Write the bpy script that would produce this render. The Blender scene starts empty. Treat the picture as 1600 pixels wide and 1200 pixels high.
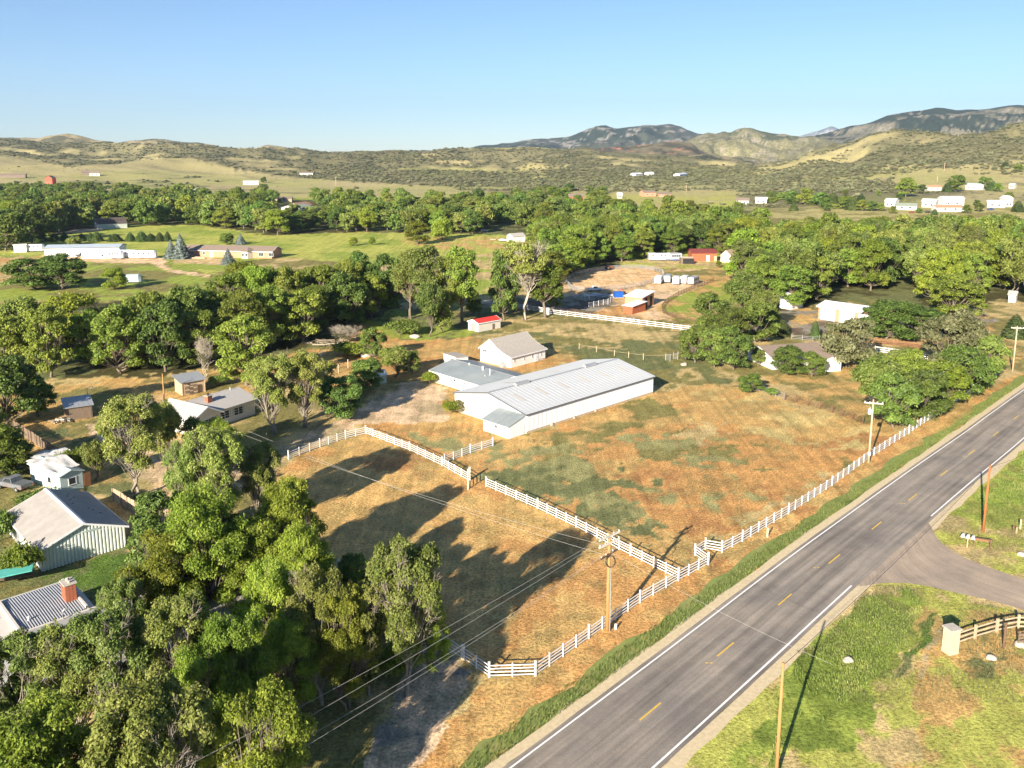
import bpy, math, random
import numpy as np
from mathutils import Vector, Matrix

# ------------------------------------------------------------------ camera
scn = bpy.context.scene
COL = scn.collection
F_PX, PY0, HOR = 1328.0, 484.0, 240.0          # focal length, optical axis row and horizon row of the 1600 px photograph
PITCH = math.atan((PY0 - HOR) / F_PX)
CAM_H = 45.0
cd = bpy.data.cameras.new('camera')
cd.sensor_width = 36.0
cd.lens = F_PX / 1600 * 36
cd.shift_y = -(600 - PY0) / 1600
cd.clip_start = 1.0
cd.clip_end = 40000
cam = bpy.data.objects.new('camera', cd)
cam.location = (0, 0, CAM_H)
cam.rotation_euler = (math.pi / 2 - PITCH, 0, 0)
COL.objects.link(cam)
scn.camera = cam

# ------------------------------------------------------------------ light
SUN_EL, SUN_AZ = 21.0, 28.0                     # shadows fall away from the camera, 28 degrees to the right
world = bpy.data.worlds.new('World')
scn.world = world
world.use_nodes = True
wn = world.node_tree
wn.nodes.clear()
sky = wn.nodes.new('ShaderNodeTexSky')
sky.sky_type = 'NISHITA'
sky.sun_disc = False
sky.sun_elevation = math.radians(SUN_EL)
sky.sun_rotation = math.radians(SUN_AZ + 180)
sky.altitude = 1600
sky.air_density = 1.0
sky.dust_density = 0.25
sky.ozone_density = 4.5
bg = wn.nodes.new('ShaderNodeBackground')
bg.inputs['Strength'].default_value = 0.06
wo = wn.nodes.new('ShaderNodeOutputWorld')
wn.links.new(sky.outputs['Color'], bg.inputs['Color'])
wn.links.new(bg.outputs['Background'], wo.inputs['Surface'])
sd = bpy.data.lights.new('sun', 'SUN')
sd.energy = 4.8
sd.angle = math.radians(0.5)
sd.color = (1.0, 0.88, 0.71)
sun = bpy.data.objects.new('sun', sd)
el, az = math.radians(SUN_EL), math.radians(SUN_AZ)
sdir = Vector((math.sin(az) * math.cos(el), math.cos(az) * math.cos(el), -math.sin(el)))
sun.rotation_euler = sdir.to_track_quat('-Z', 'Y').to_euler()
sun.location = (-50, -80, 120)
COL.objects.link(sun)
vs = scn.view_settings
vs.view_transform = 'Standard'
vs.look = 'None'
vs.exposure = 1.42
vs.gamma = 1.0
vs.use_curve_mapping = False
scn.cycles.max_bounces = 6
scn.cycles.transparent_max_bounces = 4
scn.cycles.diffuse_bounces = 3
scn.cycles.volume_bounces = 0
scn.cycles.use_adaptive_sampling = True
scn.cycles.adaptive_threshold = 0.02
scn.cycles.use_denoising = True
scn.cycles.denoiser = 'OPENIMAGEDENOISE'
scn.cycles.denoising_input_passes = 'RGB_ALBEDO_NORMAL'
scn.cycles.denoising_prefilter = 'ACCURATE'
scn.cycles.sample_clamp_indirect = 3.0

# ------------------------------------------------------------------ noise
def _hash(ix, iy, s):
    h = (ix.astype(np.int64) * 374761393 + iy.astype(np.int64) * 668265263 + s * 1442695041) & 0x7fffffff
    h = ((h ^ (h >> 13)) * 1274126177) & 0x7fffffff
    return ((h ^ (h >> 16)) & 0xffff) / 65535.0
def vnoise(x, y, s=0):
    x = np.asarray(x, float); y = np.asarray(y, float)
    ix = np.floor(x); iy = np.floor(y); fx = x - ix; fy = y - iy
    fx = fx * fx * (3 - 2 * fx); fy = fy * fy * (3 - 2 * fy)
    a = _hash(ix, iy, s); b = _hash(ix + 1, iy, s); c = _hash(ix, iy + 1, s); d = _hash(ix + 1, iy + 1, s)
    return (a * (1 - fx) + b * fx) * (1 - fy) + (c * (1 - fx) + d * fx) * fy
def fbm(x, y, sc, o=4, s=0, g=0.5):
    t = 0; a = 1.0; n = 0; x = np.asarray(x, float) / sc; y = np.asarray(y, float) / sc
    for i in range(o):
        t = t + a * vnoise(x + 17.3 * i, y - 9.1 * i, s + i); n += a; a *= g; x = x * 2.03; y = y * 2.03
    return t / n
def sstep(a, b, x):
    t = np.clip((x - a) / (b - a), 0, 1)
    return t * t * (3 - 2 * t)

# ------------------------------------------------------------------ terrain height
TX = np.array([-400, 0, 100, 200, 300, 400, 500, 700, 850, 950, 1050, 1120, 1200, 1300, 1400, 1500, 1600, 2000.])
TY = np.array([0, 600, 700, 900, 1100, 1400, 1800, 2200, 2500, 3200, 9000.])
flat = [327, 307.5, 295, 283.4, 273.8, 267.6]
_rows = {   # photo row of the ground at 700, 900, 1100, 1400, 1800, 2200, 2500 m in each column
    -400: (327, 308, 292, 268, 246, 228, 222), 0: (327, 307, 290, 268, 247, 230, 226), 100: (327, 307, 291, 271, 248, 230, 227),
    200: (327, 307, 293, 274, 252, 236, 231), 300: (327, 307, 294, 276, 254, 237, 233), 400: (327, 307, 295, 279, 262, 243, 238),
    500: (327, 307, 295, 280, 264, 245, 239), 700: (327, 307, 295, 280, 263, 245, 238), 850: (327, 307, 294, 279, 262, 244, 237),
    950: (327, 307, 294, 280, 264, 246, 236), 1050: (327, 307, 294, 281, 268, 256, 250), 1120: (327, 307, 292, 280, 270, 263, 261),
    1200: (327, 306, 289, 277, 269, 267, 266), 1300: (322, 300, 283, 256, 251, 262, 262), 1400: (319, 296, 269, 229, 231, 255, 258),
    1500: (317, 294, 263, 231, 238, 250, 255), 1600: (316, 291, 255, 213, 225, 245, 250), 2000: (310, 280, 240, 195, 215, 240, 245)}
TZ = np.zeros((len(TX), len(TY)))
for _i, _x in enumerate(TX):
    for _j, _y in enumerate(_rows[int(_x)]):
        D = TY[_j + 2]
        TZ[_i, _j + 2] = CAM_H - D * math.tan(math.atan((_y - PY0) / F_PX) + PITCH)
    TZ[_i, 9] = TZ[_i, 8] * 0.55 - 8; TZ[_i, 10] = -10
def gz(X, Y):
    X = np.asarray(X, float); Y = np.asarray(Y, float)
    Yc = np.clip(Y, 1.0, 8999)
    px = np.clip(800 + 1350 * X / Yc, TX[0], TX[-1] - 1e-6)
    i = np.clip(np.searchsorted(TX, px, side='right') - 1, 0, len(TX) - 2)
    j = np.clip(np.searchsorted(TY, Yc, side='right') - 1, 0, len(TY) - 2)
    u = (px - TX[i]) / (TX[i + 1] - TX[i]); v = (Yc - TY[j]) / (TY[j + 1] - TY[j])
    u = u * u * (3 - 2 * u)
    z = (TZ[i, j] * (1 - u) + TZ[i + 1, j] * u) * (1 - v) + (TZ[i, j + 1] * (1 - u) + TZ[i + 1, j + 1] * u) * v
    k = sstep(1050, 2000, Yc) + 0.8 * sstep(900, 1500, Yc) * sstep(1180, 1350, px)
    r = 1 - np.abs(2 * fbm(X + 300 * fbm(X, Y, 500, 2, 5), Y, 330, 4, 3) - 1)
    z = z + k * (r - 0.66) * 62 * (1 - .35 * sstep(2200, 2500, Yc)) + np.clip(k, 0, 1) * (fbm(X, Y, 70, 3, 9) - 0.5) * 9
    z = z + sstep(560, 800, Yc) * (fbm(X, Y, 160, 2, 11) - 0.5) * 3
    return z
def ray(x, y):
    xc = (x - 800) / F_PX; yc = -(y - PY0) / F_PX
    return xc, math.cos(PITCH) + yc * math.sin(PITCH), -math.sin(PITCH) + yc * math.cos(PITCH)
def G(x, y, z=0.0):
    """the point of the ground (or of the level z above it) that shows at row y, column x of the photograph"""
    a, b, c = ray(x, y)
    if c < 0:
        t = (z - CAM_H) / c
        if b * t < 560:
            return Vector((a * t, b * t, z))
    t = 540.0
    while t < 6000:
        X, Y = a * t, b * t
        if CAM_H + c * t < float(gz(X, Y)) + z:
            break
        t *= 1.004
    return Vector((a * t, b * t, float(gz(a * t, b * t)) + z))
def top_z(P, y):
    """height above the camera's datum at which a vertical line through P meets photo row y"""
    a, b, c = ray(800, y)
    return CAM_H + c / b * P.y
def project(X, Y, Z):
    dz = Z - CAM_H
    d = Y * math.cos(PITCH) - dz * math.sin(PITCH); u = Y * math.sin(PITCH) + dz * math.cos(PITCH)
    d = np.maximum(d, 1e-3)
    return 800 + F_PX * X / d, PY0 - F_PX * u / d

# ------------------------------------------------------------------ materials
_M = {}
def nmat(name):
    m = bpy.data.materials.new(name); m.use_nodes = True
    nt = m.node_tree; nt.nodes.clear()
    out = nt.nodes.new('ShaderNodeOutputMaterial'); b = nt.nodes.new('ShaderNodeBsdfPrincipled')
    nt.links.new(b.outputs[0], out.inputs['Surface'])
    b.inputs['Specular IOR Level'].default_value = 0.25
    return m, nt, b, out
def noise(nt, sc, detail=4, rough=0.6, coord=None, scale3=None):
    n = nt.nodes.new('ShaderNodeTexNoise'); n.inputs['Scale'].default_value = sc
    n.inputs['Detail'].default_value = detail; n.inputs['Roughness'].default_value = rough
    if coord is not None:
        if scale3:
            mp = nt.nodes.new('ShaderNodeMapping'); mp.inputs['Scale'].default_value = scale3
            nt.links.new(coord, mp.inputs['Vector']); coord = mp.outputs['Vector']
        nt.links.new(coord, n.inputs['Vector'])
    return n
def ramp(nt, src, stops):
    r = nt.nodes.new('ShaderNodeValToRGB'); e = r.color_ramp.elements
    while len(e) > 1: e.remove(e[-1])
    e[0].position = stops[0][0]; e[0].color = (*stops[0][1], 1)
    for p, c in stops[1:]:
        k = e.new(p); k.color = (*c, 1)
    nt.links.new(src, r.inputs['Fac'])
    return r
def mix(nt, a, b, f, mode='MIX'):
    m = nt.nodes.new('ShaderNodeMix'); m.data_type = 'RGBA'; m.blend_type = mode
    for s, v in ((6, a), (7, b)):
        if isinstance(v, tuple): m.inputs[s].default_value = (*v, 1)
        else: nt.links.new(v, m.inputs[s])
    if isinstance(f, (int, float)): m.inputs[0].default_value = f
    else: nt.links.new(f, m.inputs[0])
    return m.outputs[2]
def pm(name, col, var=0.25, sc=1.5, rough=0.7, metal=0.0, bump=0.0, bsc=12, stretch=None, dirt=None, dirt_amt=0.5):
    """plain weathered surface: base colour broken up by two sizes of noise, optional dirt patches"""
    if name in _M: return _M[name]
    m, nt, b, out = nmat(name)
    tc = nt.nodes.new('ShaderNodeTexCoord').outputs['Object']
    n1 = noise(nt, sc, 5, 0.65, tc, stretch)
    lo = tuple(c * (1 - var) for c in col); hi = tuple(min(1, c * (1 + var * 0.6)) for c in col)
    c = ramp(nt, n1.outputs['Fac'], [(0.3, lo), (0.7, hi)]).outputs['Color']
    if dirt:
        n2 = noise(nt, sc * 0.45, 6, 0.7, tc, stretch)
        r = ramp(nt, n2.outputs['Fac'], [(0.5, (0, 0, 0)), (0.72, (dirt_amt,) * 3)])
        c = mix(nt, c, dirt, r.outputs['Color'])
    nt.links.new(c, b.inputs['Base Color'])
    b.inputs['Roughness'].default_value = rough; b.inputs['Metallic'].default_value = metal
    if bump:
        n3 = noise(nt, bsc, 3, 0.6, tc)
        bp = nt.nodes.new('ShaderNodeBump'); bp.inputs['Strength'].default_value = bump; bp.inputs['Distance'].default_value = 0.05
        nt.links.new(n3.outputs['Fac'], bp.inputs['Height']); nt.links.new(bp.outputs['Normal'], b.inputs['Normal'])
    _M[name] = m
    return m
def leaf_mat(name, c1, c2, c3, trans=0.3, tsc=0.35):
    """foliage: hue differs per tree (object random), per clump (noise) and per leaf (attribute)"""
    m, nt, b, out = nmat(name)
    oi = nt.nodes.new('ShaderNodeObjectInfo'); tc = nt.nodes.new('ShaderNodeTexCoord').outputs['Object']
    n = noise(nt, tsc, 3, 0.6, tc)
    cl = ramp(nt, n.outputs['Fac'], [(0.32, c1), (0.52, c2), (0.7, c3)]).outputs['Color']
    hs = nt.nodes.new('ShaderNodeHueSaturation')
    mr = nt.nodes.new('ShaderNodeMapRange'); mr.inputs['To Min'].default_value = 0.466; mr.inputs['To Max'].default_value = 0.512
    nt.links.new(oi.outputs['Random'], mr.inputs['Value']); nt.links.new(mr.outputs[0], hs.inputs['Hue'])
    ml = nt.nodes.new('ShaderNodeMath'); ml.operation = 'FRACT'
    m0 = nt.nodes.new('ShaderNodeMath'); m0.operation = 'MULTIPLY'; m0.inputs[1].default_value = 7.31
    nt.links.new(oi.outputs['Random'], m0.inputs[0]); nt.links.new(m0.outputs[0], ml.inputs[0])
    mr2 = nt.nodes.new('ShaderNodeMapRange'); mr2.inputs['To Min'].default_value = 0.62; mr2.inputs['To Max'].default_value = 1.22
    nt.links.new(ml.outputs[0], mr2.inputs['Value'])
    at = nt.nodes.new('ShaderNodeAttribute'); at.attribute_name = 'leaf'
    mv = nt.nodes.new('ShaderNodeMath'); mv.operation = 'MULTIPLY'
    nt.links.new(mr2.outputs[0], mv.inputs[0]); nt.links.new(at.outputs['Fac'], mv.inputs[1])
    nt.links.new(mv.outputs[0], hs.inputs['Value']); nt.links.new(cl, hs.inputs['Color'])
    c = hs.outputs['Color']
    b.inputs['Roughness'].default_value = 0.55
    nt.links.new(c, b.inputs['Base Color'])
    tr = nt.nodes.new('ShaderNodeBsdfTranslucent'); nt.links.new(c, tr.inputs['Color'])
    mx = nt.nodes.new('ShaderNodeMixShader'); mx.inputs['Fac'].default_value = trans
    nt.links.new(b.outputs[0], mx.inputs[1]); nt.links.new(tr.outputs[0], mx.inputs[2])
    nt.links.new(mx.outputs[0], out.inputs['Surface'])
    _M[name] = m
    return m

# ------------------------------------------------------------------ objects
def tag(o, label=None, cat=None, group=None, kind=None):
    if label: o['label'] = label
    if cat: o['category'] = cat
    if group: o['group'] = group
    if kind: o['kind'] = kind
    return o
def link(o, parent=None):
    COL.objects.link(o)
    if parent is not None: o.parent = parent
    return o
def empty(name, loc, rz=0.0, label=None, cat=None, group=None):
    o = bpy.data.objects.new(name, None); o.empty_display_size = 0.2
    o.location = loc; o.rotation_euler = (0, 0, rz)
    link(o); tag(o, label, cat, group)
    return o
def mesh_np(name, V, Fq, mat=None, smooth=False, attr=None, col=None):
    """mesh from arrays: V (n,3), Fq (m,4) quads or (m,3) triangles"""
    me = bpy.data.meshes.new(name)
    V = np.asarray(V, np.float32); Fq = np.asarray(Fq, np.int32); k = Fq.shape[1]
    me.vertices.add(len(V)); me.vertices.foreach_set('co', V.ravel())
    me.loops.add(Fq.size); me.loops.foreach_set('vertex_index', Fq.ravel())
    me.polygons.add(len(Fq)); me.polygons.foreach_set('loop_start', np.arange(0, Fq.size, k, dtype=np.int32))
    me.polygons.foreach_set('loop_total', np.full(len(Fq), k, np.int32))
    if smooth: me.polygons.foreach_set('use_smooth', np.ones(len(Fq), bool))
    me.update(calc_edges=True)
    if attr is not None:
        a = me.attributes.new('leaf', 'FLOAT', 'FACE'); a.data.foreach_set('value', np.asarray(attr, np.float32))
    if col is not None:
        a = me.color_attributes.new('Col', 'FLOAT_COLOR', 'POINT')
        c4 = np.ones((len(V), 4), np.float32); c4[:, :3] = col; a.data.foreach_set('color', c4.ravel())
    if mat: me.materials.append(mat)
    return me
class MB:
    """collects solids and builds them as one mesh"""
    def __init__(s): s.v = []; s.f = []; s.m = []
    def raw(s, vs, fs, mi=0):
        n = len(s.v); s.v += [tuple(p) for p in vs]; s.f += [tuple(i + n for i in f) for f in fs]; s.m += [mi] * len(fs); return s
    def box(s, x0, x1, y0, y1, z0, z1, mi=0):
        v = [(x0, y0, z0), (x1, y0, z0), (x1, y1, z0), (x0, y1, z0), (x0, y0, z1), (x1, y0, z1), (x1, y1, z1), (x0, y1, z1)]
        return s.raw(v, [(0, 3, 2, 1), (4, 5, 6, 7), (0, 1, 5, 4), (1, 2, 6, 5), (2, 3, 7, 6), (3, 0, 4, 7)], mi)
    def prism(s, poly, d0, d1, axis='y', mi=0):
        """2-D polygon (u, z) extruded along y (u = x) or along x (u = y)"""
        n = len(poly)
        f = (lambda u, z, d: (u, d, z)) if axis == 'y' else (lambda u, z, d: (d, u, z))
        v = [f(u, z, d0) for u, z in poly] + [f(u, z, d1) for u, z in poly]
        fs = [tuple(range(n)), tuple(range(2 * n - 1, n - 1, -1))] + [(i, i + n, (i + 1) % n + n, (i + 1) % n) for i in range(n)]
        return s.raw(v, fs, mi)
    def tube(s, pts, radii, n=6, cap=True, mi=0):
        pts = [Vector(p) for p in pts]
        if isinstance(radii, (int, float)): radii = [radii] * len(pts)
        rings = []; up = Vector((0, 0, 1))
        for i, p in enumerate(pts):
            d = (pts[min(i + 1, len(pts) - 1)] - pts[max(i - 1, 0)])
            if d.length < 1e-9: d = Vector((0, 0, 1))
            d.normalize()
            a = d.cross(up)
            if a.length < 0.05: a = d.cross(Vector((1, 0, 0)))
            a.normalize(); b = a.cross(d)
            rings.append([p + (a * math.cos(t) + b * math.sin(t)) * radii[i] for t in [2 * math.pi * k / n for k in range(n)]])
        v = [q for r in rings for q in r]; fs = []
        for i in range(len(pts) - 1):
            for k in range(n):
                fs.append((i * n + k, i * n + (k + 1) % n, (i + 1) * n + (k + 1) % n, (i + 1) * n + k))
        if cap: fs += [tuple(range(n - 1, -1, -1)), tuple((len(pts) - 1) * n + k for k in range(n))]
        return s.raw(v, fs, mi)
    def cyl(s, c0, c1, r, n=10, mi=0): return s.tube([c0, c1], r, n, True, mi)
    def mesh(s, name, *mats, smooth=False):
        me = bpy.data.meshes.new(name); me.from_pydata(s.v, [], s.f)
        for m in mats: me.materials.append(m)
        if len(mats) > 1: me.polygons.foreach_set('material_index', s.m)
        if smooth: me.polygons.foreach_set('use_smooth', [True] * len(me.polygons))
        me.update(); return me
    def build(s, name, mat, parent=None, smooth=False, **kw):
        mats = mat if isinstance(mat, (list, tuple)) else [mat]
        o = bpy.data.objects.new(name, s.mesh(name, *mats, smooth=smooth)); link(o, parent); tag(o, **kw); return o
def inst(name, me, parent=None, loc=(0, 0, 0), rot=(0, 0, 0), scale=(1, 1, 1)):
    o = bpy.data.objects.new(name, me); link(o, parent)
    o.location = loc; o.rotation_euler = rot; o.scale = scale
    return o
# ------------------------------------------------------------------ ground colours
STRAW = (.55, .42, .20); GOLD = (.57, .37, .145); ORANGE = (.56, .315, .12); RUST = (.46, .245, .10); WEED = (.17, .185, .08)
DRYG = (.24, .215, .08); MEAD = (.29, .35, .07); YMEAD = (.42, .43, .105); LAWN = (.10, .17, .035); GRAVEL = (.74, .53, .345); PWEED = (.31, .295, .13); GGRASS = (.19, .25, .05)
DIRT = (.74, .51, .30); MUD = (.17, .125, .095); SHADE_FLOOR = (.085, .08, .035); HILLG = (.42, .375, .16); PALE = (.42, .36, .20)
SHRUB = (.17, .165, .09); SCRUB = (.26, .22, .13); ASH = (.30, .27, .22); SAND = (.47, .37, .22)
# polygons in photo coordinates: (points, colour a, colour b, patch size m, share of b, ragged edge m)
ZONES = [
    ([(-900, 2600), (-900, 380), (2500, 380), (2500, 2600)], DRYG, STRAW, 14, .5, 0),
    # wooded ground, with the shade under the trees put into its colour
    ([(-500, 620), (60, 596), (230, 588), (340, 576), (450, 552), (530, 528), (612, 498), (640, 470), (560, 430), (430, 440), (250, 470), (-500, 500)], SHADE_FLOOR, WEED, 9, .3, 2),
    ([(-500, 400), (60, 392), (130, 358), (300, 354), (420, 368), (560, 362), (760, 366), (870, 440), (940, 414), (1150, 398), (1190, 385), (1190, 330), (1100, 322), (700, 300), (-500, 300)], SHADE_FLOOR, WEED, 12, .4, 3),
    ([(1140, 400), (1150, 470), (1230, 492), (1300, 470), (1380, 470), (1440, 500), (1560, 470), (2400, 470), (2400, 345), (1420, 345), (1250, 345), (1190, 370)], SHADE_FLOOR, WEED, 12, .4, 3),
    # open meadows on the left
    ([(-500, 400), (0, 385), (60, 372), (130, 362), (210, 352), (320, 352), (420, 368), (560, 363), (760, 366), (880, 372), (880, 395), (760, 400), (700, 412), (560, 412), (420, 400), (330, 430), (320, 470), (100, 470), (-500, 480)], MEAD, YMEAD, 16, .5, 3),
    ([(0, 398), (200, 402), (250, 402), (330, 430), (325, 455), (120, 470), (-500, 480), (-500, 395)], DRYG, MEAD, 12, .55, 3),
    ([(-500, 400), (60, 402), (95, 425), (20, 440), (-500, 450)], ORANGE, STRAW, 12, .6, 3),
    ([(620, 372), (760, 368), (830, 376), (830, 392), (720, 392), (640, 382)], YMEAD, GOLD, 8, .5, 2),
    ([(60, 398), (130, 400), (180, 404), (245, 401), (262, 407), (255, 413), (270, 421), (330, 430), (328, 434), (262, 425), (236, 411), (180, 411), (90, 408)], DIRT, GRAVEL, 5, .4, .8),
    ([(100, 362), (128, 357), (160, 357), (160, 360), (60, 368)], ASH, GRAVEL, 5, .5, .6),
    ([(258, 402), (300, 400), (350, 405), (380, 412), (340, 414), (275, 411)], DIRT, STRAW, 5, .5, 1),
    ([(690, 400), (745, 398), (870, 388), (850, 440), (760, 470), (640, 500), (620, 480), (700, 440)], STRAW, MEAD, 10, .5, 2),
    # ground left of the house
    ([(-500, 640), (40, 606), (230, 590), (350, 576), (420, 560), (450, 566), (400, 612), (330, 626), (250, 632), (130, 690), (30, 650)], DRYG, GOLD, 7, .55, 1.5),
    ([(-300, 700), (0, 650), (110, 665), (160, 705), (230, 790), (180, 790), (100, 730), (40, 700)], GOLD, WEED, 6, .5, 1.5),
    ([(-300, 690), (20, 690), (60, 740), (110, 800), (220, 860), (250, 950), (100, 1100), (-300, 1100)], WEED, DRYG, 5, .45, 1),
    ([(60, 900), (200, 860), (260, 880), (230, 990), (100, 940)], LAWN, WEED, 5, .4, .6),
    # middle strip behind the farm buildings
    ([(430, 560), (520, 545), (560, 505), (640, 485), (690, 520), (760, 530), (760, 600), (660, 590), (600, 600), (480, 610), (430, 600)], GOLD, ORANGE, 9, .5, 2),
    ([(560, 500), (640, 478), (720, 500), (740, 525), (700, 530), (640, 535), (590, 520)], MEAD, WEED, 7, .5, 2),
    ([(640, 490), (740, 470), (880, 490), (1070, 520), (1120, 560), (1130, 610), (1010, 600), (930, 570), (860, 545), (830, 520), (740, 520)], WEED, DRYG, 7, .5, 2),
    ([(750, 505), (830, 495), (930, 498), (1060, 515), (1060, 530), (950, 535), (850, 520), (780, 520)], STRAW, DRYG, 6, .4, 2),
    ([(850, 540), (905, 552), (1080, 590), (1160, 610), (1120, 585), (1040, 560), (960, 540)], WEED, STRAW, 6, .35, 2),
    ([(720, 560), (860, 545), (905, 560), (800, 600), (690, 560)], GOLD, ORANGE, 6, .5, 1.5),
    ([(640, 600), (700, 605), (760, 650), (780, 690), (690, 690), (620, 660)], GOLD, ORANGE, 6, .55, 1.5),
    # big pasture
    ([(566, 668), (640, 655), (700, 630), (760, 690), (822, 680), (1018, 612), (1140, 600), (1330, 655), (1450, 640), (1380, 690), (1100, 850), (1062, 892), (740, 738), (640, 700)], GOLD, ORANGE, 13, .5, 1.2),
    ([(840, 690), (1010, 622), (1060, 640), (930, 700), (880, 730)], GOLD, DRYG, 8, .55, 2),
    ([(1000, 720), (1120, 670), (1330, 670), (1420, 680), (1200, 790), (1100, 850), (1060, 820), (1010, 770)], RUST, ORANGE, 10, .55, 3),
    ([(1100, 612), (1250, 632), (1345, 662), (1340, 700), (1180, 678), (1090, 645)], (.62, .47, .20), GOLD, 7, .4, 3),
    ([(1060, 690), (1085, 660), (1118, 660), (1125, 682), (1100, 695)], STRAW, GOLD, 5, .2, 2),
    ([(760, 720), (850, 700), (960, 730), (1010, 790), (990, 850), (900, 810), (780, 760)], PWEED, WEED, 5, .35, 4),
    ([(980, 690), (1060, 680), (1080, 705), (1010, 720)], PWEED, DRYG, 6, .6, 3),
    ([(1040, 770), (1130, 740), (1190, 760), (1120, 810), (1060, 810)], PWEED, ORANGE, 7, .5, 3),
    ([(1080, 700), (1180, 690), (1160, 730), (1090, 735)], DRYG, PWEED, 6, .45, 3),
    ([(640, 680), (700, 672), (760, 700), (740, 730), (680, 705)], PWEED, GOLD, 6, .5, 2),
    # front pasture
    ([(452, 716), (571, 672), (736, 742), (1060, 895), (838, 1055), (766, 1062), (682, 1005), (500, 880), (400, 800)], (.62, .40, .155), ORANGE, 10, .28, .8),
    ([(830, 880), (960, 850), (1060, 895), (838, 1055), (766, 1062), (730, 1030)], ORANGE, GOLD, 7, .5, 3),
    ([(560, 676), (640, 704), (700, 735), (640, 745), (540, 705)], RUST, GOLD, 6, .5, 2),
    # neighbouring dry field on the right
    ([(1130, 600), (1200, 585), (1340, 575), (1345, 640), (1330, 655), (1200, 625)], STRAW, GOLD, 9, .4, 2),
    ([(1200, 588), (1350, 560), (1440, 545), (1560, 500), (1600, 560), (1450, 640), (1345, 660)], GOLD, DRYG, 8, .5, 2),
    ([(1150, 520), (1340, 500), (1480, 520), (1560, 500), (1500, 480), (1380, 495), (1240, 480)], GOLD, ASH, 8, .5, 2),
    ([(1235, 515), (1262, 505), (1300, 500), (1285, 530), (1238, 528)], MUD, ASH, 6, .5, 1),
    # arena and yard
    ([(875, 440), (905, 425), (950, 417), (1005, 416), (1040, 424), (1130, 412), (1200, 410), (1200, 440), (1120, 445), (1040, 500), (1000, 500), (880, 490), (820, 480)], GOLD, DIRT, 8, .5, 2),
    ([(985, 402), (1130, 395), (1200, 400), (1180, 420), (1040, 420), (960, 414)], STRAW, YMEAD, 8, .5, 2),
    ([(1040, 425), (1150, 418), (1200, 430), (1180, 460), (1110, 440), (1050, 436)], DRYG, GOLD, 8, .5, 2),
    ([(1180, 345), (1190, 375), (1160, 400), (1040, 402), (1080, 385), (1140, 378)], YMEAD, MEAD, 8, .4, 2),
    ([(1038, 478), (1046, 468), (1110, 440), (1140, 445), (1150, 470), (1110, 505), (1060, 500), (1036, 490)], MEAD, GOLD, 7, .5, 1.5),
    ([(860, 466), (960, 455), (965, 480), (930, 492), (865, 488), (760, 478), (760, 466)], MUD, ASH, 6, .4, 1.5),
    ([(905, 494), (960, 478), (1000, 476), (985, 496), (940, 498)], DIRT, ORANGE, 6, .5, 1.5),
    ([(883, 441), (900, 429), (950, 421), (1000, 419), (1033, 425), (1038, 433), (1012, 445), (985, 450), (930, 455), (893, 452)], (.80, .51, .27), (.84, .56, .32), 9, .5, .6),
    ([(975, 452), (1020, 445), (1050, 440), (1090, 442), (1050, 462), (1026, 480), (1030, 492), (1060, 504), (1010, 496), (1015, 476), (1020, 462)], GRAVEL, DIRT, 7, .5, 1),
    # driveways
    ([(420, 706), (470, 680), (560, 640), (590, 620), (628, 600), (660, 594), (700, 604), (690, 640), (700, 655), (630, 662), (566, 664), (520, 685), (450, 712), (380, 760), (330, 790), (290, 780), (350, 730)], GRAVEL, SAND, 7, .45, .9),
    ([(140, 662), (175, 655), (210, 690), (260, 730), (300, 745), (380, 730), (370, 775), (290, 790), (225, 745), (150, 700)], GRAVEL, SAND, 6, .5, .8),
    ([(240, 745), (330, 740), (350, 790), (300, 830), (240, 800)], DIRT, GRAVEL, 5, .5, .8),
    ([(600, 1120), (640, 1050), (668, 1020), (700, 1022), (740, 1050), (700, 1130), (640, 1250), (560, 1250)], GRAVEL, ASH, 5, .5, .5),
    ([(1180, 340), (1190, 300), (1340, 285), (1700, 260), (2400, 240), (2400, 362), (1420, 352), (1300, 345)], HILLG, DRYG, 14, .4, 3),
    ([(850, 325), (880, 305), (1000, 296), (1180, 296), (1190, 330), (1100, 325), (960, 330)], YMEAD, HILLG, 18, .4, 3),
    ([(-500, 300), (-500, 285), (780, 300), (780, 312), (-500, 312)], MEAD, HILLG, 18, .4, 3),
    # roadside
    ([(838, 1052), (1062, 895), (1104, 858), (1380, 700), (1560, 598), (1640, 560), (1900, 420), (1900, 440), (1600, 612), (1400, 750), (1200, 893), (1000, 1050), (900, 1130), (760, 1250), (600, 1250), (760, 1070)], ORANGE, GOLD, 6, .45, .5),
    ([(1100, 875), (1400, 708), (1600, 590), (1600, 600), (1400, 722), (1090, 905)], GOLD, RUST, 4, .4, .5),
    ([(700, 1250), (935, 1052), (1000, 1000), (1100, 930), (1200, 858), (1300, 792), (1390, 738), (1460, 690), (1530, 645), (1640, 578), (1640, 590), (1540, 648), (1470, 697), (1400, 742), (1300, 812), (1200, 882), (1085, 970), (978, 1050), (800, 1250)], LAWN, WEED, 3, .25, .45),
    ([(1183, 1050), (1333, 913), (1446, 813), (1600, 688), (1900, 470), (2400, 470), (2400, 3000), (900, 3000), (1000, 1250)], YMEAD, STRAW, 5, .45, .4),
    ([(1600, 690), (1600, 790), (1560, 830), (1470, 800), (1500, 770)], MEAD, YMEAD, 4, .5, 1),
    ([(1240, 1045), (1350, 935), (1420, 922), (1450, 945), (1420, 990), (1380, 1050), (1330, 1150), (1100, 1250)], GGRASS, MEAD, 3, .45, 1),
    ([(1430, 925), (1500, 935), (1600, 960), (1750, 1000), (1700, 1250), (1420, 1250), (1440, 1050)], GOLD, YMEAD, 4, .5, 1),
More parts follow.
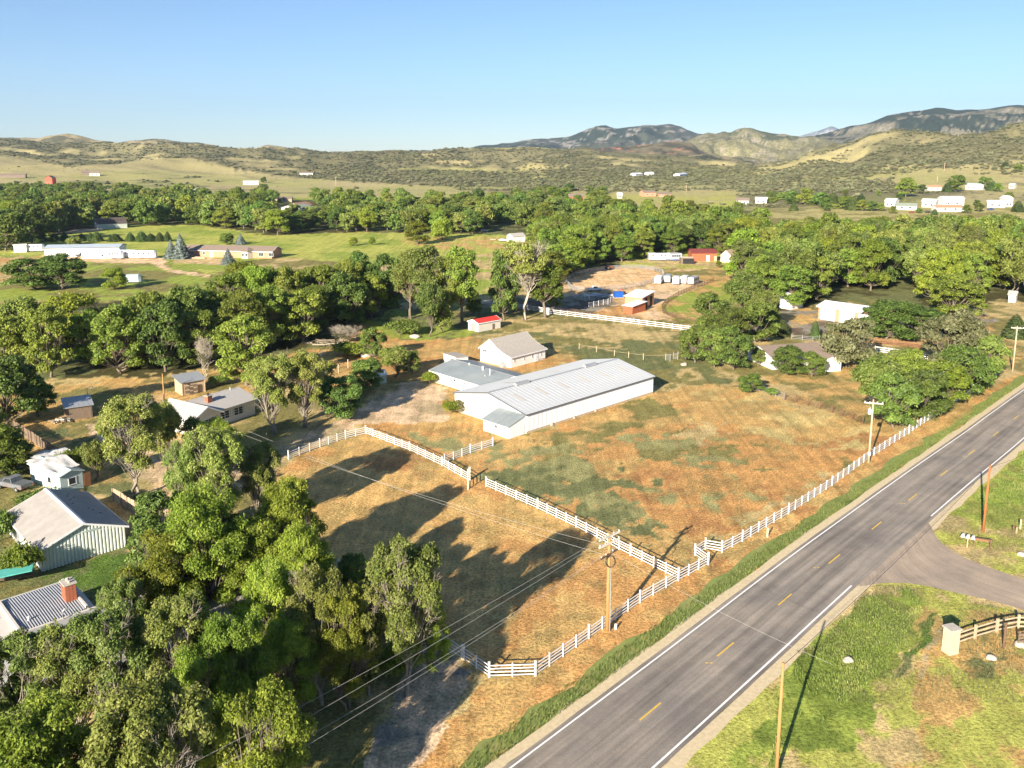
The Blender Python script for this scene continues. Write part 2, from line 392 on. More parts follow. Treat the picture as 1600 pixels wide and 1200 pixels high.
    ([(1450, 965), (1475, 955), (1455, 1000), (1400, 1060), (1385, 1060), (1420, 1010)], LAWN, WEED, 3, .5, .6),
    ([(1470, 985), (1490, 972), (1455, 1010), (1450, 1060), (1440, 1060), (1445, 1005)], SAND, GOLD, 3, .4, .3),
    ([(1500, 1010), (1560, 1000), (1580, 1040), (1500, 1060)], WEED, GOLD, 3, .5, .8),
]
def in_poly(px, py, poly):
    inside = np.zeros(px.shape, bool); n = len(poly)
    for i in range(n):
        x0, y0 = poly[i]; x1, y1 = poly[(i + 1) % n]
        if y0 == y1: continue
        c = ((y0 > py) != (y1 > py)) & (px < (x1 - x0) * (py - y0) / (y1 - y0) + x0)
        inside ^= c
    return inside
def ground_colour(X, Y, Z):
    col = np.empty(X.shape + (3,)); col[:] = DRYG
    j1 = fbm(X, Y, 2.6, 3, 31) - .5; j2 = fbm(X, Y, 2.6, 3, 47) - .5
    px0, py0 = project(X, Y, Z)
    nz = {}
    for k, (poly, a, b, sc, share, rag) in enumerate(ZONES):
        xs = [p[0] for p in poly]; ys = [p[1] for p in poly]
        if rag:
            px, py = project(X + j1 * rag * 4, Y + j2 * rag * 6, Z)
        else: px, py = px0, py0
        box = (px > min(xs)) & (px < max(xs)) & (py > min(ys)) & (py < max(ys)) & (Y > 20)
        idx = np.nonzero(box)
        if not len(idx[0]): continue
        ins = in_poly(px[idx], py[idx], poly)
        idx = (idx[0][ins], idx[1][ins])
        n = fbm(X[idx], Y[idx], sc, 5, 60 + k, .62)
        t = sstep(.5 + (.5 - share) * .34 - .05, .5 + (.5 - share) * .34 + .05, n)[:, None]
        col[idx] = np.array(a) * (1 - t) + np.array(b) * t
    # big-pasture style speckle of all the dry ground: small clumps of weeds and pale stubble
    sp = fbm(X, Y, 3.2, 4, 201, .6)[..., None]
    near = (1 - sstep(450, 700, Y))[..., None]
    green = (col[..., 1:2] > col[..., 0:1] * .85)
    col = np.where(green, col, col * (1 - near * .35 * sstep(.5, .62, sp)) + np.array(WEED) * near * .35 * sstep(.5, .62, sp))
    col = col * (1 + near * .5 * (fbm(X, Y, 1.1, 3, 77, .7)[..., None] - .5))
    # hills
    px0, py0 = project(X, Y, Z)
    h = sstep(820, 1000, Y + 230 * (px0 > 1150) + (fbm(X, Y, 80, 2, 90) - .5) * 160)[..., None]
    px, py = px0, py0
    shr = fbm(X, Y, 260, 5, 120, .6) * .6 + fbm(X, Y, 42, 3, 130, .6) * .4
    dens = np.where(px < 1180, .74, .66)
    yel = [([(-500, 300), (-500, 240), (0, 241), (60, 250), (110, 262), (170, 260), (225, 247), (300, 247), (345, 258), (400, 270), (470, 278), (560, 284), (700, 292), (760, 300), (760, 310), (-500, 320)], .18),
           ([(870, 318), (880, 300), (960, 282), (1130, 292), (1170, 300), (1100, 322), (960, 330)], .12),
           ([(800, 262), (850, 250), (880, 260), (860, 280), (800, 292)], .36), ([(1110, 285), (1180, 280), (1190, 292), (1120, 292)], .25),
           ([(1360, 262), (1430, 252), (1450, 258), (1380, 275)], .1), ([(1180, 325), (1340, 330), (1600, 290), (1600, 340), (1180, 345)], .12),
           ([(1480, 265), (1600, 250), (1600, 262), (1560, 275), (1500, 272)], .15), ([(1140, 280), (1280, 240), (1345, 228), (1350, 236), (1200, 275)], .2),
           ([(650, 240), (740, 240), (730, 258), (640, 250)], .28)]
    for poly, d in yel:
        pxj, pyj = project(X + j1 * 60, Y + j2 * 120, Z)
        dens = np.where(in_poly(pxj, pyj, poly), d, dens)
    dens = np.where(py < 232, .66, dens)
    t = sstep(.62 - dens * .42, .74 - dens * .42, shr)[..., None]
    t2 = fbm(X, Y, 120, 4, 140)[..., None]
    hc = (np.array(HILLG) * (1 - t2) + np.array(PALE) * t2) * (1 - t) + np.array(SHRUB) * t * (1 - .5 * t2) + np.array(SCRUB) * t * t2 * .5
    g2 = sstep(.5, .62, fbm(X, Y, 180, 3, 150))[..., None] * .25 * (py > 262)[..., None]
    hc = hc * (1 - g2) + np.array(MEAD) * g2
    return col * (1 - h) + hc * h

def ground_material(name, fine, amt, bump, bsc, rough=0.95):
    m, nt, b, out = nmat(name)
    tc = nt.nodes.new('ShaderNodeTexCoord').outputs['Object']
    at = nt.nodes.new('ShaderNodeVertexColor'); at.layer_name = 'Col'
    n1 = noise(nt, fine, 12, 0.78, tc)
    r1 = ramp(nt, n1.outputs['Fac'], [(0.30, (1 - amt,) * 3), (0.5, (1, 1, 1)), (0.68, (1 + amt,) * 3)])
    c = mix(nt, at.outputs['Color'], r1.outputs['Color'], 1.0, 'MULTIPLY')
    n2 = noise(nt, fine * 9, 6, 0.75, tc)
    r2 = ramp(nt, n2.outputs['Fac'], [(0.36, (.50, .49, .45)), (0.5, (1, 1, 1)), (0.64, (1.5, 1.46, 1.32))])
    c = mix(nt, c, r2.outputs['Color'], 1.0, 'MULTIPLY')
    mp = nt.nodes.new('ShaderNodeMapping'); mp.inputs['Rotation'].default_value = (0, 0, math.radians(47)); mp.inputs['Scale'].default_value = (fine * 2.2, fine * .07, 1); nt.links.new(tc, mp.inputs['Vector'])
    n4 = noise(nt, 1.0, 3, .6, mp.outputs['Vector']); r4 = ramp(nt, n4.outputs['Fac'], [(.36, (.80, .79, .77)), (.5, (1, 1, 1)), (.64, (1.16, 1.14, 1.1))])
    c = mix(nt, c, r4.outputs['Color'], .8, 'MULTIPLY')
    nt.links.new(c, b.inputs['Base Color']); b.inputs['Roughness'].default_value = rough
    b.inputs['Specular IOR Level'].default_value = 0.05
    bp = nt.nodes.new('ShaderNodeBump'); bp.inputs['Strength'].default_value = bump; bp.inputs['Distance'].default_value = bsc
    nt.links.new(n2.outputs['Fac'], bp.inputs['Height']); nt.links.new(bp.outputs['Normal'], b.inputs['Normal'])
    return m
def sheet(name, A, Y, Zf, colf, mat, smooth=True):
    """terrain sheet on a fan of bearings A (x / y) and distances Y"""
    AA, YY = np.meshgrid(A, Y)
    X = AA * YY; Z = Zf(X, YY)
    V = np.stack([X, YY, Z], -1).reshape(-1, 3)
    na = len(A); i, j = np.meshgrid(np.arange(na - 1), np.arange(len(Y) - 1))
    q = (j * na + i).ravel()
    Fq = np.stack([q, q + 1, q + na + 1, q + na], -1)
    me = mesh_np(name, V, Fq, mat, smooth, col=colf(X, YY, Z).reshape(-1, 3))
    o = bpy.data.objects.new(name, me); link(o); tag(o, kind='structure')
    return o
gm = ground_material('ground_surface', 0.35, .28, .55, .5)
A_ = np.concatenate([np.arange(-.98, -.66, .012), np.arange(-.66, .6601, .003), np.arange(.672, .99, .012)])
Y_ = np.concatenate([[-60, 5, 20, 34], 40 * np.exp(np.arange(0, math.log(3000 / 40), .0065)), [3300, 3700, 4200, 5000, 6500, 8900]])
ground = sheet('ground', A_, np.maximum(Y_, -60), lambda X, Y: gz(X, Y), ground_colour, gm)

# ------------------------------------------------------------------ ridges behind the valley
def ridge(name, prof, Yc, front, back, base, cols, seed, amp, gully, jag, mat, da=.0022, nr=70):
    """a mountain: crest row per photo column at distance Yc, foot `front` metres nearer"""
    xs = np.array([p[0] for p in prof], float); ys = np.array([p[1] for p in prof], float)
    A = np.arange((xs[0] - 800) / 1350, (xs[-1] - 800) / 1350, da)
    s = np.concatenate([np.linspace(0, 1, nr), 1 + np.linspace(.05, 1, 14)])
    Yr = np.where(s <= 1, Yc - front * (1 - s), Yc + back * (s - 1))
    def zf(X, Y):
        px = 800 + 1350 * X / Y
        yy = np.interp(px, xs, ys)
        cz = CAM_H - Yc * np.tan(np.arctan((yy - PY0) / F_PX) + PITCH) + (fbm(X, Y * 0, jag * 6, 4, seed + 9) - .5) * jag
        t = np.clip((Y - (Yc - front)) / front, 0, 1); tb = np.clip((Y - Yc) / back, 0, 1)
        wx = X + 400 * (fbm(X, Y, 900, 3, seed + 5) - .5)
        r = 1 - np.abs(2 * fbm(wx, Y * .55, gully, 5, seed, .52) - 1)
        prof_ = t ** 1.15
        z = base + (cz - base) * prof_
        z = z - (1 - r) * amp * 4 * (t * (1 - t) + .02) * (cz - base) / max(1.0, float(np.max(cz - base)))
        return z - (cz - base) * tb * tb * .8
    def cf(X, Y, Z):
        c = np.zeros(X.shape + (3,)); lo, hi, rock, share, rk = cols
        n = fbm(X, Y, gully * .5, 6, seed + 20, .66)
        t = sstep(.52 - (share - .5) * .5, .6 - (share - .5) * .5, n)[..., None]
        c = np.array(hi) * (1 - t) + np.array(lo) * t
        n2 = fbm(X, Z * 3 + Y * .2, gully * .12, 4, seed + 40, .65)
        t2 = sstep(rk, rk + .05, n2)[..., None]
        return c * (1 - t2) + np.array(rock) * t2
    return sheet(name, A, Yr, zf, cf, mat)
mm = ground_material('mountain_surface', 0.012, .30, .5, 30)
h2 = ground_material('hill_surface', 0.03, .35, .5, 6)
PINE = (.035, .05, .03); GREY = (.25, .22, .19)
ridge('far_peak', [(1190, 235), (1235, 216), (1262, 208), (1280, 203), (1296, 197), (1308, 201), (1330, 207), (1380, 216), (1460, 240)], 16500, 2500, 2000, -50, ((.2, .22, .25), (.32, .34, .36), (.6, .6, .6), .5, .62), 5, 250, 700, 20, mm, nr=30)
ridge('blue_mountain', [(640, 262), (700, 241), (725, 235), (745, 229), (770, 226), (785, 223), (802, 222), (835, 217), (855, 217), (885, 214), (900, 208), (915, 203), (930, 198), (945, 195), (960, 200), (985, 197), (1005, 194), (1025, 194), (1045, 193), (1058, 197), (1068, 201), (1085, 207), (1120, 214), (1180, 222), (1260, 245)],
      7200, 2600, 2200, 40, (PINE, (.09, .10, .07), (.34, .31, .27), .62, .60), 17, 330, 520, 22, mm)
ridge('bare_mountain', [(1010, 262), (1060, 225), (1090, 213), (1105, 207), (1117, 208), (1128, 204), (1140, 207), (1150, 202), (1161, 199), (1172, 200), (1186, 205), (1200, 208), (1226, 209), (1250, 213), (1262, 211), (1290, 216), (1340, 230), (1420, 262)],
      4600, 1700, 1500, 0, ((.10, .115, .06), (.25, .235, .125), (.36, .32, .24), .48, .62), 29, 260, 330, 14, mm)
ridge('forested_mountain', [(1230, 230), (1262, 213), (1281, 208), (1300, 204), (1320, 199), (1345, 193), (1360, 188), (1382, 180), (1400, 177), (1430, 173), (1455, 169), (1470, 170), (1492, 172), (1505, 169), (1540, 167), (1560, 166), (1600, 164), (1700, 160), (1850, 170), (2050, 185)],
      5600, 2600, 2200, 0, (PINE, (.24, .22, .155), (.33, .29, .23), .66, .66), 43, 380, 430, 24, mm)
ridge('red_cliff_hill', [(820, 262), (880, 240), (905, 234), (935, 231), (965, 229), (1000, 226), (1030, 223), (1052, 220), (1068, 221), (1082, 225), (1092, 234), (1110, 244), (1150, 256), (1240, 270)],
      3500, 900, 700, -12, ((.09, .085, .055), (.20, .17, .10), (.46, .22, .14), .58, .66), 57, 60, 240, 8, h2)
ridge('left_peaks', [(-120, 232), (-40, 216), (20, 214), (60, 215), (85, 211), (108, 208), (128, 211), (150, 217), (182, 222), (205, 220), (228, 217), (245, 215), (262, 217), (285, 222), (310, 222), (335, 225), (352, 232), (380, 236), (402, 231), (420, 226), (436, 228), (462, 232), (500, 236), (560, 245)],
      3300, 800, 700, 10, ((.12, .12, .07), (.33, .28, .16), (.30, .26, .2), .50, .70), 71, 90, 230, 7, h2)
ridge('pine_hill', [(960, 275), (1000, 262), (1040, 252), (1075, 243), (1100, 240), (1125, 243), (1160, 250), (1190, 256), (1260, 268)],
      2950, 520, 400, -14, ((.06, .07, .04), (.30, .25, .15), (.36, .26, .18), .52, .66), 63, 40, 160, 7, h2)

# ------------------------------------------------------------------ roads
def asphalt(name, base, lo=.55, hi=1.6):
    m, nt, b, out = nmat(name)
    uv = nt.nodes.new('ShaderNodeUVMap'); uv.uv_map = 'UVMap'
    tc = nt.nodes.new('ShaderNodeTexCoord').outputs['Object']
    n1 = noise(nt, 1.0, 6, 0.6, uv.outputs['UV'], (1.3, 0.035, 1))
    r1 = ramp(nt, n1.outputs['Fac'], [(0.30, tuple(c * lo for c in base)), (0.5, base), (0.68, tuple(c * hi for c in base))])
    n2 = noise(nt, 6, 8, 0.8, tc)
    r2 = ramp(nt, n2.outputs['Fac'], [(0.3, (.75,) * 3), (0.7, (1.2,) * 3)])
    c = mix(nt, r1.outputs['Color'], r2.outputs['Color'], 1.0, 'MULTIPLY')
    n3 = noise(nt, 0.12, 5, 0.7, tc)
    r3 = ramp(nt, n3.outputs['Fac'], [(0.35, (.8, .8, .8)), (0.65, (1.3, 1.25, 1.15))])
    c = mix(nt, c, r3.outputs['Color'], 1.0, 'MULTIPLY')
    nt.links.new(c, b.inputs['Base Color']); b.inputs['Roughness'].default_value = 0.85
    bp = nt.nodes.new('ShaderNodeBump'); bp.inputs['Strength'].default_value = .25; bp.inputs['Distance'].default_value = .02
    nt.links.new(n2.outputs['Fac'], bp.inputs['Height']); nt.links.new(bp.outputs['Normal'], b.inputs['Normal'])
    return m
def resample(pts, step):
    P = [Vector(p) for p in pts]; out = [P[0].copy()]
    for a, b in zip(P, P[1:]):
        n = max(1, int(round((b - a).length / step)))
        out += [a.lerp(b, k / n) for k in range(1, n + 1)]
    return out
def smooth_line(pts, it=3):
    P = [Vector(p) for p in pts]
    for _ in range(it):
        Q = [P[0]]
        for a, b in zip(P, P[1:]): Q += [a.lerp(b, .25), a.lerp(b, .75)]
        Q.append(P[-1]); P = Q
    return P
def offset(P, d):
    out = []
    for i, p in enumerate(P):
        t = (P[min(i + 1, len(P) - 1)] - P[max(i - 1, 0)]).normalized()
        out.append(p + Vector((t.y, -t.x, 0)) * d)
    return out
def strip(name, L, R, z, mat, parent=None, wob=0.0, seed=0, kind='structure'):
    rnd = random.Random(seed); V = []; UV = []; s = 0; n = 9
    for i, (a, b) in enumerate(zip(L, R)):
        if i: s += (L[i] - L[i - 1]).length
        wa = (rnd.random() - .5) * wob; wb = (rnd.random() - .5) * wob; w = (b - a).length; d = (b - a).normalized()
        a2 = a + d * wa; b2 = b + d * wb
        for k in range(n):
            p = a2.lerp(b2, k / (n - 1)); V.append((p.x, p.y, z)); UV.append((w * k / (n - 1), s))
    Fq = [(i * n + k, i * n + k + 1, (i + 1) * n + k + 1, (i + 1) * n + k) for i in range(len(L) - 1) for k in range(n - 1)]
    me = bpy.data.meshes.new(name); me.from_pydata(V, [], Fq); me.materials.append(mat)
    u = me.uv_layers.new(name='UVMap')
    for li, l in enumerate(me.loops): u.data[li].uv = UV[l.vertex_index]
    o = bpy.data.objects.new(name, me); link(o, parent)
    if kind and parent is None: o['kind'] = kind
    return o
cpx = [(1134, 1015), (1226, 937), (1302.5, 874), (1369, 822), (1426, 777), (1475, 739), (1518, 707), (1557.5, 677), (1589, 651)]
C = [G(*p) for p in cpx]
d0 = (C[0] - C[3]).normalized(); d1 = (C[-1] - C[-4]).normalized()
centre = [C[0] + d0 * 75] + [C[0] + d0 * 30] + C + [C[-1] + d1 * 60, C[-1] + d1 * 160, C[-1] + d1 * 320]
centre = smooth_line(centre, 2); centre = resample(centre, 3)
ROAD_HALF = 3.85
road = strip('road', offset(centre, -ROAD_HALF - .45), offset(centre, ROAD_HALF + .45), .016, asphalt('asphalt', (.24, .215, .19), .62, 1.32), wob=.06)
gv = pm('shoulder_gravel', (.60, .49, .31), .18, 2.5, .95, bump=.5, bsc=8)
for _i, (a_, b_) in enumerate(((-ROAD_HALF - 1.5, -ROAD_HALF - .3), (ROAD_HALF + .3, ROAD_HALF + 1.5))):
    strip('shoulder', offset(centre, a_), offset(centre, b_), .006, gv, wob=.45, seed=_i)
vg = pm('verge_turf', (.21, .26, .07), .3, 1.2, .95, bump=.3, bsc=10, dirt=(.42, .34, .14), dirt_amt=.6)
strip('verge', offset(centre, -ROAD_HALF - 3.3), offset(centre, -ROAD_HALF - 1.3), .004, vg, wob=1.3, seed=8)
side_top = [(1444, 812), (1452, 819), (1458, 828), (1463, 838), (1472, 849), (1488, 861), (1508, 872), (1540, 885), (1600, 905), (1720, 945), (1900, 1000)]
side_bot = [(1333, 913), (1345, 916), (1358, 914), (1380, 911), (1415, 911), (1450, 916), (1490, 925), (1540, 936), (1600, 953), (1720, 993), (1900, 1060)]
ST = [G(*p) for p in side_top]; SB = [G(*p) for p in side_bot]
# the top edge starts under the main road so the two surfaces overlap
pull = (G(1369, 822) - G(1446, 813)).normalized()
sr = strip('side_road', [ST[0] + pull * 2.5] + ST, [SB[0] + pull * 2.5] + SB, .010, asphalt('old_asphalt', (.34, .28, .225), .82, 1.12), wob=.12, seed=4)
sh = MB()
white = pm('road_paint_white', (.80, .79, .76), .12, 3, .7); yellow = pm('road_paint_yellow', (.72, .46, .07), .18, 3, .7)
def marking(pts, w, mat, z=.022):
    L = offset(pts, -w / 2); R = offset(pts, w / 2); m = MB(); n = len(pts)
    V = [(p.x, p.y, z) for p in L] + [(p.x, p.y, z) for p in R]
    m.raw(V, [(i, i + n, i + n + 1, i + 1) for i in range(n - 1)])
    return m.build('lane_marking', mat, road)
left_edge = offset(centre, -ROAD_HALF)
marking(left_edge, .16, white)
right_edge = offset(centre, ROAD_HALF)
gapA, gapB = G(1333, 913), G(1446, 813)
r1_ = [p for p in right_edge if p.y < gapA.y]; r2_ = [p for p in right_edge if p.y > gapB.y]
marking(r1_, .18, white); marking(r2_, .18, white)
def along(P, s):
    for a, b in zip(P, P[1:]):
        l = (b - a).length
        if s <= l: return a.lerp(b, s / l), (b - a).normalized()
        s -= l
    return P[-1], (P[-1] - P[-2]).normalized()
tot = sum((b - a).length for a, b in zip(centre, centre[1:]))
s0 = min(range(int(tot)), key=lambda s: (along(centre, s)[0] - C[0]).length)
k = -4
while s0 + 12.19 * k < tot - 5:
    if s0 + 12.19 * k > 2:
        q, t = along(centre, s0 + 12.19 * k)
        marking([q - t * 1.52, q + t * 1.52], .15, yellow)
    k += 1
# blobs of old yellow paint beside some dashes
for px_, py_ in ((1108, 1036), (1411, 787), (1276, 887), (1508, 713)):
    q = G(px_, py_); mb = MB()
    for dx in (-.22, .18):
        mb.raw([(q.x + dx + .12 * math.cos(t) * 1.2, q.y + .1 * math.sin(t), .022) for t in [k * math.pi / 3 for k in range(6)]], [(0, 1, 2, 3, 4, 5)])
    mb.build('paint_spot', yellow, road)
# ------------------------------------------------------------------ trees
BARK = pm('bark', (.20, .165, .125), .35, 3, .9); BARKM = pm('grey_bark', (.27, .235, .19), .3, 3, .9); BARKP = pm('pale_bark', (.46, .41, .33), .25, 3, .9)
L_COT = leaf_mat('cottonwood_leaf', (0.115, 0.189, 0.030), (0.203, 0.290, 0.046), (0.290, 0.371, 0.068))
L_ASH = leaf_mat('bright_leaf', (.155, .235, .03), (.255, .355, .045), (.375, .455, .075), .4)
L_ELM = leaf_mat('grey_green_leaf', (.15, .215, .045), (.225, .295, .065), (.32, .37, .115), .32)
L_OLV = leaf_mat('olive_leaf', (.14, .155, .065), (.20, .21, .095), (.28, .28, .15), .2)
L_SPR = leaf_mat('spruce_needle', (.10, .13, .115), (.17, .21, .19), (.25, .29, .27), .05)
L_JUN = leaf_mat('juniper_needle', (.04, .075, .02), (.065, .105, .026), (.10, .15, .04), .08)
L_DRK = leaf_mat('dark_leaf', (0.080, 0.138, 0.029), (0.131, 0.210, 0.041), (0.196, 0.290, 0.058), .2)
L_SHB = leaf_mat('scrub_leaf', (.12, .135, .07), (.18, .19, .10), (.26, .25, .15), .1, .02)

def leaves(rng, cen, rad, n, size, flat=.75, droop=0.0):
    """n leaf sprays spread over the lobes (centre, radius), denser towards their outside; returns verts, quads, tint"""
    cen = np.array(cen); rad = np.array(rad)
    w = rad ** 2; pick = rng.choice(len(cen), n, p=w / w.sum())
    d = rng.normal(size=(n, 3)); d /= np.linalg.norm(d, axis=1)[:, None]
    d[:, 2] = np.where(d[:, 2] < -.35, -d[:, 2] * .6, d[:, 2])
    rr = rng.random(n) ** .38
    # lumps: pull the spray towards small sub-clumps so that gaps open between them
    ph = rng.random((len(cen), 3, 3)) * 6.28
    lump = np.zeros(n)
    for k in range(3):
        lump += np.sin(d[:, 0] * (3 + 2 * k) + ph[pick, k, 0]) * np.sin(d[:, 1] * (3 + 2 * k) + ph[pick, k, 1]) * np.sin(d[:, 2] * (3 + 2 * k) + ph[pick, k, 2])
    rr = rr * (1 + .22 * lump)
    P = cen[pick] + d * (rad[pick] * rr)[:, None] * np.array([1, 1, flat])
    P[:, 2] -= droop * rad[pick] * rr ** 2 * (1 - d[:, 2])
    N = d * .7 + rng.normal(size=(n, 3)) * .55 + np.array([0, 0, .35]); N /= np.linalg.norm(N, axis=1)[:, None]
    T = np.cross(N, rng.normal(size=(n, 3))); T /= np.linalg.norm(T, axis=1)[:, None]; Bn = np.cross(N, T)
    s = size * (0.6 + .8 * rng.random(n))[:, None]
    V = np.stack([P - T * s, P - Bn * s * .55 + N * s * .12, P + T * s, P + Bn * s * .55 + N * s * .12], 1).reshape(-1, 3)
    Fq = np.arange(n * 4).reshape(-1, 4)
    return V, Fq, .72 + .5 * rng.random(n)

def limbs(rng, H, lobes, bare, hb, r0, lean=(0, 0), twigs=5, n=6, multi=1):
    """trunk, limbs to every lobe and, in bare lobes, forked twigs"""
    m = MB()
    tops = []
    for t in range(multi):
        ox, oy = (rng.normal(size=2) * .35 * (multi > 1)); ph = rng.random() * 6.28
        sp = .0 if multi == 1 else H * .16
        pts = [(ox, oy, -.4), (ox + lean[0] * .1 + rng.normal() * .1, oy + lean[1] * .1, hb * .5),
               (ox + lean[0] * .4 + math.cos(ph) * sp * .4, oy + lean[1] * .4 + math.sin(ph) * sp * .4, hb),
               (ox + lean[0] * .8 + math.cos(ph) * sp * .8 + rng.normal() * .3, oy + lean[1] * .8 + math.sin(ph) * sp * .8, H * .55),
               (ox + lean[0] + math.cos(ph) * sp + rng.normal() * .3, oy + lean[1] + math.sin(ph) * sp, H * .8)]
        k = 1 / math.sqrt(multi)
        m.tube(pts, [r0 * 1.35 * k, r0 * k, r0 * .8 * k, r0 * .42 * k, r0 * .1], n)
        tops.append([Vector(p) for p in pts])
    for i, (c, r) in enumerate(lobes):
        c = Vector(c); tr = tops[i % len(tops)]
        f = min(.92, max(.25, (c.z / H) * .62 + .02))
        z = hb * .75 + (H * .75 - hb * .75) * max(0, f - .2)
        p = None
        for a, b in zip(tr, tr[1:]):
            if a.z <= z <= b.z: p = a.lerp(b, (z - a.z) / (b.z - a.z))
        if p is None: p = tr[2]
        mid = p.lerp(c, .5) + Vector((rng.normal() * .3, rng.normal() * .3, -(c - p).length * .08))
        rl = r0 * (.18 + .12 * rng.random())
        m.tube([p, mid, c], [rl * 1.2, rl * .75, rl * .25], 5, False)
        nt_ = 2 if i not in bare else twigs
        for q in range(nt_):
            d = Vector(rng.normal(size=3)); d.z = abs(d.z) * .8 + .1; d.normalize()
            e = c + d * r * (1.25 if i in bare else .8)
            s_ = mid.lerp(c, .4 + .6 * rng.random())
            h = s_.lerp(e, .5) + Vector(rng.normal(size=3)) * r * .12
            m.tube([s_, h, e], [rl * .4, rl * .26, rl * .06 + .008], 4, False)
            if i in bare:
                for w in range(4):
                    d2 = (d + Vector(rng.normal(size=3)) * .55).normalized()
                    st = s_.lerp(e, .35 + .5 * rng.random())
                    m.tube([st, st + d2 * r * (.3 + .35 * rng.random())], [rl * .18 + .006, .01], 3, False)
    return m

def crown_lobes(rng, H, R, hb, k, shape='round', rl=(.26, .40)):
    out = []
    for i in range(k):
        t = (i + .5) / k
        if shape == 'round': z = hb + (H - hb) * (.06 + .86 * rng.random() ** .85); e = math.sqrt(max(.05, 1 - (((z - hb) / (H - hb) - .36) / .66) ** 2))
        elif shape == 'vase': z = hb + (H - hb) * (.2 + .72 * rng.random() ** .7); e = .25 + .75 * ((z - hb) / (H - hb)) ** .7; e *= 1 if z < hb + (H - hb) * .8 else .75
        elif shape == 'tall': z = hb + (H - hb) * (.08 + .84 * rng.random()); e = (1 - abs((z - hb) / (H - hb) - .45) ** 2 * 1.6) * .95
        elif shape == 'low': z = hb + (H - hb) * (.3 * rng.random() + .35); e = 1.0
        a = i * 2.399 + rng.random() * .8; q = math.sqrt(rng.random()) if rng.random() < .35 else .72 + .28 * rng.random()
        r = R * (rl[0] + (rl[1] - rl[0]) * rng.random())
        rad = max(0, R * e * q - r * .45)
        out.append(((math.cos(a) * rad, math.sin(a) * rad, min(z, H - r * .62)), r))
    return out

PROTO = {}
def proto(name, H, R, hb, k, n, size, mat, shape='round', bare=0, r0=.3, seed=0, multi=1, flat=.75, droop=0, bark=None, rl=(.26, .40), twigs=5):
    rng = np.random.default_rng(seed)
    L = crown_lobes(rng, H, R, hb, k, shape, rl)
    L.append(((0, 0, H - R * .3), R * .3))
    bare_i = set(rng.choice(k, int(k * bare), replace=False).tolist()) if bare else set()
    leafy = [l for i, l in enumerate(L) if i not in bare_i]
    lean = rng.normal(size=2) * H * .04
    tm = limbs(rng, H, L, bare_i, hb, r0, lean, twigs, multi=multi).mesh('trunk', bark or BARK, smooth=True)
    if leafy and n:
        V, Fq, tint = leaves(rng, [l[0] for l in leafy], [l[1] for l in leafy], n, size, flat, droop)
        cm = mesh_np('crown', V, Fq, mat, attr=tint)
    else: cm = None
    PROTO[name] = (tm, cm, H, R)
def conifer(name, H, R, n, size, mat, seed, power=1.0, r0=.16):
    rng = np.random.default_rng(seed)
    t = rng.random(n) ** .75; z = H * (.04 + .96 * (1 - t)) if False else H * (.03 + .97 * (1 - np.sqrt(rng.random(n))))
    tiers = np.round(z / H * 13) / 13 * H
    z = z * .45 + tiers * .55
    e = np.clip(1 - z / H, 0, 1) ** power
    a = rng.random(n) * 6.283; br = 1 + .16 * np.sin(a * 5 + np.round(z / H * 13) * 2.4) + .1 * np.sin(a * 9 + z)
    rad = R * e * (.35 + .65 * rng.random(n) ** .45) * br + .05
    P = np.stack([np.cos(a) * rad, np.sin(a) * rad, z - rad * .22], 1)
    N = np.stack([np.cos(a), np.sin(a), np.full(n, .6)], 1) + rng.normal(size=(n, 3)) * .45; N /= np.linalg.norm(N, axis=1)[:, None]
    T = np.cross(N, rng.normal(size=(n, 3))); T /= np.linalg.norm(T, axis=1)[:, None]; Bn = np.cross(N, T)
    s = size * (.6 + .8 * rng.random(n))[:, None]
    V = np.stack([P - T * s, P - Bn * s * .5, P + T * s, P + Bn * s * .5], 1).reshape(-1, 3)
    m = MB(); m.tube([(0, 0, -.3), (0, 0, H * .5), (0, 0, H * .97)], [r0, r0 * .6, .02], 6)
    PROTO[name] = (m.mesh('trunk', BARK, smooth=True), mesh_np('crown', V, np.arange(n * 4).reshape(-1, 4), mat, attr=.75 + .45 * rng.random(n)), H, R)
# prototypes: near ones fine, far ones coarse
for i in range(3): proto('ash_near%d' % i, 14, 6.5, 1.2, 70, 60000, .15, L_ASH, 'round', .12, .34, 100 + i, multi=1 + (i % 2), rl=(.17, .30))
for i in range(3): proto('elm_near%d' % i, 14, 6, 2.2, 58, 52000, .14, L_ELM, 'vase', .24, .34, 120 + i, multi=2, bark=BARKM, rl=(.15, .27), twigs=9, droop=.2)
for i in range(4): proto('cot%d' % i, 17, 7, 1.1, 50, 20000, .29, L_COT, 'round' if i % 2 else 'tall', .05, .42, 140 + i, multi=1 + (i % 2), rl=(.19, .33))
for i in range(3): proto('drk%d' % i, 13, 6, 1.0, 42, 17000, .27, L_DRK, 'round', .02, .34, 160 + i, rl=(.22, .36))
for i in range(3): proto('elm%d' % i, 13, 5.5, 1.6, 44, 17000, .26, L_ELM, 'vase' if i else 'tall', .14, .3, 180 + i, multi=2, rl=(.24, .38), twigs=7, droop=.2)
for i in range(2): proto('olv%d' % i, 9, 5.5, 1.0, 34, 10000, .27, L_OLV, 'round', .15, .24, 200 + i, multi=2, rl=(.2, .34), twigs=8)
for i in range(2): proto('lit%d' % i, 12, 5.5, 1.0, 42, 16000, .27, L_ASH, 'round', .03, .3, 220 + i, rl=(.26, .4))
proto('halfdead', 20, 8.5, 7.0, 60, 22000, .28, L_ELM, 'vase', .36, .55, 230, multi=2, bark=BARKP, rl=(.18, .3), twigs=14)
proto('cotbig', 20, 7.5, 5, 54, 22000, .30, L_ELM, 'tall', .07, .5, 231, multi=2, rl=(.22, .34))
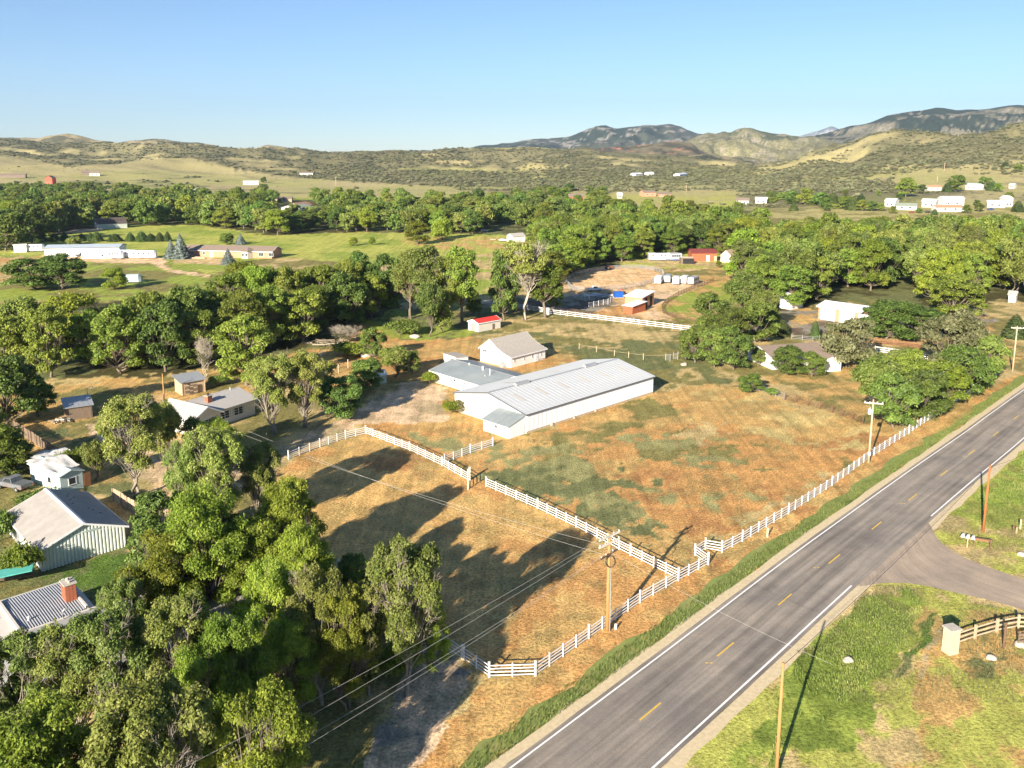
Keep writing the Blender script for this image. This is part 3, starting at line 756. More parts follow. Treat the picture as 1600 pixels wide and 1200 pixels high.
proto('cotbig2', 20, 6.5, 5.5, 48, 20000, .30, L_COT, 'tall', .06, .5, 233, multi=1, rl=(.24, .36))
proto('twig', 6, 3.2, .5, 26, 500, .18, L_OLV, 'vase', .92, .16, 232, multi=3, bark=BARKP, twigs=16, rl=(.28, .45))
for i in range(2): proto('bush%d' % i, 3.0, 2.4, .2, 18, 5000, .16, L_DRK if i else L_ASH, 'low', 0, .08, 240 + i, multi=3, rl=(.4, .6))
proto('willow', 11, 6, 2.0, 34, 11000, .3, L_ASH, 'round', 0, .3, 250, droop=.6, rl=(.3, .42))
for i in range(2): conifer('spruce%d' % i, 9, 3.4, 9000, .28, L_SPR, 260 + i)
for i in range(2): conifer('juniper%d' % i, 7, 3.0, 7000, .24, L_JUN, 270 + i, .55)
for i in range(3): proto('far%d' % i, 14, 7, 1.5, 30, 4200, .55, (L_COT, L_ELM, L_DRK)[i], ('round', 'tall', 'round')[i], 0, .35, 280 + i, rl=(.24, .40))
TREES = 0
def tree(kind, P, H, W, label, group=None, cat='tree', rz=None, name=None, rnd=random.Random(5)):
    """kind is a prototype name; H height and W crown width in metres"""
    global TREES
    TREES += 1
    tm, cm, h, r = PROTO[kind]
    nm = name or {'as': 'ash_tree', 'el': 'elm_tree', 'co': 'cottonwood_tree', 'dr': 'leafy_tree', 'ol': 'olive_tree', 'li': 'leafy_tree', 'ha': 'cottonwood_tree',
                  'tw': 'twiggy_shrub', 'bu': 'bush', 'wi': 'willow_tree', 'sp': 'spruce_tree', 'ju': 'juniper_tree', 'fa': 'leafy_tree'}[kind[:2]]
    e = empty(nm, P, rnd.random() * 6.28 if rz is None else rz, label, cat, group)
    sx = W / (2 * r); sz = H / h
    for n_, me in (('trunk', tm), ('crown', cm)):
        if me is None: continue
        o = inst(n_, me, e); o.scale = (sx, sx, sz)
    return e
def at_tree(kind, x, ytop, ybase, wpx, label, group=None, cat='tree', **kw):
    P = G(x, ybase); H = top_z(P, ytop) - P.z
    return tree(kind, P, H, wpx * math.hypot(P.y, CAM_H * .4) / 1350, label, group, cat, **kw)
T = at_tree
# foreground, bottom left
T('ash_near0', 330, 768, 985, 150, 'bright green tree in the middle of the foreground grove, above two others')
T('ash_near2', 262, 835, 1010, 140, 'bright green tree beside the lawn of the striped metal barn')
T('ash_near1', 400, 812, 975, 130, 'bright green tree in the grove with a dark gap on its right side', rz=1.5)
T('ash_near1', 452, 745, 925, 120, 'bright green tree at the edge of the front pasture, left of its long shadow')
0 and T('ash_near0', 505, 765, 915, 80, 'small bright tree leaning over the edge of the front pasture', rz=3)
T('elm_near0', 345, 662, 850, 130, 'grey green elm with many bare twigs above the gravel drive bend')
T('elm_near1', 410, 690, 830, 90, 'grey green elm by the left end of the front pasture fence', rz=2.5)
T('elm_near2', 300, 690, 850, 90, 'airy elm between the white house and the foreground grove', rz=1)
T('drk0', 258, 770, 885, 110, 'dark compact tree at the right end of the brown board fence')
T('elm_near1', 638, 835, 1085, 150, 'open grown elm with bare forked trunk beside the bottom pasture gate')
T('elm_near0', 578, 905, 1085, 100, 'leafy half of the forked elm, reaching to the left', rz=2)
T('elm_near2', 500, 890, 1100, 130, 'grey green elm left of the forked elm at the bottom of the pasture')
T('ash_near0', 425, 880, 1085, 110, 'yellow green tree between the bottom elms and the bright grove', rz=2)
T('elm_near0', 55, 985, 1200, 190, 'grey green tree below the white roof with the brick chimney, in the corner', rz=1)
T('elm_near2', 190, 945, 1180, 170, 'dull green tree in front of the white house roof, bottom edge', rz=3)
T('elm_near1', 290, 925, 1150, 150, 'light green elm on the right of the white roofs at the bottom', rz=.5)
T('ash_near1', 375, 955, 1190, 140, 'bright tree low at the bottom edge between two grey green ones', rz=4)
T('drk1', 552, 868, 945, 60, 'small dark tree at the left edge of the front pasture shadow')
T('ash_near2', 672, 925, 1050, 72, 'small bright green tree behind the bottom corner gate', rz=2)
0 and T('elm_near1', 560, 1050, 1330, 210, 'elm at the bottom of the view beside the drive', rz=1)
T('elm_near0', 250, 1060, 1380, 250, 'large elm at the very bottom left of the grove', rz=5)
T('ash_near1', 70, 1100, 1400, 240, 'green tree at the bottom left corner of the view', rz=5)
T('ash_near2', 420, 1080, 1340, 190, 'bright tree at the bottom between the two large elms')
for i, (x, y, w, h) in enumerate(((250, 1000, 60, 45), (320, 985, 70, 50), (380, 1010, 60, 45), (430, 960, 60, 48), (470, 900, 56, 44), (520, 945, 66, 50), (560, 1000, 70, 54), (600, 985, 50, 40), (330, 880, 60, 45), (400, 870, 60, 44), (470, 1050, 70, 55), (560, 1080, 80, 60), (620, 1060, 60, 50), (350, 1080, 80, 60), (250, 1100, 80, 60), (150, 1090, 80, 60), (290, 850, 50, 36), (360, 840, 50, 36), (660, 1010, 46, 40))):
    T('bush%d' % (i % 2), x, y - h, y, w, 'undergrowth bush in the shade of the foreground grove', 'undergrowth bushes of the foreground grove', 'bush')
T('ash_near1', 545, 915, 1105, 110, 'leafy young tree filling the gap beside the forked elm', rz=2.2)
T('elm_near2', 130, 975, 1190, 150, 'pale green elm in front of the shingled roof at the bottom left', rz=2.2)
T('ash_near2', 590, 880, 1010, 90, 'bright bushy tree behind the forked elm', rz=.4)
T('ash_near0', 480, 820, 990, 100, 'bright bushy tree between the grove and the pale shaded fence', rz=4.4)
T('elm_near0', 200, 900, 1060, 90, 'light elm reaching over the shingled roof', rz=3.3)
T('ash_near1', 455, 955, 1125, 110, 'bright green tree in the hollow of the grove, left of the pale gravel', rz=5.2)
T('ash_near2', 320, 1015, 1235, 130, 'broad bright tree low in the grove among grey elms', rz=1.2)
# left edge
T('elm_near1', 215, 612, 778, 125, 'leaning elm with a thick pale trunk beside the brown board fence', rz=.6)
T('elm1', 262, 630, 735, 60, 'slim elm left of the white house gable')
T('drk0', 12, 555, 668, 110, 'dark tree with a stout trunk at the left edge of the dry paddock')
T('cot1', 60, 585, 650, 60, 'small light green tree drooping over the paddock at left')
T('cot0', -15, 640, 745, 110, 'green tree at the left edge above the parked pickup')
T('drk1', 25, 690, 740, 70, 'low dark green tree behind the board fence at the left edge')
T('bush0', 110, 700, 740, 40, 'bright green bush behind the pale blue trailer', cat='bush')
T('elm1', 150, 690, 752, 44, 'thin grey tree overhanging the pale blue trailer')
T('bush1', 60, 768, 792, 60, 'dark bush beside the far corner of the striped metal barn', cat='bush')
T('bush0', 35, 850, 905, 60, 'weedy bush beside the wall of the striped metal barn', cat='bush')
T('bush1', -5, 800, 850, 60, 'dark bush at the left edge below the pickup', cat='bush')
T('elm2', 312, 655, 720, 60, 'small airy tree in front of the white house gable')
T('ash_near2', 338, 655, 745, 80, 'light green tree hiding the foot of the white house')
T('bush0', 310, 730, 790, 60, 'light green bush on the bend of the gravel drive', cat='bush')
# beside the white house and along the drive
T('elm_near1', 428, 552, 678, 95, 'tall grey elm at the right end of the white house', rz=2)
T('elm_near2', 478, 546, 668, 95, 'elm with a bare dead top rising from its crown by the drive', rz=4)
T('drk2', 534, 588, 655, 78, 'round green tree with a pale trunk at the edge of the drive')
T('elm2', 505, 566, 640, 56, 'shaded elm between the dead topped elm and the round tree')
T('drk1', 575, 560, 611, 58, 'flat topped tree left of the pale blue shed by the drive')
T('elm1', 618, 543, 590, 58, 'olive green tree hiding the end of the small shed', rz=3)
T('elm0', 642, 548, 585, 34, 'last and smallest tree of the row above the gravel yard')
T('bush0', 671, 580, 600, 24, 'small bright bush at the corner of the blue grey roofed building', cat='bush')
T('bush0', 705, 625, 646, 26, 'green bush against the bright gable of the big metal barn', cat='bush')
T('olv0', 719, 624, 646, 18, 'grey sage bush next to the green bush at the big metal barn', cat='bush')
T('drk0', 583, 510, 562, 46, 'bushy green tree over the white sheet in the middle field')
T('bush0', 548, 534, 556, 52, 'low spreading bush left of the bushy tree in the middle field', cat='bush')
T('twig', 322, 530, 588, 34, 'bare grey twiggy shrub at the edge of the dark wood', cat='shrub')
T('twig', 345, 488, 545, 34, 'pale dead shrub standing above the bare twiggy one', cat='shrub')
T('cot2', 385, 486, 602, 100, 'full green tree at the right end of the dark wood')
T('bush1', 342, 586, 602, 30, 'dark bush at the foot of the full green tree', cat='bush')
T('twig', 540, 510, 535, 60, 'sprawling heap of dead branches at the wood edge', cat='shrub', name='brush_pile')
# the two groups of tall cottonwoods in the middle
T('cotbig', 642, 388, 498, 60, 'leftmost tall cottonwood of the central group')
T('cotbig', 675, 382, 508, 78, 'tallest grey green cottonwood of the central group', rz=2)
T('cotbig2', 722, 383, 508, 62, 'tall cottonwood with a bare lower trunk left of the red roofed shed', rz=1)
T('cotbig2', 703, 395, 510, 50, 'cottonwood squeezed in the middle of the central group', rz=4)
T('elm1', 672, 442, 526, 50, 'lower grey green elm in front of the tall cottonwoods')
T('elm0', 690, 455, 520, 40, 'slender elm right in front of the central cottonwoods', rz=3)
T('bush1', 630, 500, 524, 52, 'low bush at the foot of the central cottonwoods', cat='bush')
T('cot3', 740, 455, 492, 26, 'young tree beside the right trunk of the central cottonwoods')
T('drk1', 787, 388, 500, 50, 'dark tree left of the half dead cottonwood')
T('halfdead', 822, 378, 500, 96, 'half dead cottonwood with white bare branches spread over its crown', rz=.7)
T('cotbig2', 852, 405, 496, 60, 'green cottonwood on the right of the half dead one', rz=2)
T('cotbig', 800, 400, 488, 44, 'narrow cottonwood behind the half dead one', rz=5)
T('cot1', 866, 432, 484, 30, 'smaller cottonwood by the left end of the riding arena')
# right side
T('drk0', 1112, 455, 522, 62, 'round dark tree at the curve of the arena lane')
T('drk2', 1086, 505, 566, 58, 'dense green tree at the end of the long white fence')
T('drk1', 1116, 512, 574, 52, 'dark dense evergreen, left of the pair by the white house', rz=1)
T('drk0', 1146, 508, 577, 60, 'dark dense evergreen, right of the pair by the white house')
T('drk1', 1140, 480, 545, 60, 'dark tree behind the pair of dense evergreens')
T('elm1', 1160, 428, 505, 70, 'grey green elm above the dark trees near the lane')
T('drk2', 1180, 470, 535, 70, 'dark green tree left of the driveway to the three door garage')
T('elm2', 1185, 545, 572, 32, 'small light tree against the white wall of the brown roofed house')
T('drk0', 1172, 583, 614, 42, 'round green bush in the dry field below the brown roofed house', cat='bush')
T('bush1', 1205, 606, 618, 20, 'tiny bush at the start of the brown pipe fence', cat='bush')
T('drk1', 1230, 540, 586, 50, 'green tree in front of the brown roofed house')
T('drk2', 1268, 550, 588, 48, 'green tree beside the bird box in front of the brown roofed house', rz=3)
T('olv0', 1325, 494, 574, 86, 'large grey olive tree right of the brown roofed house')
T('bush1', 1355, 550, 574, 60, 'low juniper hedge spreading right of the olive tree', cat='bush')
T('juniper0', 1273, 500, 528, 18, 'small conical evergreen by the paved yard of the garage')
T('juniper1', 1222, 498, 525, 26, 'small conical evergreen left of the paved yard')
T('elm0', 1192, 455, 520, 60, 'drooping elm between the lane and the white building')
T('elm1', 1365, 560, 655, 84, 'grey green elm at the lower left of the roadside grove')
T('drk0', 1395, 580, 668, 80, 'bright leafy tree at the front of the roadside grove')
T('drk2', 1440, 575, 655, 84, 'dark leafy tree in the middle of the roadside grove')
T('cot1', 1425, 545, 625, 70, 'tree at the back of the roadside grove near the white rail fence')
T('lit0', 1475, 565, 635, 70, 'fresh green tree of the roadside grove close to the white fence')
T('drk1', 1500, 540, 620, 80, 'dark green tree at the right of the roadside grove')
T('olv1', 1490, 486, 585, 110, 'broad grey olive tree at the top of the roadside grove')
T('elm2', 1540, 525, 600, 70, 'grey green elm at the upper right end of the roadside grove')
T('elm0', 1410, 545, 585, 60, 'young grey tree behind the white rail fence')
T('drk0', 1528, 560, 606, 60, 'tree overhanging the top end of the roadside fence', rz=2)
T('drk1', 1385, 470, 530, 84, 'dark tree right of the three door garage')
T('drk2', 1430, 474, 532, 96, 'wide dark tree over the red wooden fence')
T('cot1', 1490, 425, 500, 90, 'tall tree with a pale forked trunk by the paved lot')
T('juniper0', 1585, 490, 528, 40, 'evergreen by the utility pole at the right edge')
# left middle field
T('drk0', 55, 402, 452, 92, 'broad dark tree in the field in front of the long white barn')
T('drk2', 98, 396, 452, 80, 'tree with a visible trunk in front of the long white barn')
T('elm1', 118, 370, 398, 26, 'tree growing in front of the long white barn wall')
T('lit0', 180, 418, 452, 40, 'light tree left of the pale blue field trailer')
T('spruce0', 283, 364, 404, 34, 'blue spruce at the left corner of the brick house')
T('spruce1', 268, 374, 404, 26, 'smaller blue spruce left of the brick house')
T('spruce0', 357, 388, 413, 26, 'blue spruce in front of the brick house wall', rz=2)
T('spruce1', 376, 364, 382, 20, 'blue spruce behind the brick house roof', rz=1)
T('drk1', 355, 364, 382, 24, 'green tree behind the brick house roof')
T('lit0', 652, 345, 382, 40, 'yellow green tree alone in the bright meadow')
T('willow', 691, 341, 374, 34, 'rounded willow at the far edge of the bright meadow')
T('lit1', 552, 370, 384, 16, 'small sapling in the bright meadow, left of two')
T('lit1', 581, 370, 383, 12, 'small sapling in the bright meadow, right of two')
T('drk1', 1124, 392, 402, 10, 'tiny tree between the red barn and the white gabled shed') if False else None
T('cot2', 1126, 345, 398, 50, 'tree with a pale trunk behind the red barn')
T('drk2', 1155, 385, 408, 34, 'tree right of the white gabled shed')
T('lit0', 1123, 408, 418, 10, 'tiny green sapling in front of the red barn')
T('drk0', 412, 276, 286, 10, 'lone round tree on the far yellow slope')
for i, (x, w) in enumerate(((62, 26), (85, 18), (101, 16), (128, 18), (142, 14), (152, 20), (180, 26), (204, 18), (222, 22), (236, 22), (250, 18), (262, 14))):
    P = G(x, 377 if x > 55 else 380)
    tree('juniper%d' % (i % 2), P, 4.2 + (i * 7 % 3) * .6, w * P.y / 1350, 'dark evergreen of the windbreak row behind the long white barn', 'evergreens of the windbreak row')
for i, (x, y, h) in enumerate(((1415, 308, 30), (1383, 315, 0), (1494, 300, 26), (1538, 296, 20), (1550, 298, 16), (1576, 314, 14), (1590, 270, 14), (1570, 264, 12), (1347, 330, 18), (1362, 330, 16), (1332, 328, 22), (1258, 320, 26), (1282, 322, 22), (1300, 324, 24), (1320, 326, 20), (1237, 316, 18), (1210, 312, 14), (1372, 306, 8), (1526, 322, 10), (1240, 330, 14), (1395, 334, 12), (1436, 334, 9), (1460, 336, 10), (1510, 334, 14), (1530, 331, 13), (1590, 331, 18), (1376, 330, 12), (1405, 312, 10), (1480, 300, 16), (1560, 300, 14), (1440, 300, 12), (1345, 316, 14), (1320, 306, 10), (1290, 330, 12))):
    if h: T(('far2', 'juniper0', 'far0')[i % 3] if i else 'far0', x, y - h, y, h * 1.15, 'tree among the white houses on the right hillside', 'trees among the hillside houses')

# belts of trees: random places inside a polygon of the photograph, nearest 300 in all as single trees
FAR = []
# clearings kept free of trees in front of buildings: (x, y base, half width, depth below)
CLEAR = [(165, 357, 40, 28), (165, 304, 10, 10), (295, 300, 12, 12), (455, 335, 55, 16), (470, 325, 30, 12), (800, 380, 34, 22), (1225, 483, 14, 26), (1317, 502, 46, 34), (1100, 408, 40, 24), (80, 287, 9, 9), (390, 290, 14, 10), (905, 310, 14, 8), (1005, 300, 60, 20), (1560, 478, 40, 16), (440, 312, 30, 12), (790, 362, 30, 6), (1030, 408, 22, 12), (260, 345, 8, 8)]
LM = {'a': ((60, 'at the left edge of the view'), (150, 'behind the low weathered shed'), (240, 'behind the yard light pole'), (320, 'behind the firewood shelter'), (400, 'beside the bare twiggy shrubs'), (480, 'above the brush heap'), (560, 'behind the white covered heap'), (700, 'left of the central cottonwoods')),
      'b': ((1200, 'above the grey stock trailers'), (1260, 'beside the white outbuilding'), (1330, 'behind the three door garage'), (1400, 'right of the garage'), (1460, 'above the wide dark tree'), (1530, 'above the roadside grove'), (1700, 'at the right edge by the dark paved lot')),
      'c': ((850, 'left of the sandy arena'), (920, 'at the far left corner of the arena'), (990, 'behind the middle of the arena'), (1060, 'behind the white campers'), (1120, 'behind the red barn'), (1300, 'right of the gabled shed')),
      'd': ((60, 'at the far left edge'), (130, 'left of the monitor roof barn'), (210, 'behind the monitor roof barn'), (290, 'above the blue spruces'), (360, 'above the brick ranch house'), (600, 'left of the big white hall')),
      'e': ((480, 'below the big white hall'), (540, 'left of the two saplings'), (600, 'behind the two saplings'), (670, 'behind the lone yellow green tree'), (730, 'right of the rounded willow'), (900, 'left of the gabled cottage'))}
KN = {'cot': 'green cottonwood', 'drk': 'dark leafy tree', 'elm': 'grey green tree', 'lit': 'bright green tree', 'far': 'rounded tree', 'ju': 'evergreen'}
def belt(poly, gap, n_try, kinds, hh, ww, lm, group, cap, seed):
    rng = random.Random(seed); pts = []
    W_ = [G(x, y) for x, y in poly]; P2 = [(p.x, p.y) for p in W_]
    x0, x1 = min(p[0] for p in P2), max(p[0] for p in P2); y0, y1 = min(p[1] for p in P2), max(p[1] for p in P2)
    for _ in range(n_try):
        X = x0 + (x1 - x0) * rng.random(); Y = y0 + (y1 - y0) * rng.random()
        if not in_poly(np.array([X]), np.array([Y]), P2)[0]: continue
        if any((X - a) ** 2 + (Y - b) ** 2 < gap * gap for a, b in pts): continue
        px = 800 + 1350 * X / Y; py = project(X, Y, gz(X, Y))[1]
        if not -60 < px < 1660: continue
        if any(abs(px - e[0]) < e[2] and e[1] - 9 < py < e[1] + e[3] for e in CLEAR): continue
        pts.append((X, Y))
    pts.sort(key=lambda p: p[1])
    for i, (X, Y) in enumerate(pts):
        H = hh[0] + (hh[1] - hh[0]) * rng.random() ** 1.3; W = ww[0] + (ww[1] - ww[0]) * rng.random(); k = rng.choice(kinds)
        P = Vector((X, Y, float(gz(X, Y))))
        if i < cap:
            px = 800 + 1350 * X / Y; where = next((t for lim, t in LM[lm] if px < lim), LM[lm][-1][1])
            row = ('front row', 'second row', 'third row', 'back rows')[min(3, int(4 * i / cap))]
            size = 'tall ' if H > (hh[0] + hh[1]) / 2 + 1 else ('small ' if H < hh[0] + (hh[1] - hh[0]) * .22 else '')
            tree(k, P, H, W, size + KN[k[:3]] + ' ' + where + ', ' + row, group)
        else: FAR.append((P, H, W, rng.random() * 6.28))
belt([(-90, 602), (60, 594), (220, 586), (330, 573), (440, 546), (520, 522), (600, 494), (612, 478), (560, 480), (430, 490), (360, 505), (300, 530), (200, 552), (60, 564), (-90, 566)],
     7.2, 1700, ['cot0', 'cot1', 'cot2', 'cot3', 'lit1', 'drk0', 'cot2', 'drk1'], (11.5, 17), (9, 13), 'a', 'cottonwoods of the wood behind the paddock', 95, 1)
belt([(1152, 452), (1200, 478), (1235, 486), (1275, 468), (1310, 462), (1380, 462), (1440, 482), (1540, 466), (1680, 474), (1680, 392), (1500, 386), (1300, 386), (1200, 394), (1160, 415)],
     8.6, 1600, ['cot0', 'cot1', 'cot2', 'cot3', 'elm1', 'elm2', 'drk1', 'lit0', 'cotbig'], (13, 19), (10, 14), 'b', 'trees of the wood on the right', 85, 2)
belt([(860, 446), (905, 428), (945, 413), (1020, 404), (1085, 396), (1150, 392), (1180, 388), (1186, 372), (1100, 364), (900, 366), (815, 372), (840, 392), (850, 420)],
     8.6, 1600, ['cot0', 'cot1', 'cot2', 'cot3', 'drk0', 'drk2', 'lit1', 'elm2'], (12, 17), (10, 14), 'c', 'trees of the wood behind the riding arena', 75, 3)
belt([(-70, 402), (20, 392), (50, 386), (100, 364), (130, 359), (205, 354), (300, 352), (395, 362), (425, 369), (425, 352), (300, 340), (100, 340), (-70, 352)],
     11, 1500, ['far0', 'far1', 'far2', 'cot1', 'drk1', 'lit0'], (13, 20), (12, 17), 'd', 'trees beyond the left meadow', 36, 4)
belt([(425, 369), (470, 362), (560, 363), (640, 364), (700, 366), (760, 366), (780, 352), (700, 344), (560, 346), (425, 352)],
     11, 1200, ['far0', 'far1', 'far2', 'lit1', 'drk2'], (10, 15), (10, 15), 'e', 'trees beyond the bright meadow', 34, 5)
belt([(-70, 350), (100, 338), (300, 338), (430, 350), (560, 343), (760, 345), (830, 362), (900, 362), (1186, 368), (1190, 352), (1100, 340), (960, 334), (880, 328), (780, 320), (640, 318), (500, 316), (400, 312), (200, 306), (60, 304), (-70, 306)],
     12.5, 5200, ['far0'], (8, 17), (10, 16), '', '', 0, 6)
belt([(1180, 368), (1190, 392), (1300, 386), (1500, 386), (1680, 392), (1680, 366), (1500, 364), (1420, 362), (1300, 364)],
     11, 1500, ['far0'], (9, 13), (10, 14), '', '', 0, 7)
belt([(780, 306), (870, 318), (990, 306), (980, 300), (860, 298)], 13, 250, ['far0'], (6, 10), (9, 13), '', '', 0, 8)
belt([(1200, 318), (1330, 330), (1345, 322), (1300, 312), (1200, 306)], 12, 250, ['far0'], (5, 9), (8, 12), '', '', 0, 9)
belt([(-60, 304), (60, 300), (200, 300), (200, 292), (-60, 290)], 15, 500, ['far0'], (5, 10), (8, 12), '', '', 0, 10)
def scatter(name, pts, protos_, label=None, cat=None, sc0=None):
    """many copies of a crown on points: geometry nodes instances of crowns that stand in the scene"""
    n = len(pts)
    me = bpy.data.meshes.new(name); me.vertices.add(n)
    me.vertices.foreach_set('co', np.array([tuple(p[0]) for p in pts], np.float32).ravel())
    a = me.attributes.new('sc', 'FLOAT_VECTOR', 'POINT'); a.data.foreach_set('vector', np.array([(p[2], p[2], p[1]) for p in pts], np.float32).ravel())
    r = me.attributes.new('rz', 'FLOAT', 'POINT'); r.data.foreach_set('value', np.array([p[3] for p in pts], np.float32))
    o = bpy.data.objects.new(name, me); link(o); tag(o, label, cat, kind='stuff')
    ng = bpy.data.node_groups.new(name, 'GeometryNodeTree')
    ng.interface.new_socket('Geometry', in_out='INPUT', socket_type='NodeSocketGeometry'); ng.interface.new_socket('Geometry', in_out='OUTPUT', socket_type='NodeSocketGeometry')
    N = ng.nodes; gi = N.new('NodeGroupInput'); go = N.new('NodeGroupOutput'); ip = N.new('GeometryNodeInstanceOnPoints')
    j = N.new('GeometryNodeGeometryToInstance')
    for src in protos_:
        oi = N.new('GeometryNodeObjectInfo'); oi.transform_space = 'ORIGINAL'; oi.inputs['Object'].default_value = src; oi.inputs['As Instance'].default_value = False
        # undo nothing: the crown mesh is taken in its own space
        ng.links.new(oi.outputs['Geometry'], j.inputs[0])
    ng.links.new(gi.outputs[0], ip.inputs['Points']); ng.links.new(j.outputs[0], ip.inputs['Instance'])
    ip.inputs['Pick Instance'].default_value = True
    at = N.new('GeometryNodeInputNamedAttribute'); at.data_type = 'FLOAT_VECTOR'; at.inputs['Name'].default_value = 'sc'
    ar = N.new('GeometryNodeInputNamedAttribute'); ar.data_type = 'FLOAT'; ar.inputs['Name'].default_value = 'rz'
    cx = N.new('ShaderNodeCombineXYZ')
    ng.links.new(ar.outputs['Attribute'], cx.inputs['Z']); ng.links.new(cx.outputs[0], ip.inputs['Rotation'])
    ng.links.new(at.outputs['Attribute'], ip.inputs['Scale'])
    ng.links.new(ip.outputs[0], go.inputs[0])
    md = o.modifiers.new('scatter', 'NODES'); md.node_group = ng
    return o
def crown_object(key):
    for o in bpy.data.objects:
        if o.data is PROTO[key][1]: return o
_cr = [crown_object(k) for k in ('far0', 'far1', 'far2')]
for c_ in _cr: print('crown', c_)
scatter('far_woods', [(P - Vector((0, 0, 1.0)), H / 14, W / 14, r) for P, H, W, r in FAR], [c for c in _cr if c])
# scrub and junipers of the hillsides
def scrub_mesh(seed, n, s):
    rng = np.random.default_rng(seed)
    V, Fq, t = leaves(rng, [(0, 0, .5), (.5, .2, .35), (-.4, .3, .3), (.1, -.5, .3)], [.6, .45, .45, .4], n, s)
    return mesh_np('foliage', V, Fq, L_SHB, attr=t)
print('trees', TREES, 'far', len(FAR))
srng = np.random.default_rng(77)
def hill_points(n, cond, size):
    X = (srng.random(n) * 1.5 - .72); Y = 700 + 1850 * srng.random(n) ** .85; X = X * Y
    Z = gz(X, Y); px, py = project(X, Y, Z)
    shr = fbm(X, Y, 260, 5, 120, .6) * .6 + fbm(X, Y, 42, 3, 130, .6) * .4
    dens = np.where(px < 1180, .62, .52)
    dens = np.where(in_poly(px, py, [(-500, 300), (-500, 240), (0, 241), (60, 250), (110, 262), (170, 260), (225, 247), (300, 247), (345, 258), (400, 270), (470, 278), (560, 284), (700, 292), (760, 310), (-500, 330)]), .1, dens)
    dens = np.where((px > 1150) & (Y > 760), .74, dens); dens = np.where(py < 236, .6, dens)
    dens = np.where((px > 1150) & (py > 300 - 26 * (px > 1400)), .12, dens); dens = np.where((Y < 1000) & (px < 1150), .0, dens)
    k = (srng.random(n) < sstep(.66 - dens * .45, .76 - dens * .45, shr) * .9 + .04 * dens) & (px > -80) & (px < 1680)
    X, Y, Z = X[k], Y[k], Z[k]; m = len(X); s = size[0] + (size[1] - size[0]) * srng.random(m) ** 2.5
    return [(Vector((x, y, z)), b * .9, b, r) for x, y, z, b, r in zip(X, Y, Z, s, srng.random(m) * 6.28)]
sb = bpy.data.objects.new('hill_shrub', scrub_mesh(1, 60, .34)); link(sb)
_p = G(1290, 300); sb.location = _p; sb.scale = (2.5, 2.5, 2.5); tag(sb, 'small dark scrub bush alone on the dry slope above the right wood', 'bush')
pts = hill_points(110000, None, (1.1, 4.4))
print('scrub', len(pts))
scatter('hillside_scrub', pts, [sb])
# ------------------------------------------------------------------ buildings
WHT = pm('white_siding', (.80, .79, .76), .06, .6, .6); WHTM = pm('white_metal', (.74, .76, .78), .07, .5, .45)
ROOFG = pm('light_metal_roof', (.52, .54, .55), .08, .25, .55, .05, dirt=(.50, .47, .42), dirt_amt=.3)
ROOFB = pm('blue_grey_roof', (.24, .275, .29), .14, .35, .5, dirt=(.34, .36, .34), dirt_amt=.5)
SHING = pm('grey_shingle', (.42, .38, .33), .18, 3, .9, bump=.3, bsc=14); SHINB = pm('brown_shingle', (.25, .195, .155), .2, 2, .9)
SHINW = pm('pale_shingle', (.42, .405, .38), .1, 3, .9, bump=.2); TRIM = pm('dark_trim', (.12, .13, .14), .1, 2, .5)
GLASS = pm('window_glass', (.035, .045, .055), .3, 2, .12); BRICK = pm('brick', (.40, .135, .075), .25, 6, .85)
TANB = pm('tan_brick', (.50, .27, .17), .12, 5, .85); REDR = pm('red_metal_roof', (.62, .05, .045), .1, .8, .45)
WOODW = pm('weathered_wood', (.20, .15, .11), .35, 3, .9, stretch=(4, 4, .6)); WOODR = pm('red_wood', (.36, .12, .06), .2, 2, .85)
CONC = pm('concrete', (.46, .42, .36), .2, 2, .9); GALV = pm('galvanised_metal', (.42, .44, .45), .15, 1.2, .4, .4)
TEAL = pm('teal_sheet', (.10, .42, .36), .15, 2, .5); PBLUE = pm('pale_blue_siding', (.46, .56, .56), .12, 2, .7)
TAR = pm('membrane_roof', (.36, .335, .305), .16, .8, .85, dirt=(.30, .28, .26), dirt_amt=.4); RUSTM = pm('rusty_brown', (.25, .12, .06), .3, 3, .8)
BLACK = pm('black', (.02, .02, .022), .3, 3, .6); SAGE = pm('sage_roof', (.26, .30, .24), .12, 1, .8); CREAM = pm('cream_siding', (.66, .61, .52), .1, 1.5, .8)
STEEL = pm('rust_brown_pipe', (.17, .09, .055), .25, 3, .8); BLUEP = pm('blue_plastic', (.02, .10, .42), .1, 3, .4); TANW = pm('tan_boards', (.46, .36, .24), .25, 3, .9)

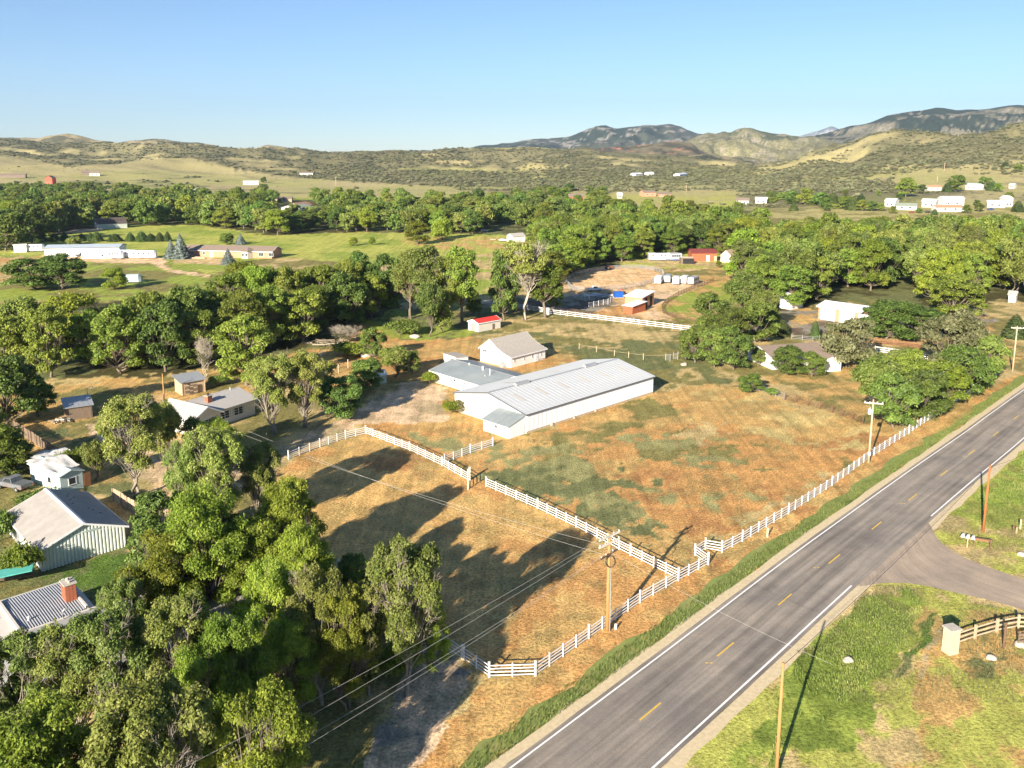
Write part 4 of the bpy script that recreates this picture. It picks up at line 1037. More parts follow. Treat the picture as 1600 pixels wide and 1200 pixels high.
def frame2(A, B):
    d = (B - A); d.z = 0; return math.atan2(d.y, d.x), d.length
def profile_slabs(prof, t=.12, over=.35):
    """roof slabs along a roof profile [(u, z) ...] with the two ends pushed out by the overhang"""
    P = [Vector((u, z)) for u, z in prof]
    a = (P[0] - P[1]).normalized() * over; b = (P[-1] - P[-2]).normalized() * over
    P[0] = P[0] + a; P[-1] = P[-1] + b
    return [(tuple(p), tuple(q), t) for p, q in zip(P, P[1:])]
def house(A, B, depth, prof, axis, name, label, cat, wall=WHT, roof=SHING, over=.35, t=.12, wins=(), doors=(), chim=None, vents=(), group=None, rot=None, A3=None, B3=None, trim=None, roof_name='roof', gable_over=None, panels=0, dz=0):
    """A, B: photo points of the two ends of the wall that faces the camera; prof: roof profile across x (axis 'y': ridge
    runs away from that wall) or across the depth (axis 'x'); wins/doors: (wall F/B/L/R, centre, sill, w, h)"""
    A = A3 or G(*A); B = B3 or G(*B)
    rz, L = frame2(A, B)
    o = empty(name, (A.x, A.y, A.z + dz), rz, label, cat, group)
    W = depth; go = over if gable_over is None else gable_over
    poly = [(prof[0][0], -.3)] + [(u, z - .02) for u, z in prof] + [(prof[-1][0], -.3)]
    MB().prism(poly, 0, W if axis == 'y' else L, axis).build('wall', wall, o)
    end = W if axis == 'y' else L
    slabs = profile_slabs(prof, t, over)
    if panels:
        # every roof panel of a slope is a sheet of its own with a raised seam
        for (u0, z0), (u1, z1), tt in slabs:
            sl = math.hypot(u1 - u0, z1 - z0); n = int(round((end + 2 * go) / panels)); pw = (end + 2 * go) / n
            mb = MB(); mb.box(0, pw - .02, 0, sl, 0, tt * .7); mb.box(pw - .10, pw - .02, 0, sl, tt * .7, tt * .7 + .022)
            me = mb.mesh(roof_name + '_panel', roof)
            ang = math.atan2(z1 - z0, u1 - u0)
            for i in range(n):
                q = inst('roof_panel', me, o)
                if axis == 'y':
                    X = Vector((0, 1, 0)); Yv = Vector((math.cos(ang), 0, math.sin(ang)))
                    if u1 > u0: Z = Vector((-math.sin(ang), 0, math.cos(ang)))
                    org = Vector((u0, -go + pw * i, z0))
                else:
                    X = Vector((1, 0, 0)); Yv = Vector((0, math.cos(ang), math.sin(ang))); Z = Vector((0, -math.sin(ang), math.cos(ang)))
                    org = Vector((-go + pw * i, u0, z0))
                M = Matrix((X, Yv, Z)).transposed().to_4x4(); M.translation = org
                q.matrix_local = M
    else:
        for (u0, z0), (u1, z1), tt in slabs:
            MB().prism([(u0, z0), (u1, z1), (u1, z1 + tt), (u0, z0 + tt)], -go, end + go, axis).build(roof_name, roof, o)
    if trim:
        for (u0, z0), (u1, z1), tt in slabs:
            for e in (-go - .05, end + go + .003):
                MB().prism([(u0, z0 - .14), (u1, z1 - .14), (u1, z1 + tt + .012), (u0, z0 + tt + .012)], e, e + .047, axis).build('barge_board', trim, o)
        for k in (0, -1):
            (u, z) = slabs[0][0] if k == 0 else slabs[-1][1]
            s = -1 if k == 0 else 1
            a_, b_ = sorted((u + s * .003, u + s * .05))
            if axis == 'y': MB().box(a_, b_, -go, end + go, z - .13, z + t * .8).build('gutter', trim, o)
            else: MB().box(-go, end + go, a_, b_, z - .13, z + t * .8).build('gutter', trim, o)
    def on_wall(w, c, s, ww, hh, e0, e1):
        if w == 'F': return (c - ww / 2, c + ww / 2, -e1, -e0, s, s + hh)
        if w == 'B': return (c - ww / 2, c + ww / 2, W + e0, W + e1, s, s + hh)
        if w == 'L': return (-e1, -e0, c - ww / 2, c + ww / 2, s, s + hh)
        return (L + e0, L + e1, c - ww / 2, c + ww / 2, s, s + hh)
    for w in wins:
        wl, c, s, ww, hh = w[:5]; np_ = w[5] if len(w) > 5 else 2
        m = MB(); fw = .09
        m.box(*on_wall(wl, c, s + hh, ww + 2 * fw, fw, .0, .05)); m.box(*on_wall(wl, c, s - fw, ww + 2 * fw, fw, .0, .07))
        for q in range(np_ + 1):
            m.box(*on_wall(wl, c - ww / 2 + ww * q / np_, s, fw if q in (0, np_) else .05, hh, .0, .045))
        win = m.build('window', WHT if wall is not WHT else CREAM if False else WHTM, o)
        for q in range(np_):
            MB().box(*on_wall(wl, c - ww / 2 + ww * (q + .5) / np_, s, ww / np_ - .05, hh, .0, .02)).build('pane', GLASS, win)
    for d in doors:
        wl, c, s, ww, hh = d[:5]; mt = d[5] if len(d) > 5 else WHTM
        dr = MB().box(*on_wall(wl, c, s, ww, hh, 0, .06)).build('garage_door_or_dark_front' if ww > 2 else 'door', mt, o)  # BLACK ones are no doors: they paint the shade of an open front
        if ww > 2:
            for q in range(1, 4): MB().box(*on_wall(wl, c, s + hh * q / 4, ww - .1, .03, .06, .075)).build('seam', TRIM, dr)
        else: MB().box(*on_wall(wl, c + ww * .38, s + 1, .06, .06, .06, .12)).build('handle', TRIM, dr)
    def rz_at(u):
        for (u0, z0), (u1, z1) in zip(prof, prof[1:]):
            if u0 <= u <= u1: return z0 + (z1 - z0) * (u - u0) / (u1 - u0)
        return prof[-1][1]
    if chim:
        x, y, w, hgt = chim; z = rz_at(x if axis == 'y' else y)
        c = MB(); rows = int(hgt / .25)
        for r in range(rows):
            k = .0 if r % 2 else .012
            c.box(x - w / 2 - k, x + w / 2 + k, y - w / 2 - k, y + w / 2 + k, z - .5 + (hgt + .5) * r / rows, z - .5 + (hgt + .5) * (r + 1) / rows - .004)
        ch = c.build('chimney', BRICK, o)
        MB().box(x - w / 2 - .08, x + w / 2 + .08, y - w / 2 - .08, y + w / 2 + .08, z + hgt, z + hgt + .1).build('chimney_cap', CONC, ch)
        MB().cyl((x, y, z + hgt), (x, y, z + hgt + .4), w * .2).build('flue', BLACK, ch)
    for x, y, r, hgt in vents:
        z = rz_at(x if axis == 'y' else y)
        v = MB().cyl((x, y, z), (x, y, z + hgt), r, 8).build('roof_vent', WHTM, o)
        MB().tube([(x, y, z + hgt), (x, y, z + hgt + .12)], [r * 1.7, r * .8], 8).build('vent_cap', GALV, v)
    return o, rz, L
def gable(w, eave, rise, z0=0): return [(0, eave), (w / 2, eave + rise), (w, eave)]
def local(o, P):
    """world point -> the thing's own axes"""
    c, s = math.cos(-o.rotation_euler.z), math.sin(-o.rotation_euler.z); d = P - Vector(o.location)
    return Vector((d.x * c - d.y * s, d.x * s + d.y * c, d.z))

# --- the big metal barn
A, B = G(711, 641.5), G(821.7, 677.9)
L0 = (B - A).length
barn, rz, L = house(None, None, 34.3, [(0, 3.35), (L0 / 2, 5.15), (L0, 3.35)], 'y', 'metal_barn', 'largest white metal barn with a long pale grey roof and a lean-to on its gable', 'barn',
                    WHTM, ROOFG, over=.3, wins=[('F', 14.6 * 0 + 3, 0, .01, .01)] if False else (), trim=TRIM, A3=A, B3=B, panels=.92, t=.10, gable_over=.25)
mb = MB()
for k in range(5):                                # ribbed wall sheets of the long side
    u = .92 * k / 5; mb.prism([(u, .0), (u + .05, .035), (u + .10, .035), (u + .15, .0)], .25, 3.22, 'y') if False else None
def ribbed(w, h, ribs, d=.035):
    m = MB(); V = []; step = w / ribs; xs = []
    for k in range(ribs):
        xs += [(k * step, 0), (k * step + step * .55, 0), (k * step + step * .65, d), (k * step + step * .9, d)]
    xs.append((w, 0)); n = len(xs)
    V = [(x, -y - .03, 0) for x, y in xs] + [(x, -y - .03, h) for x, y in xs]
    m.raw(V, [(i, i + 1, i + 1 + n, i + n) for i in range(n - 1)])
    m.raw([(0, -.03, 0), (w, -.03, 0), (w, -.03, h), (0, -.03, h)], []); m.box(0.004, w - .004, -.028, -.004, 0, h)
    return m
wp = ribbed(.885, 2.85, 3, .05)
wme = wp.mesh('wall_panel', pm('dimmed_white_panel', (.60, .62, .66), .06, .4, .5))  # white sheeting darkened: the dimmer light on this side is in the colour
for i in range(37):
    q = inst('wall_panel', wme, barn, (L0 + .002, .15 + i * .922, .36), (0, 0, math.pi / 2))
MB().box(L0 + .02, L0 + .10, 0, 34.3, -.1, .34).build('base_strip', TANW, barn)
for y in (6.2, 24.5):                              # ridge ventilators
    MB().prism([(L0 / 2 - .45, 5.2), (L0 / 2 - .45, 5.5), (L0 / 2, 5.72), (L0 / 2 + .45, 5.5), (L0 / 2 + .45, 5.2)], y, y + 3.2, 'y').build('ridge_vent', GALV, barn)
MB().prism([(L0 / 2 - .22, 5.22), (L0 / 2, 5.33), (L0 / 2 + .22, 5.22)], -.25, 34.55, 'y').build('ridge_cap', GALV, barn)
STAIN = pm('fibreglass_skylight', (.55, .50, .43), .12, 2, .5)
sl = math.atan2(1.8, L0 / 2)
for k, y in enumerate((3.1, 8.6, 14.1, 19.7, 25.2, 30.8)):
    for sgn in ((1, -1) if k in (1, 3) else (1,)):
        u0 = L0 / 2 + sgn * 2.6; u1 = L0 / 2 + sgn * 5.4
        z0 = 5.15 - 2.6 * 1.8 / (L0 / 2) + .15; z1 = 5.15 - 5.4 * 1.8 / (L0 / 2) + .15
        m = MB(); m.raw([(u0, y, z0), (u1, y, z1), (u1, y + .55, z1), (u0, y + .55, z0)], [(0, 1, 2, 3) if sgn > 0 else (3, 2, 1, 0)]); m.build('skylight', STAIN, barn)
la, lb = local(barn, G(756, 672)), local(barn, G(793.3, 684.8))
lx0, lx1 = la.x, lb.x + .4; ly = (la.y + lb.y) / 2 - .1
lt = MB(); lt.prism([(ly, -.2), (ly, 2.0), (0, 3.1), (0, -.2)], lx0, lx1, 'x'); lean = lt.build('lean_to', WHTM, barn)
n_ = 5
for i in range(n_):
    a_, b_ = lx0 - .15 + (lx1 - lx0 + .3) * i / n_, lx0 - .15 + (lx1 - lx0 + .3) * (i + 1) / n_ - .03
    MB().prism([(ly - .3, 1.95), (-.03, 3.14), (-.03, 3.22), (ly - .3, 2.03)], a_, b_, 'x').build('roof_sheet', ROOFB, lean)
wv = MB().box(lx0 + (lx1 - lx0) * .45, lx0 + (lx1 - lx0) * .45 + .6, ly - .05, ly, 1.15, 1.6).build('wall_vent', TRIM, lean)
MB().box(lx1 + .01, lx1 + .04, ly + .3, -.3, .1, 1.9).build('side_panel', WHT, lean)
MB().cyl((lx0 - .1, -.12, 0), (lx0 - .1, -.12, 4.2), .03, 6).build('mast', GALV, barn)
# boulders along the long wall
def rock(name, P, s, label, mat=CONC, seed=0, cat='boulder', group=None, parent=None):
    rng = np.random.default_rng(seed); import bmesh
    bm = bmesh.new(); bmesh.ops.create_icosphere(bm, subdivisions=2, radius=1)
    for v in bm.verts:
        k = 1 + .22 * math.sin(v.co.x * 3 + seed) * math.cos(v.co.y * 2.6 + seed * 2) + rng.normal() * .05
        v.co = Vector((v.co.x * s[0] * k, v.co.y * s[1] * k, v.co.z * s[2] * k + s[2] * .55))
    me = bpy.data.meshes.new(name); bm.to_mesh(me); bm.free(); me.materials.append(mat)
    o = bpy.data.objects.new(name, me); link(o, parent); o.location = P
    if parent is None: tag(o, label, cat, group)
    return o
for i, (x, y, l) in enumerate(((860.5, 665, 'nearest to the lean-to'), (895.5, 653.5, 'second from the lean-to'), (928, 643, 'third from the lean-to'), (959.5, 632.5, 'fourth from the lean-to'), (989.5, 622.5, 'fifth, next to the far corner'))):
    rock('boulder', G(x, y), (.45, .4, .38), 'pale round boulder at the long barn wall, ' + l, seed=i, group='boulders along the long barn wall')

# --- low annex with blue grey roof
A, B = G(677.9, 596.3), G(719, 609.3)
rz, l_ = frame2(A, B); u = Vector((math.cos(rz), math.sin(rz), 0)); B3 = A + u * 17.2
annex, rz, L = house(None, None, 10.5, gable(10.5, 2.4, 1.15), 'x', 'annex', 'low white building with a smooth blue grey roof joined to the big barn', 'building', WHT, ROOFB, over=.7, A3=A, B3=B3,
      wins=[('F', 3.6, 1.45, .4, .35, 1), ('F', 6.6, 1.35, .6, .5, 1), ('F', 9.6, 1.3, .5, .4, 1)], vents=[(5.2, 5.0, .15, .45), (9.8, 4.6, .22, .8), (13.2, 3.4, .06, 1.4), (12.6, 2.7, .07, .25)], trim=WHTM)
MB().prism([(4.98, 3.70), (5.25, 3.79), (5.52, 3.70)], -.7, L + .7, 'x').build('ridge_cap', GALV, annex)
A2, B2 = G(693.5, 568.5), G(704, 572)
house(None, None, 3.2, [(0, 2.3), (3.2, 2.0)], 'x', 'small_shed', 'tiny white shed with an open dark front behind the blue grey roofed building', 'shed', WHT, SHING, over=.2, A3=A2, B3=A2 + (B2 - A2).normalized() * 4.6, doors=[('F', 3.2, 0, 1.3, 1.7, BLACK)])  # black sheet paints the shade inside the open front
# --- white barn with the flared roof
A, B = G(750.8, 564), G(798.2, 575)
rz, W0 = frame2(A, B)
pk = W0 * .34
flare = [(0, 3.1), (pk, 5.3), (pk + (W0 - pk) * .38, 3.75), (pk + (W0 - pk) * .7, 2.85), (W0, 2.35)]
fb, rz, L = house(None, None, 11.2, flare, 'y', 'flared_barn', 'white barn with a steep grey shingle roof that flares out over its right side', 'barn', WHT, SHING, over=.35, A3=A, B3=B, trim=WHTM, panels=0,
      wins=[('F', 1.3, 2.3, 1.0, .55, 2), ('F', W0 * .78, 1.0, .25, .5, 1), ('R', 1.2, 1.1, .4, .6, 1), ('R', 4.2, 1.1, .4, .6, 1), ('R', 6.9, 1.1, .4, .6, 1), ('R', 9.8, 1.1, .4, .6, 1)], doors=[('R', 8.2, 0, 1.0, 2.0, WHT)])
MB().box(W0 + .5, W0 + .56, 7.3, 9.1, 0.55, .6).box(W0 + .5, W0 + .56, 7.3, 9.1, .95, 1.0).box(W0 + .5, W0 + .56, 7.3, 7.36, 0, 1).box(W0 + .5, W0 + .56, 9.04, 9.1, 0, 1).build('railing', GALV, fb)
P = G(785.5, 573.5); ac = empty('air_conditioner', P, rz, 'grey air conditioning unit on the ground at the gable of the flared roof barn', 'air conditioner')
MB().box(-.55, .55, -.4, .4, .05, .95).build('casing', GALV, ac); MB().cyl((0, 0, .95), (0, 0, 1.0), .33).build('fan_grille', TRIM, ac); MB().box(-.6, .6, -.45, .45, 0, .05).build('pad', CONC, ac)
# --- red roofed shed
house((747.5, 519), (782, 512.5), 4.0, gable(4.0, 2.3, .7), 'x', 'red_roof_shed', 'white shed with a bright red roof near the central cottonwoods', 'shed', CREAM, REDR, over=.2, doors=[('L', 2, 0, 1.9, 2.0, GALV), ('F', 5.2, 0, .8, 1.5, WOODW)], trim=WHTM, panels=.9)
# --- grey metal shed at left
o, rz, L = house((105, 658), (145, 652), 4.2, [(0, 2.3), (4.2, 2.9)], 'x', 'low_shed', 'low shed with weathered board walls and a galvanised roof in the dry paddock', 'shed', WOODW, GALV, over=.35, panels=.8)
for i in range(int(L / .32)):
    MB().box(i * .32 + .01, i * .32 + .3, -.03 - .01 * (i % 2), -.004, 0, 2.2).build('board', WOODW, o)
# --- stacked log shelter
o, rz, L = house((285, 618), (320, 611.5), 3.6, [(0, 2.5), (3.6, 3.1)], 'x', 'wood_shelter', 'open wood shelter with a pale tin roof and stacked firewood along its front', 'shelter', TANW, GALV, over=.4, panels=.8)
for r in range(7):
    for k in range(3):
        x0 = .5 + k * (L * .55 / 3) + .06 * (r % 2)
        MB().cyl((x0, -.35, .16 + r * .27), (x0 + L * .55 / 3 - .08, -.35 + .05 * (k % 2), .16 + r * .27), .125, 7).build('log', WOODW if (r + k) % 3 else TANW, o)
for x in (.1, L - .1): MB().box(x - .07, x + .07, -.55, -.41, 0, 2.5).build('post', TANW, o)
# --- white house with L-shaped roof
A, B = G(345, 668), G(404, 646)
A = G(303, 682); B = G(345, 668)
wing, rz, L = house(None, None, 8.6, [(0, 2.9), (L0 * 0 + (B - A).length / 2, 4.3), ((B - A).length, 2.9)], 'y', 'white_house', 'white sided house with an L shaped pale roof, brick chimney and dark divided windows', 'house', CREAM, SHINW, over=.5, A3=A, B3=B,
      wins=[('F', (B - A).length * .55, .9, 1.6, 1.2, 2)], trim=WHTM)
C1 = G(404, 648); lc = local(wing, C1); x1 = max(lc.x, L + 8)
body = MB().prism([(.9, -.3), (.9, 2.75), (5.2, 4.05), (9.4, 2.75), (9.4, -.3)], L + .004, x1, 'x').build('main_wall', CREAM, wing)
for q in (([.45, 2.66], [5.2, 4.1]), ([5.2, 4.1], [9.9, 2.66])):
    (u0, z0), (u1, z1) = q
    MB().prism([(u0, z0), (u1, z1), (u1, z1 + .14), (u0, z0 + .14)], L * .5, x1 + .4, 'x').build('main_roof', SHINW, body)
for c in (L + 1.7, L + 4.6):
    m = MB(); w_, h_ = 1.9, 1.25
    m.box(c - w_ / 2 - .08, c + w_ / 2 + .08, .83, .898, .95 - .08, .95); m.box(c - w_ / 2 - .08, c + w_ / 2 + .08, .83, .898, .95 + h_, 1.03 + h_)
    for k in range(3): m.box(c - w_ / 2 + w_ * k / 2 - .04, c - w_ / 2 + w_ * k / 2 + .04, .84, .898, .95, .95 + h_)
    for k in (1, 2): m.box(c - w_ / 2, c + w_ / 2, .85, .898, .95 + h_ * k / 3 - .02, .95 + h_ * k / 3 + .02)
    w = m.build('window', WHTM, wing)
    for k in (0, 1): MB().box(c - w_ / 2 + w_ * k / 2 + .045, c - w_ / 2 + w_ * (k + 1) / 2 - .045, .87, .897, .952, .948 + h_).build('pane', GLASS, w)
    for s in (-1, 1): MB().box(c + s * 1.15 - .13, c + s * 1.15 + .13, .86, .898, .92, 1.0 + h_).build('shutter', GALV, wing)
cz = 3.7
c = MB()
for r in range(6): c.box(L + .3 - .01 * (r % 2), L + 1.2 + .01 * (r % 2), 3.2, 4.1, cz - .5 + r * .26, cz - .5 + (r + 1) * .26 - .004)
ch = c.build('chimney', BRICK, wing); MB().box(L + .22, L + 1.28, 3.12, 4.18, cz + 1.06, cz + 1.16).build('chimney_cap', CONC, ch)
MB().cyl((L + .7, 3.6, cz + 1.1), (L + .7, 3.6, cz + 1.5), .16).build('flue', BLACK, ch)
MB().cyl((L + 6.5, 5, 3.9), (L + 6.5, 5, 4.7), .05, 6).build('roof_vent', WHTM, wing)

# --- striped metal barn bottom left
A, B = G(66, 893), G(197, 853)
rz, W0 = frame2(A, B)
wh, rz, L = house(None, None, 13.0, [(0, 2.6), (W0 / 2, 4.3), (W0, 2.6)], 'y', 'striped_barn', 'pale metal barn with deep vertical ribs on its gable wall, bottom left', 'barn', WHTM, TAR, over=.4, A3=A, B3=B, t=.08, wins=[('L', 4.5, 1.0, 1.2, 1.0, 2)], doors=[('L', 9.5, 0, 2.4, 2.2, GALV)], trim=WHTM)
def rib_strip(w, h0, h1, d):
    m = MB(); pts = [(0, 0), (w * .30, 0), (w * .45, d), (w * .85, d), (w, 0)]; n = len(pts)
    V = [(x, -.02 - y, 0) for x, y in pts] + [(x, -.02 - y, h0 + (h1 - h0) * x / w) for x, y in pts]
    m.raw(V, [(i, i + 1, i + 1 + n, i + n) for i in range(n - 1)] + [tuple(range(n, 2 * n))]); return m
nr = 24; rw = W0 / nr
MINT = pm('pale_green_white_metal', (.66, .71, .66), .05, 1, .5)
for i in range(nr):
    f = lambda x: 2.6 + 1.7 * (1 - abs(x - W0 / 2) / (W0 / 2)) - .12
    q = rib_strip(rw, f(i * rw), f((i + 1) * rw), .13).build('wall_rib', MINT, wh); q.location = (i * rw, 0, 0)
m = MB(); m.prism([(0, 2.44), (W0 / 2, 4.14 - .9), (W0, 2.44), (W0, 2.52), (W0 / 2, 3.32), (0, 2.52)], -.17, -.155, 'y'); m.build('cross_batten', MINT, wh)
MB().prism([(W0 / 2 + .9 + .9 * math.cos(a) if True else 0, 3.2 + .14 * math.sin(a)) for a in [k * math.pi / 8 for k in range(16)]], -.19, -.172, 'y').build('oval_panel', pm('faded_green', (.36, .46, .42), .1, 2, .6), wh)
for i, (x, y) in enumerate(((5.7, 7.5), (6.0, 10.6), (6.6, 10.2), (6.9, 5.8), (7.2, 5.2), (5.9, 9.0), (7.7, 4.2), (6.4, 11.6))):
    z = 4.3 - 1.7 * abs(x - W0 / 2) / (W0 / 2) + .09
    MB().box(x - .12, x + .12, y - .06, y + .06, z - .03, z + .03).build('roof_patch', BLACK, wh)
MB().box(.15, 1.0, -.35, -.2, .9, 1.2).build('wall_box', RUSTM, wh) if False else None
MB().box(-.45, -.05, .9, 1.5, 1.1, 1.6).build('wall_unit', WHTM, wh)
MB().prism([(W0 / 2 - .3, 4.36), (W0 / 2, 4.47), (W0 / 2 + .3, 4.36)], -.4, 13.4, 'y').build('ridge_cap', WHTM, wh)
# --- white house with brick chimney, bottom left corner
Pc = Vector((-42.1, 74.6, 0))
o = empty('chimney_house', Pc, math.radians(44), 'white roofed house with red brick chimney and ribbed grey roof panel, bottom left', 'house')
WR = pm('white_roof_coating', (.62, .58, .52), .06, .8, .7, dirt=(.50, .46, .41), dirt_amt=.35)
MB().box(-17, .9, -3.0, 4.2, -.3, 3.0).build('wall', CREAM, o)
MB().prism([(-3.6, 3.02), (4.7, 3.02), (4.7, 3.10), (.6, 3.32), (-3.6, 3.12)], -17.5, 1.3, 'x').build('roof', WR, o)
MB().prism([(-13, -.3), (-13, 2.5), (-7.2, 3.9), (-3.7, 3.05), (-3.7, -.3)], -9, 12, 'x').build('shingle_wing', CREAM, o)
sh_ = SHINW
for (u0, z0), (u1, z1) in (((-13.5, 2.45), (-7.2, 3.95)), ((-7.2, 3.95), (-3.3, 3.17))):
    MB().prism([(u0, z0), (u1, z1), (u1, z1 + .12), (u0, z0 + .12)], -9.5, 12.5, 'x').build('shingle_roof', sh_, o)
MB().box(-9.5, 12.5, -3.28, -3.16, 3.05, 3.36).build('fascia', WR, o)
RG = pm('ribbed_grey_metal', (.30, .31, .33), .12, 1, .5, .2)
fz = lambda y: (3.32 - abs(y - .6) * .052) + .03
m = MB(); x0, x1, ya, yb = -4.9, .55, -2.9, 4.3
for k in range(24):
    xx = x0 + (x1 - x0) * k / 24; w = (x1 - x0) / 24
    for (p, q) in ((ya, .6), (.6, yb)):
        m.raw([(xx, p, fz(p)), (xx + w * .5, p, fz(p) + .09), (xx + w, p, fz(p)), (xx, q, fz(q)), (xx + w * .5, q, fz(q) + .09), (xx + w, q, fz(q))], [(0, 1, 4, 3), (1, 2, 5, 4)])
m.build('ribbed_panel', RG, o)
for a_, b_ in ((x0 - .25, x0), (x1, x1 + .2)): MB().box(a_, b_, ya, yb, 3.1, 3.5).build('roof_kerb', WR, o)
bw = .27; rows = 11
chm = MB().box(-.45, .45, -.6, .6, 2.6, 5.0).build('chimney', pm('mortar', (.45, .38, .32), .15, 5, .9), o)
bm_ = {}
for r in range(rows):
    z = 3.35 + r * .15
    for sd_ in range(4):
        ln = 1.24 if sd_ in (1, 3) else .94; n = 4 if sd_ in (1, 3) else 3
        for k in range(n):
            w = ln / n; off = -ln / 2 + w * (k + .5)
            key = (sd_ in (1, 3))
            if key not in bm_: bm_[key] = MB().box(-w / 2 + .012, w / 2 - .012, -.03, .03, 0, .132).mesh('brick', BRICK)
            p = [(off, -.62, z), (.47, off, z), (off, .62, z), (-.47, off, z)][sd_]
            inst('brick', bm_[key], chm, p, (0, 0, math.pi / 2 * (sd_ % 2)))
MB().box(-.58, .58, -.74, .74, 5.0, 5.12).build('chimney_cap', CONC, chm); MB().cyl((0, .2, 5.12), (0, .2, 5.4), .16).build('flue', CONC, chm); MB().cyl((0, -.3, 5.12), (0, -.3, 5.32), .14).build('flue', CONC, chm)
for x, y in ((-3.9, -1.4), (-6.8, .5), (-3.5, -5.2), (1.4, -5.4), (-6, -5.8)):
    v = MB().cyl((x, y, (fz(y) if y > -3 else 3.4) - .1), (x, y, (fz(y) if y > -3 else 3.4) + .4), .11, 8).build('roof_vent', WHTM, o)
MB().tube([(-1.6, -3.5, 3.2), (-1.6, -3.5, 4.1), (-1.4, -3.5, 4.25), (-1.1, -3.5, 4.2)], .1, 6).build('vent_pipe', GALV, o)
P = G(35, 920); m = MB(); m.box(-4.5, 1.2, -.9, .9, .5, .62); q = m.build('teal_awning', TEAL, None, label='teal sheet awning beyond the white roofed house, left edge', cat='awning'); q.location = (P.x, P.y, 1.6); q.rotation_euler = (0, math.radians(-3), math.radians(24))
P = G(30, 905); m = MB(); 
for k in range(5): m.box(-4.5, 1.4, -.75 + k * .3, -.5 + k * .3, 0, .06)
q = m.build('deck', WOODW, None, label='grey board deck behind the teal awning', cat='deck'); q.location = (P.x, P.y, .5); q.rotation_euler = (0, 0, math.radians(24))

# --- right: brown roofed white house
A, B = G(1168, 561), G(1207, 578)
rz, l_ = frame2(A, B); u = Vector((math.cos(rz), math.sin(rz), 0))
bh, rz, L = house(None, None, 13.5, gable(l_, 2.7, 1.35), 'y', 'brown_roof_house', 'white house with mottled brown shingle roof half hidden by trees, right of the pasture', 'house', WHT, SHINB, over=.6, A3=A, B3=B, wins=[('R', 3, .9, 1.3, 1.1, 2)], trim=WHTM)
MB().prism([(8.5, -.3), (8.5, 2.6), (11.0, 3.4), (13.4, 2.6), (13.4, -.3)], L + .004, L + 4.5, 'x').build('wing_wall', WHT, bh)
for (u0, z0), (u1, z1) in (((8.0, 2.5), (11.0, 3.5)), ((11.0, 3.5), (13.9, 2.5))):
    MB().prism([(u0, z0), (u1, z1), (u1, z1 + .14), (u0, z0 + .14)], L * .6, L + 5, 'x').build('wing_roof', SHINB, bh)
# --- three door garage
o, rz, L = house((1278, 498), (1343, 508), 9, gable(9, 3.6, 1.0), 'x', 'garage', 'tan garage with three white roller doors and a gleaming white metal roof', 'garage', TANB, WHTM, over=.5, panels=1.4,
      doors=[('F', .17 * 16.5, 0, 4.2, 3.2), ('F', .50 * 16.5, 0, 4.2, 3.2), ('F', .82 * 16.5, 0, 4.0, 3.0)], trim=WHTM)
house((1217, 481), (1236, 484), 6, gable(6, 3.4, 1.2), 'x', 'white_outbuilding', 'bright white outbuilding glimpsed between the trees left of the garage', 'building', WHT, WHTM)
house((1575, 472), (1586, 473), 4, gable(4, 2.4, .9), 'x', 'white_hut', 'small white hut by the dark paved lot at the right edge', 'hut', WHT, SHINW)
# --- far side barns
o, rz, L = house((70, 402), (187, 400), 11, gable(11, 4.0, .9), 'x', 'long_white_barn', 'very long white barn with a pale blue roof in the left meadow', 'barn', WHT, pm('pale_blue_roof', (.42, .49, .56), .08, .5, .5), over=.3, trim=TRIM, doors=[('F', 6, 0, 3.4, 3.2), ('F', 30, 0, 3, 3)])
house((22, 395), (42, 394), 5, gable(5, 3.4, .2), 'x', 'white_shed', 'square white shed at the left edge beside the long white barn', 'shed', WHT, WHT)
house((128, 404), (165, 404), 4, [(0, 2.6), (4, 3.0)], 'x', 'flat_roofed_shed', 'low white flat roofed shed in front of the long white barn', 'shed', WHT, WHTM, over=.1, wins=[('F', 9, 1, 1, .8, 1)])
MW = pm('grey_green_wall', (.42, .47, .43), .08, 1, .7)
A, B = G(152, 358), G(199, 356)
o, rz, L = house(None, None, 13, [(0, 2.9), (3.8, 4.2), (3.81, 5.3), (6.5, 6.1), (9.2, 5.3), (9.21, 4.2), (13, 2.9)], 'x', 'monitor_barn', 'white barn with a dark raised monitor roof at the far end of the left meadow', 'barn', WHT, pm('dark_brown_roof', (.11, .09, .08), .15, 1, .7), over=.3, A3=A, B3=B, doors=[('L', 6.5, 0, 3, 3.0, WHTM), ('L', 2.2, 0, 1.4, 2, GALV)])
MB().box(.1, L - .1, -.03, -.004, .2, 2.7).build('long_panel', MW, o)
for k in range(7): MB().box(2 + k * (L - 5) / 6, 2.9 + k * (L - 5) / 6, 3.77, 3.80, 4.45, 5.0).build('clerestory_pane', GLASS, o)
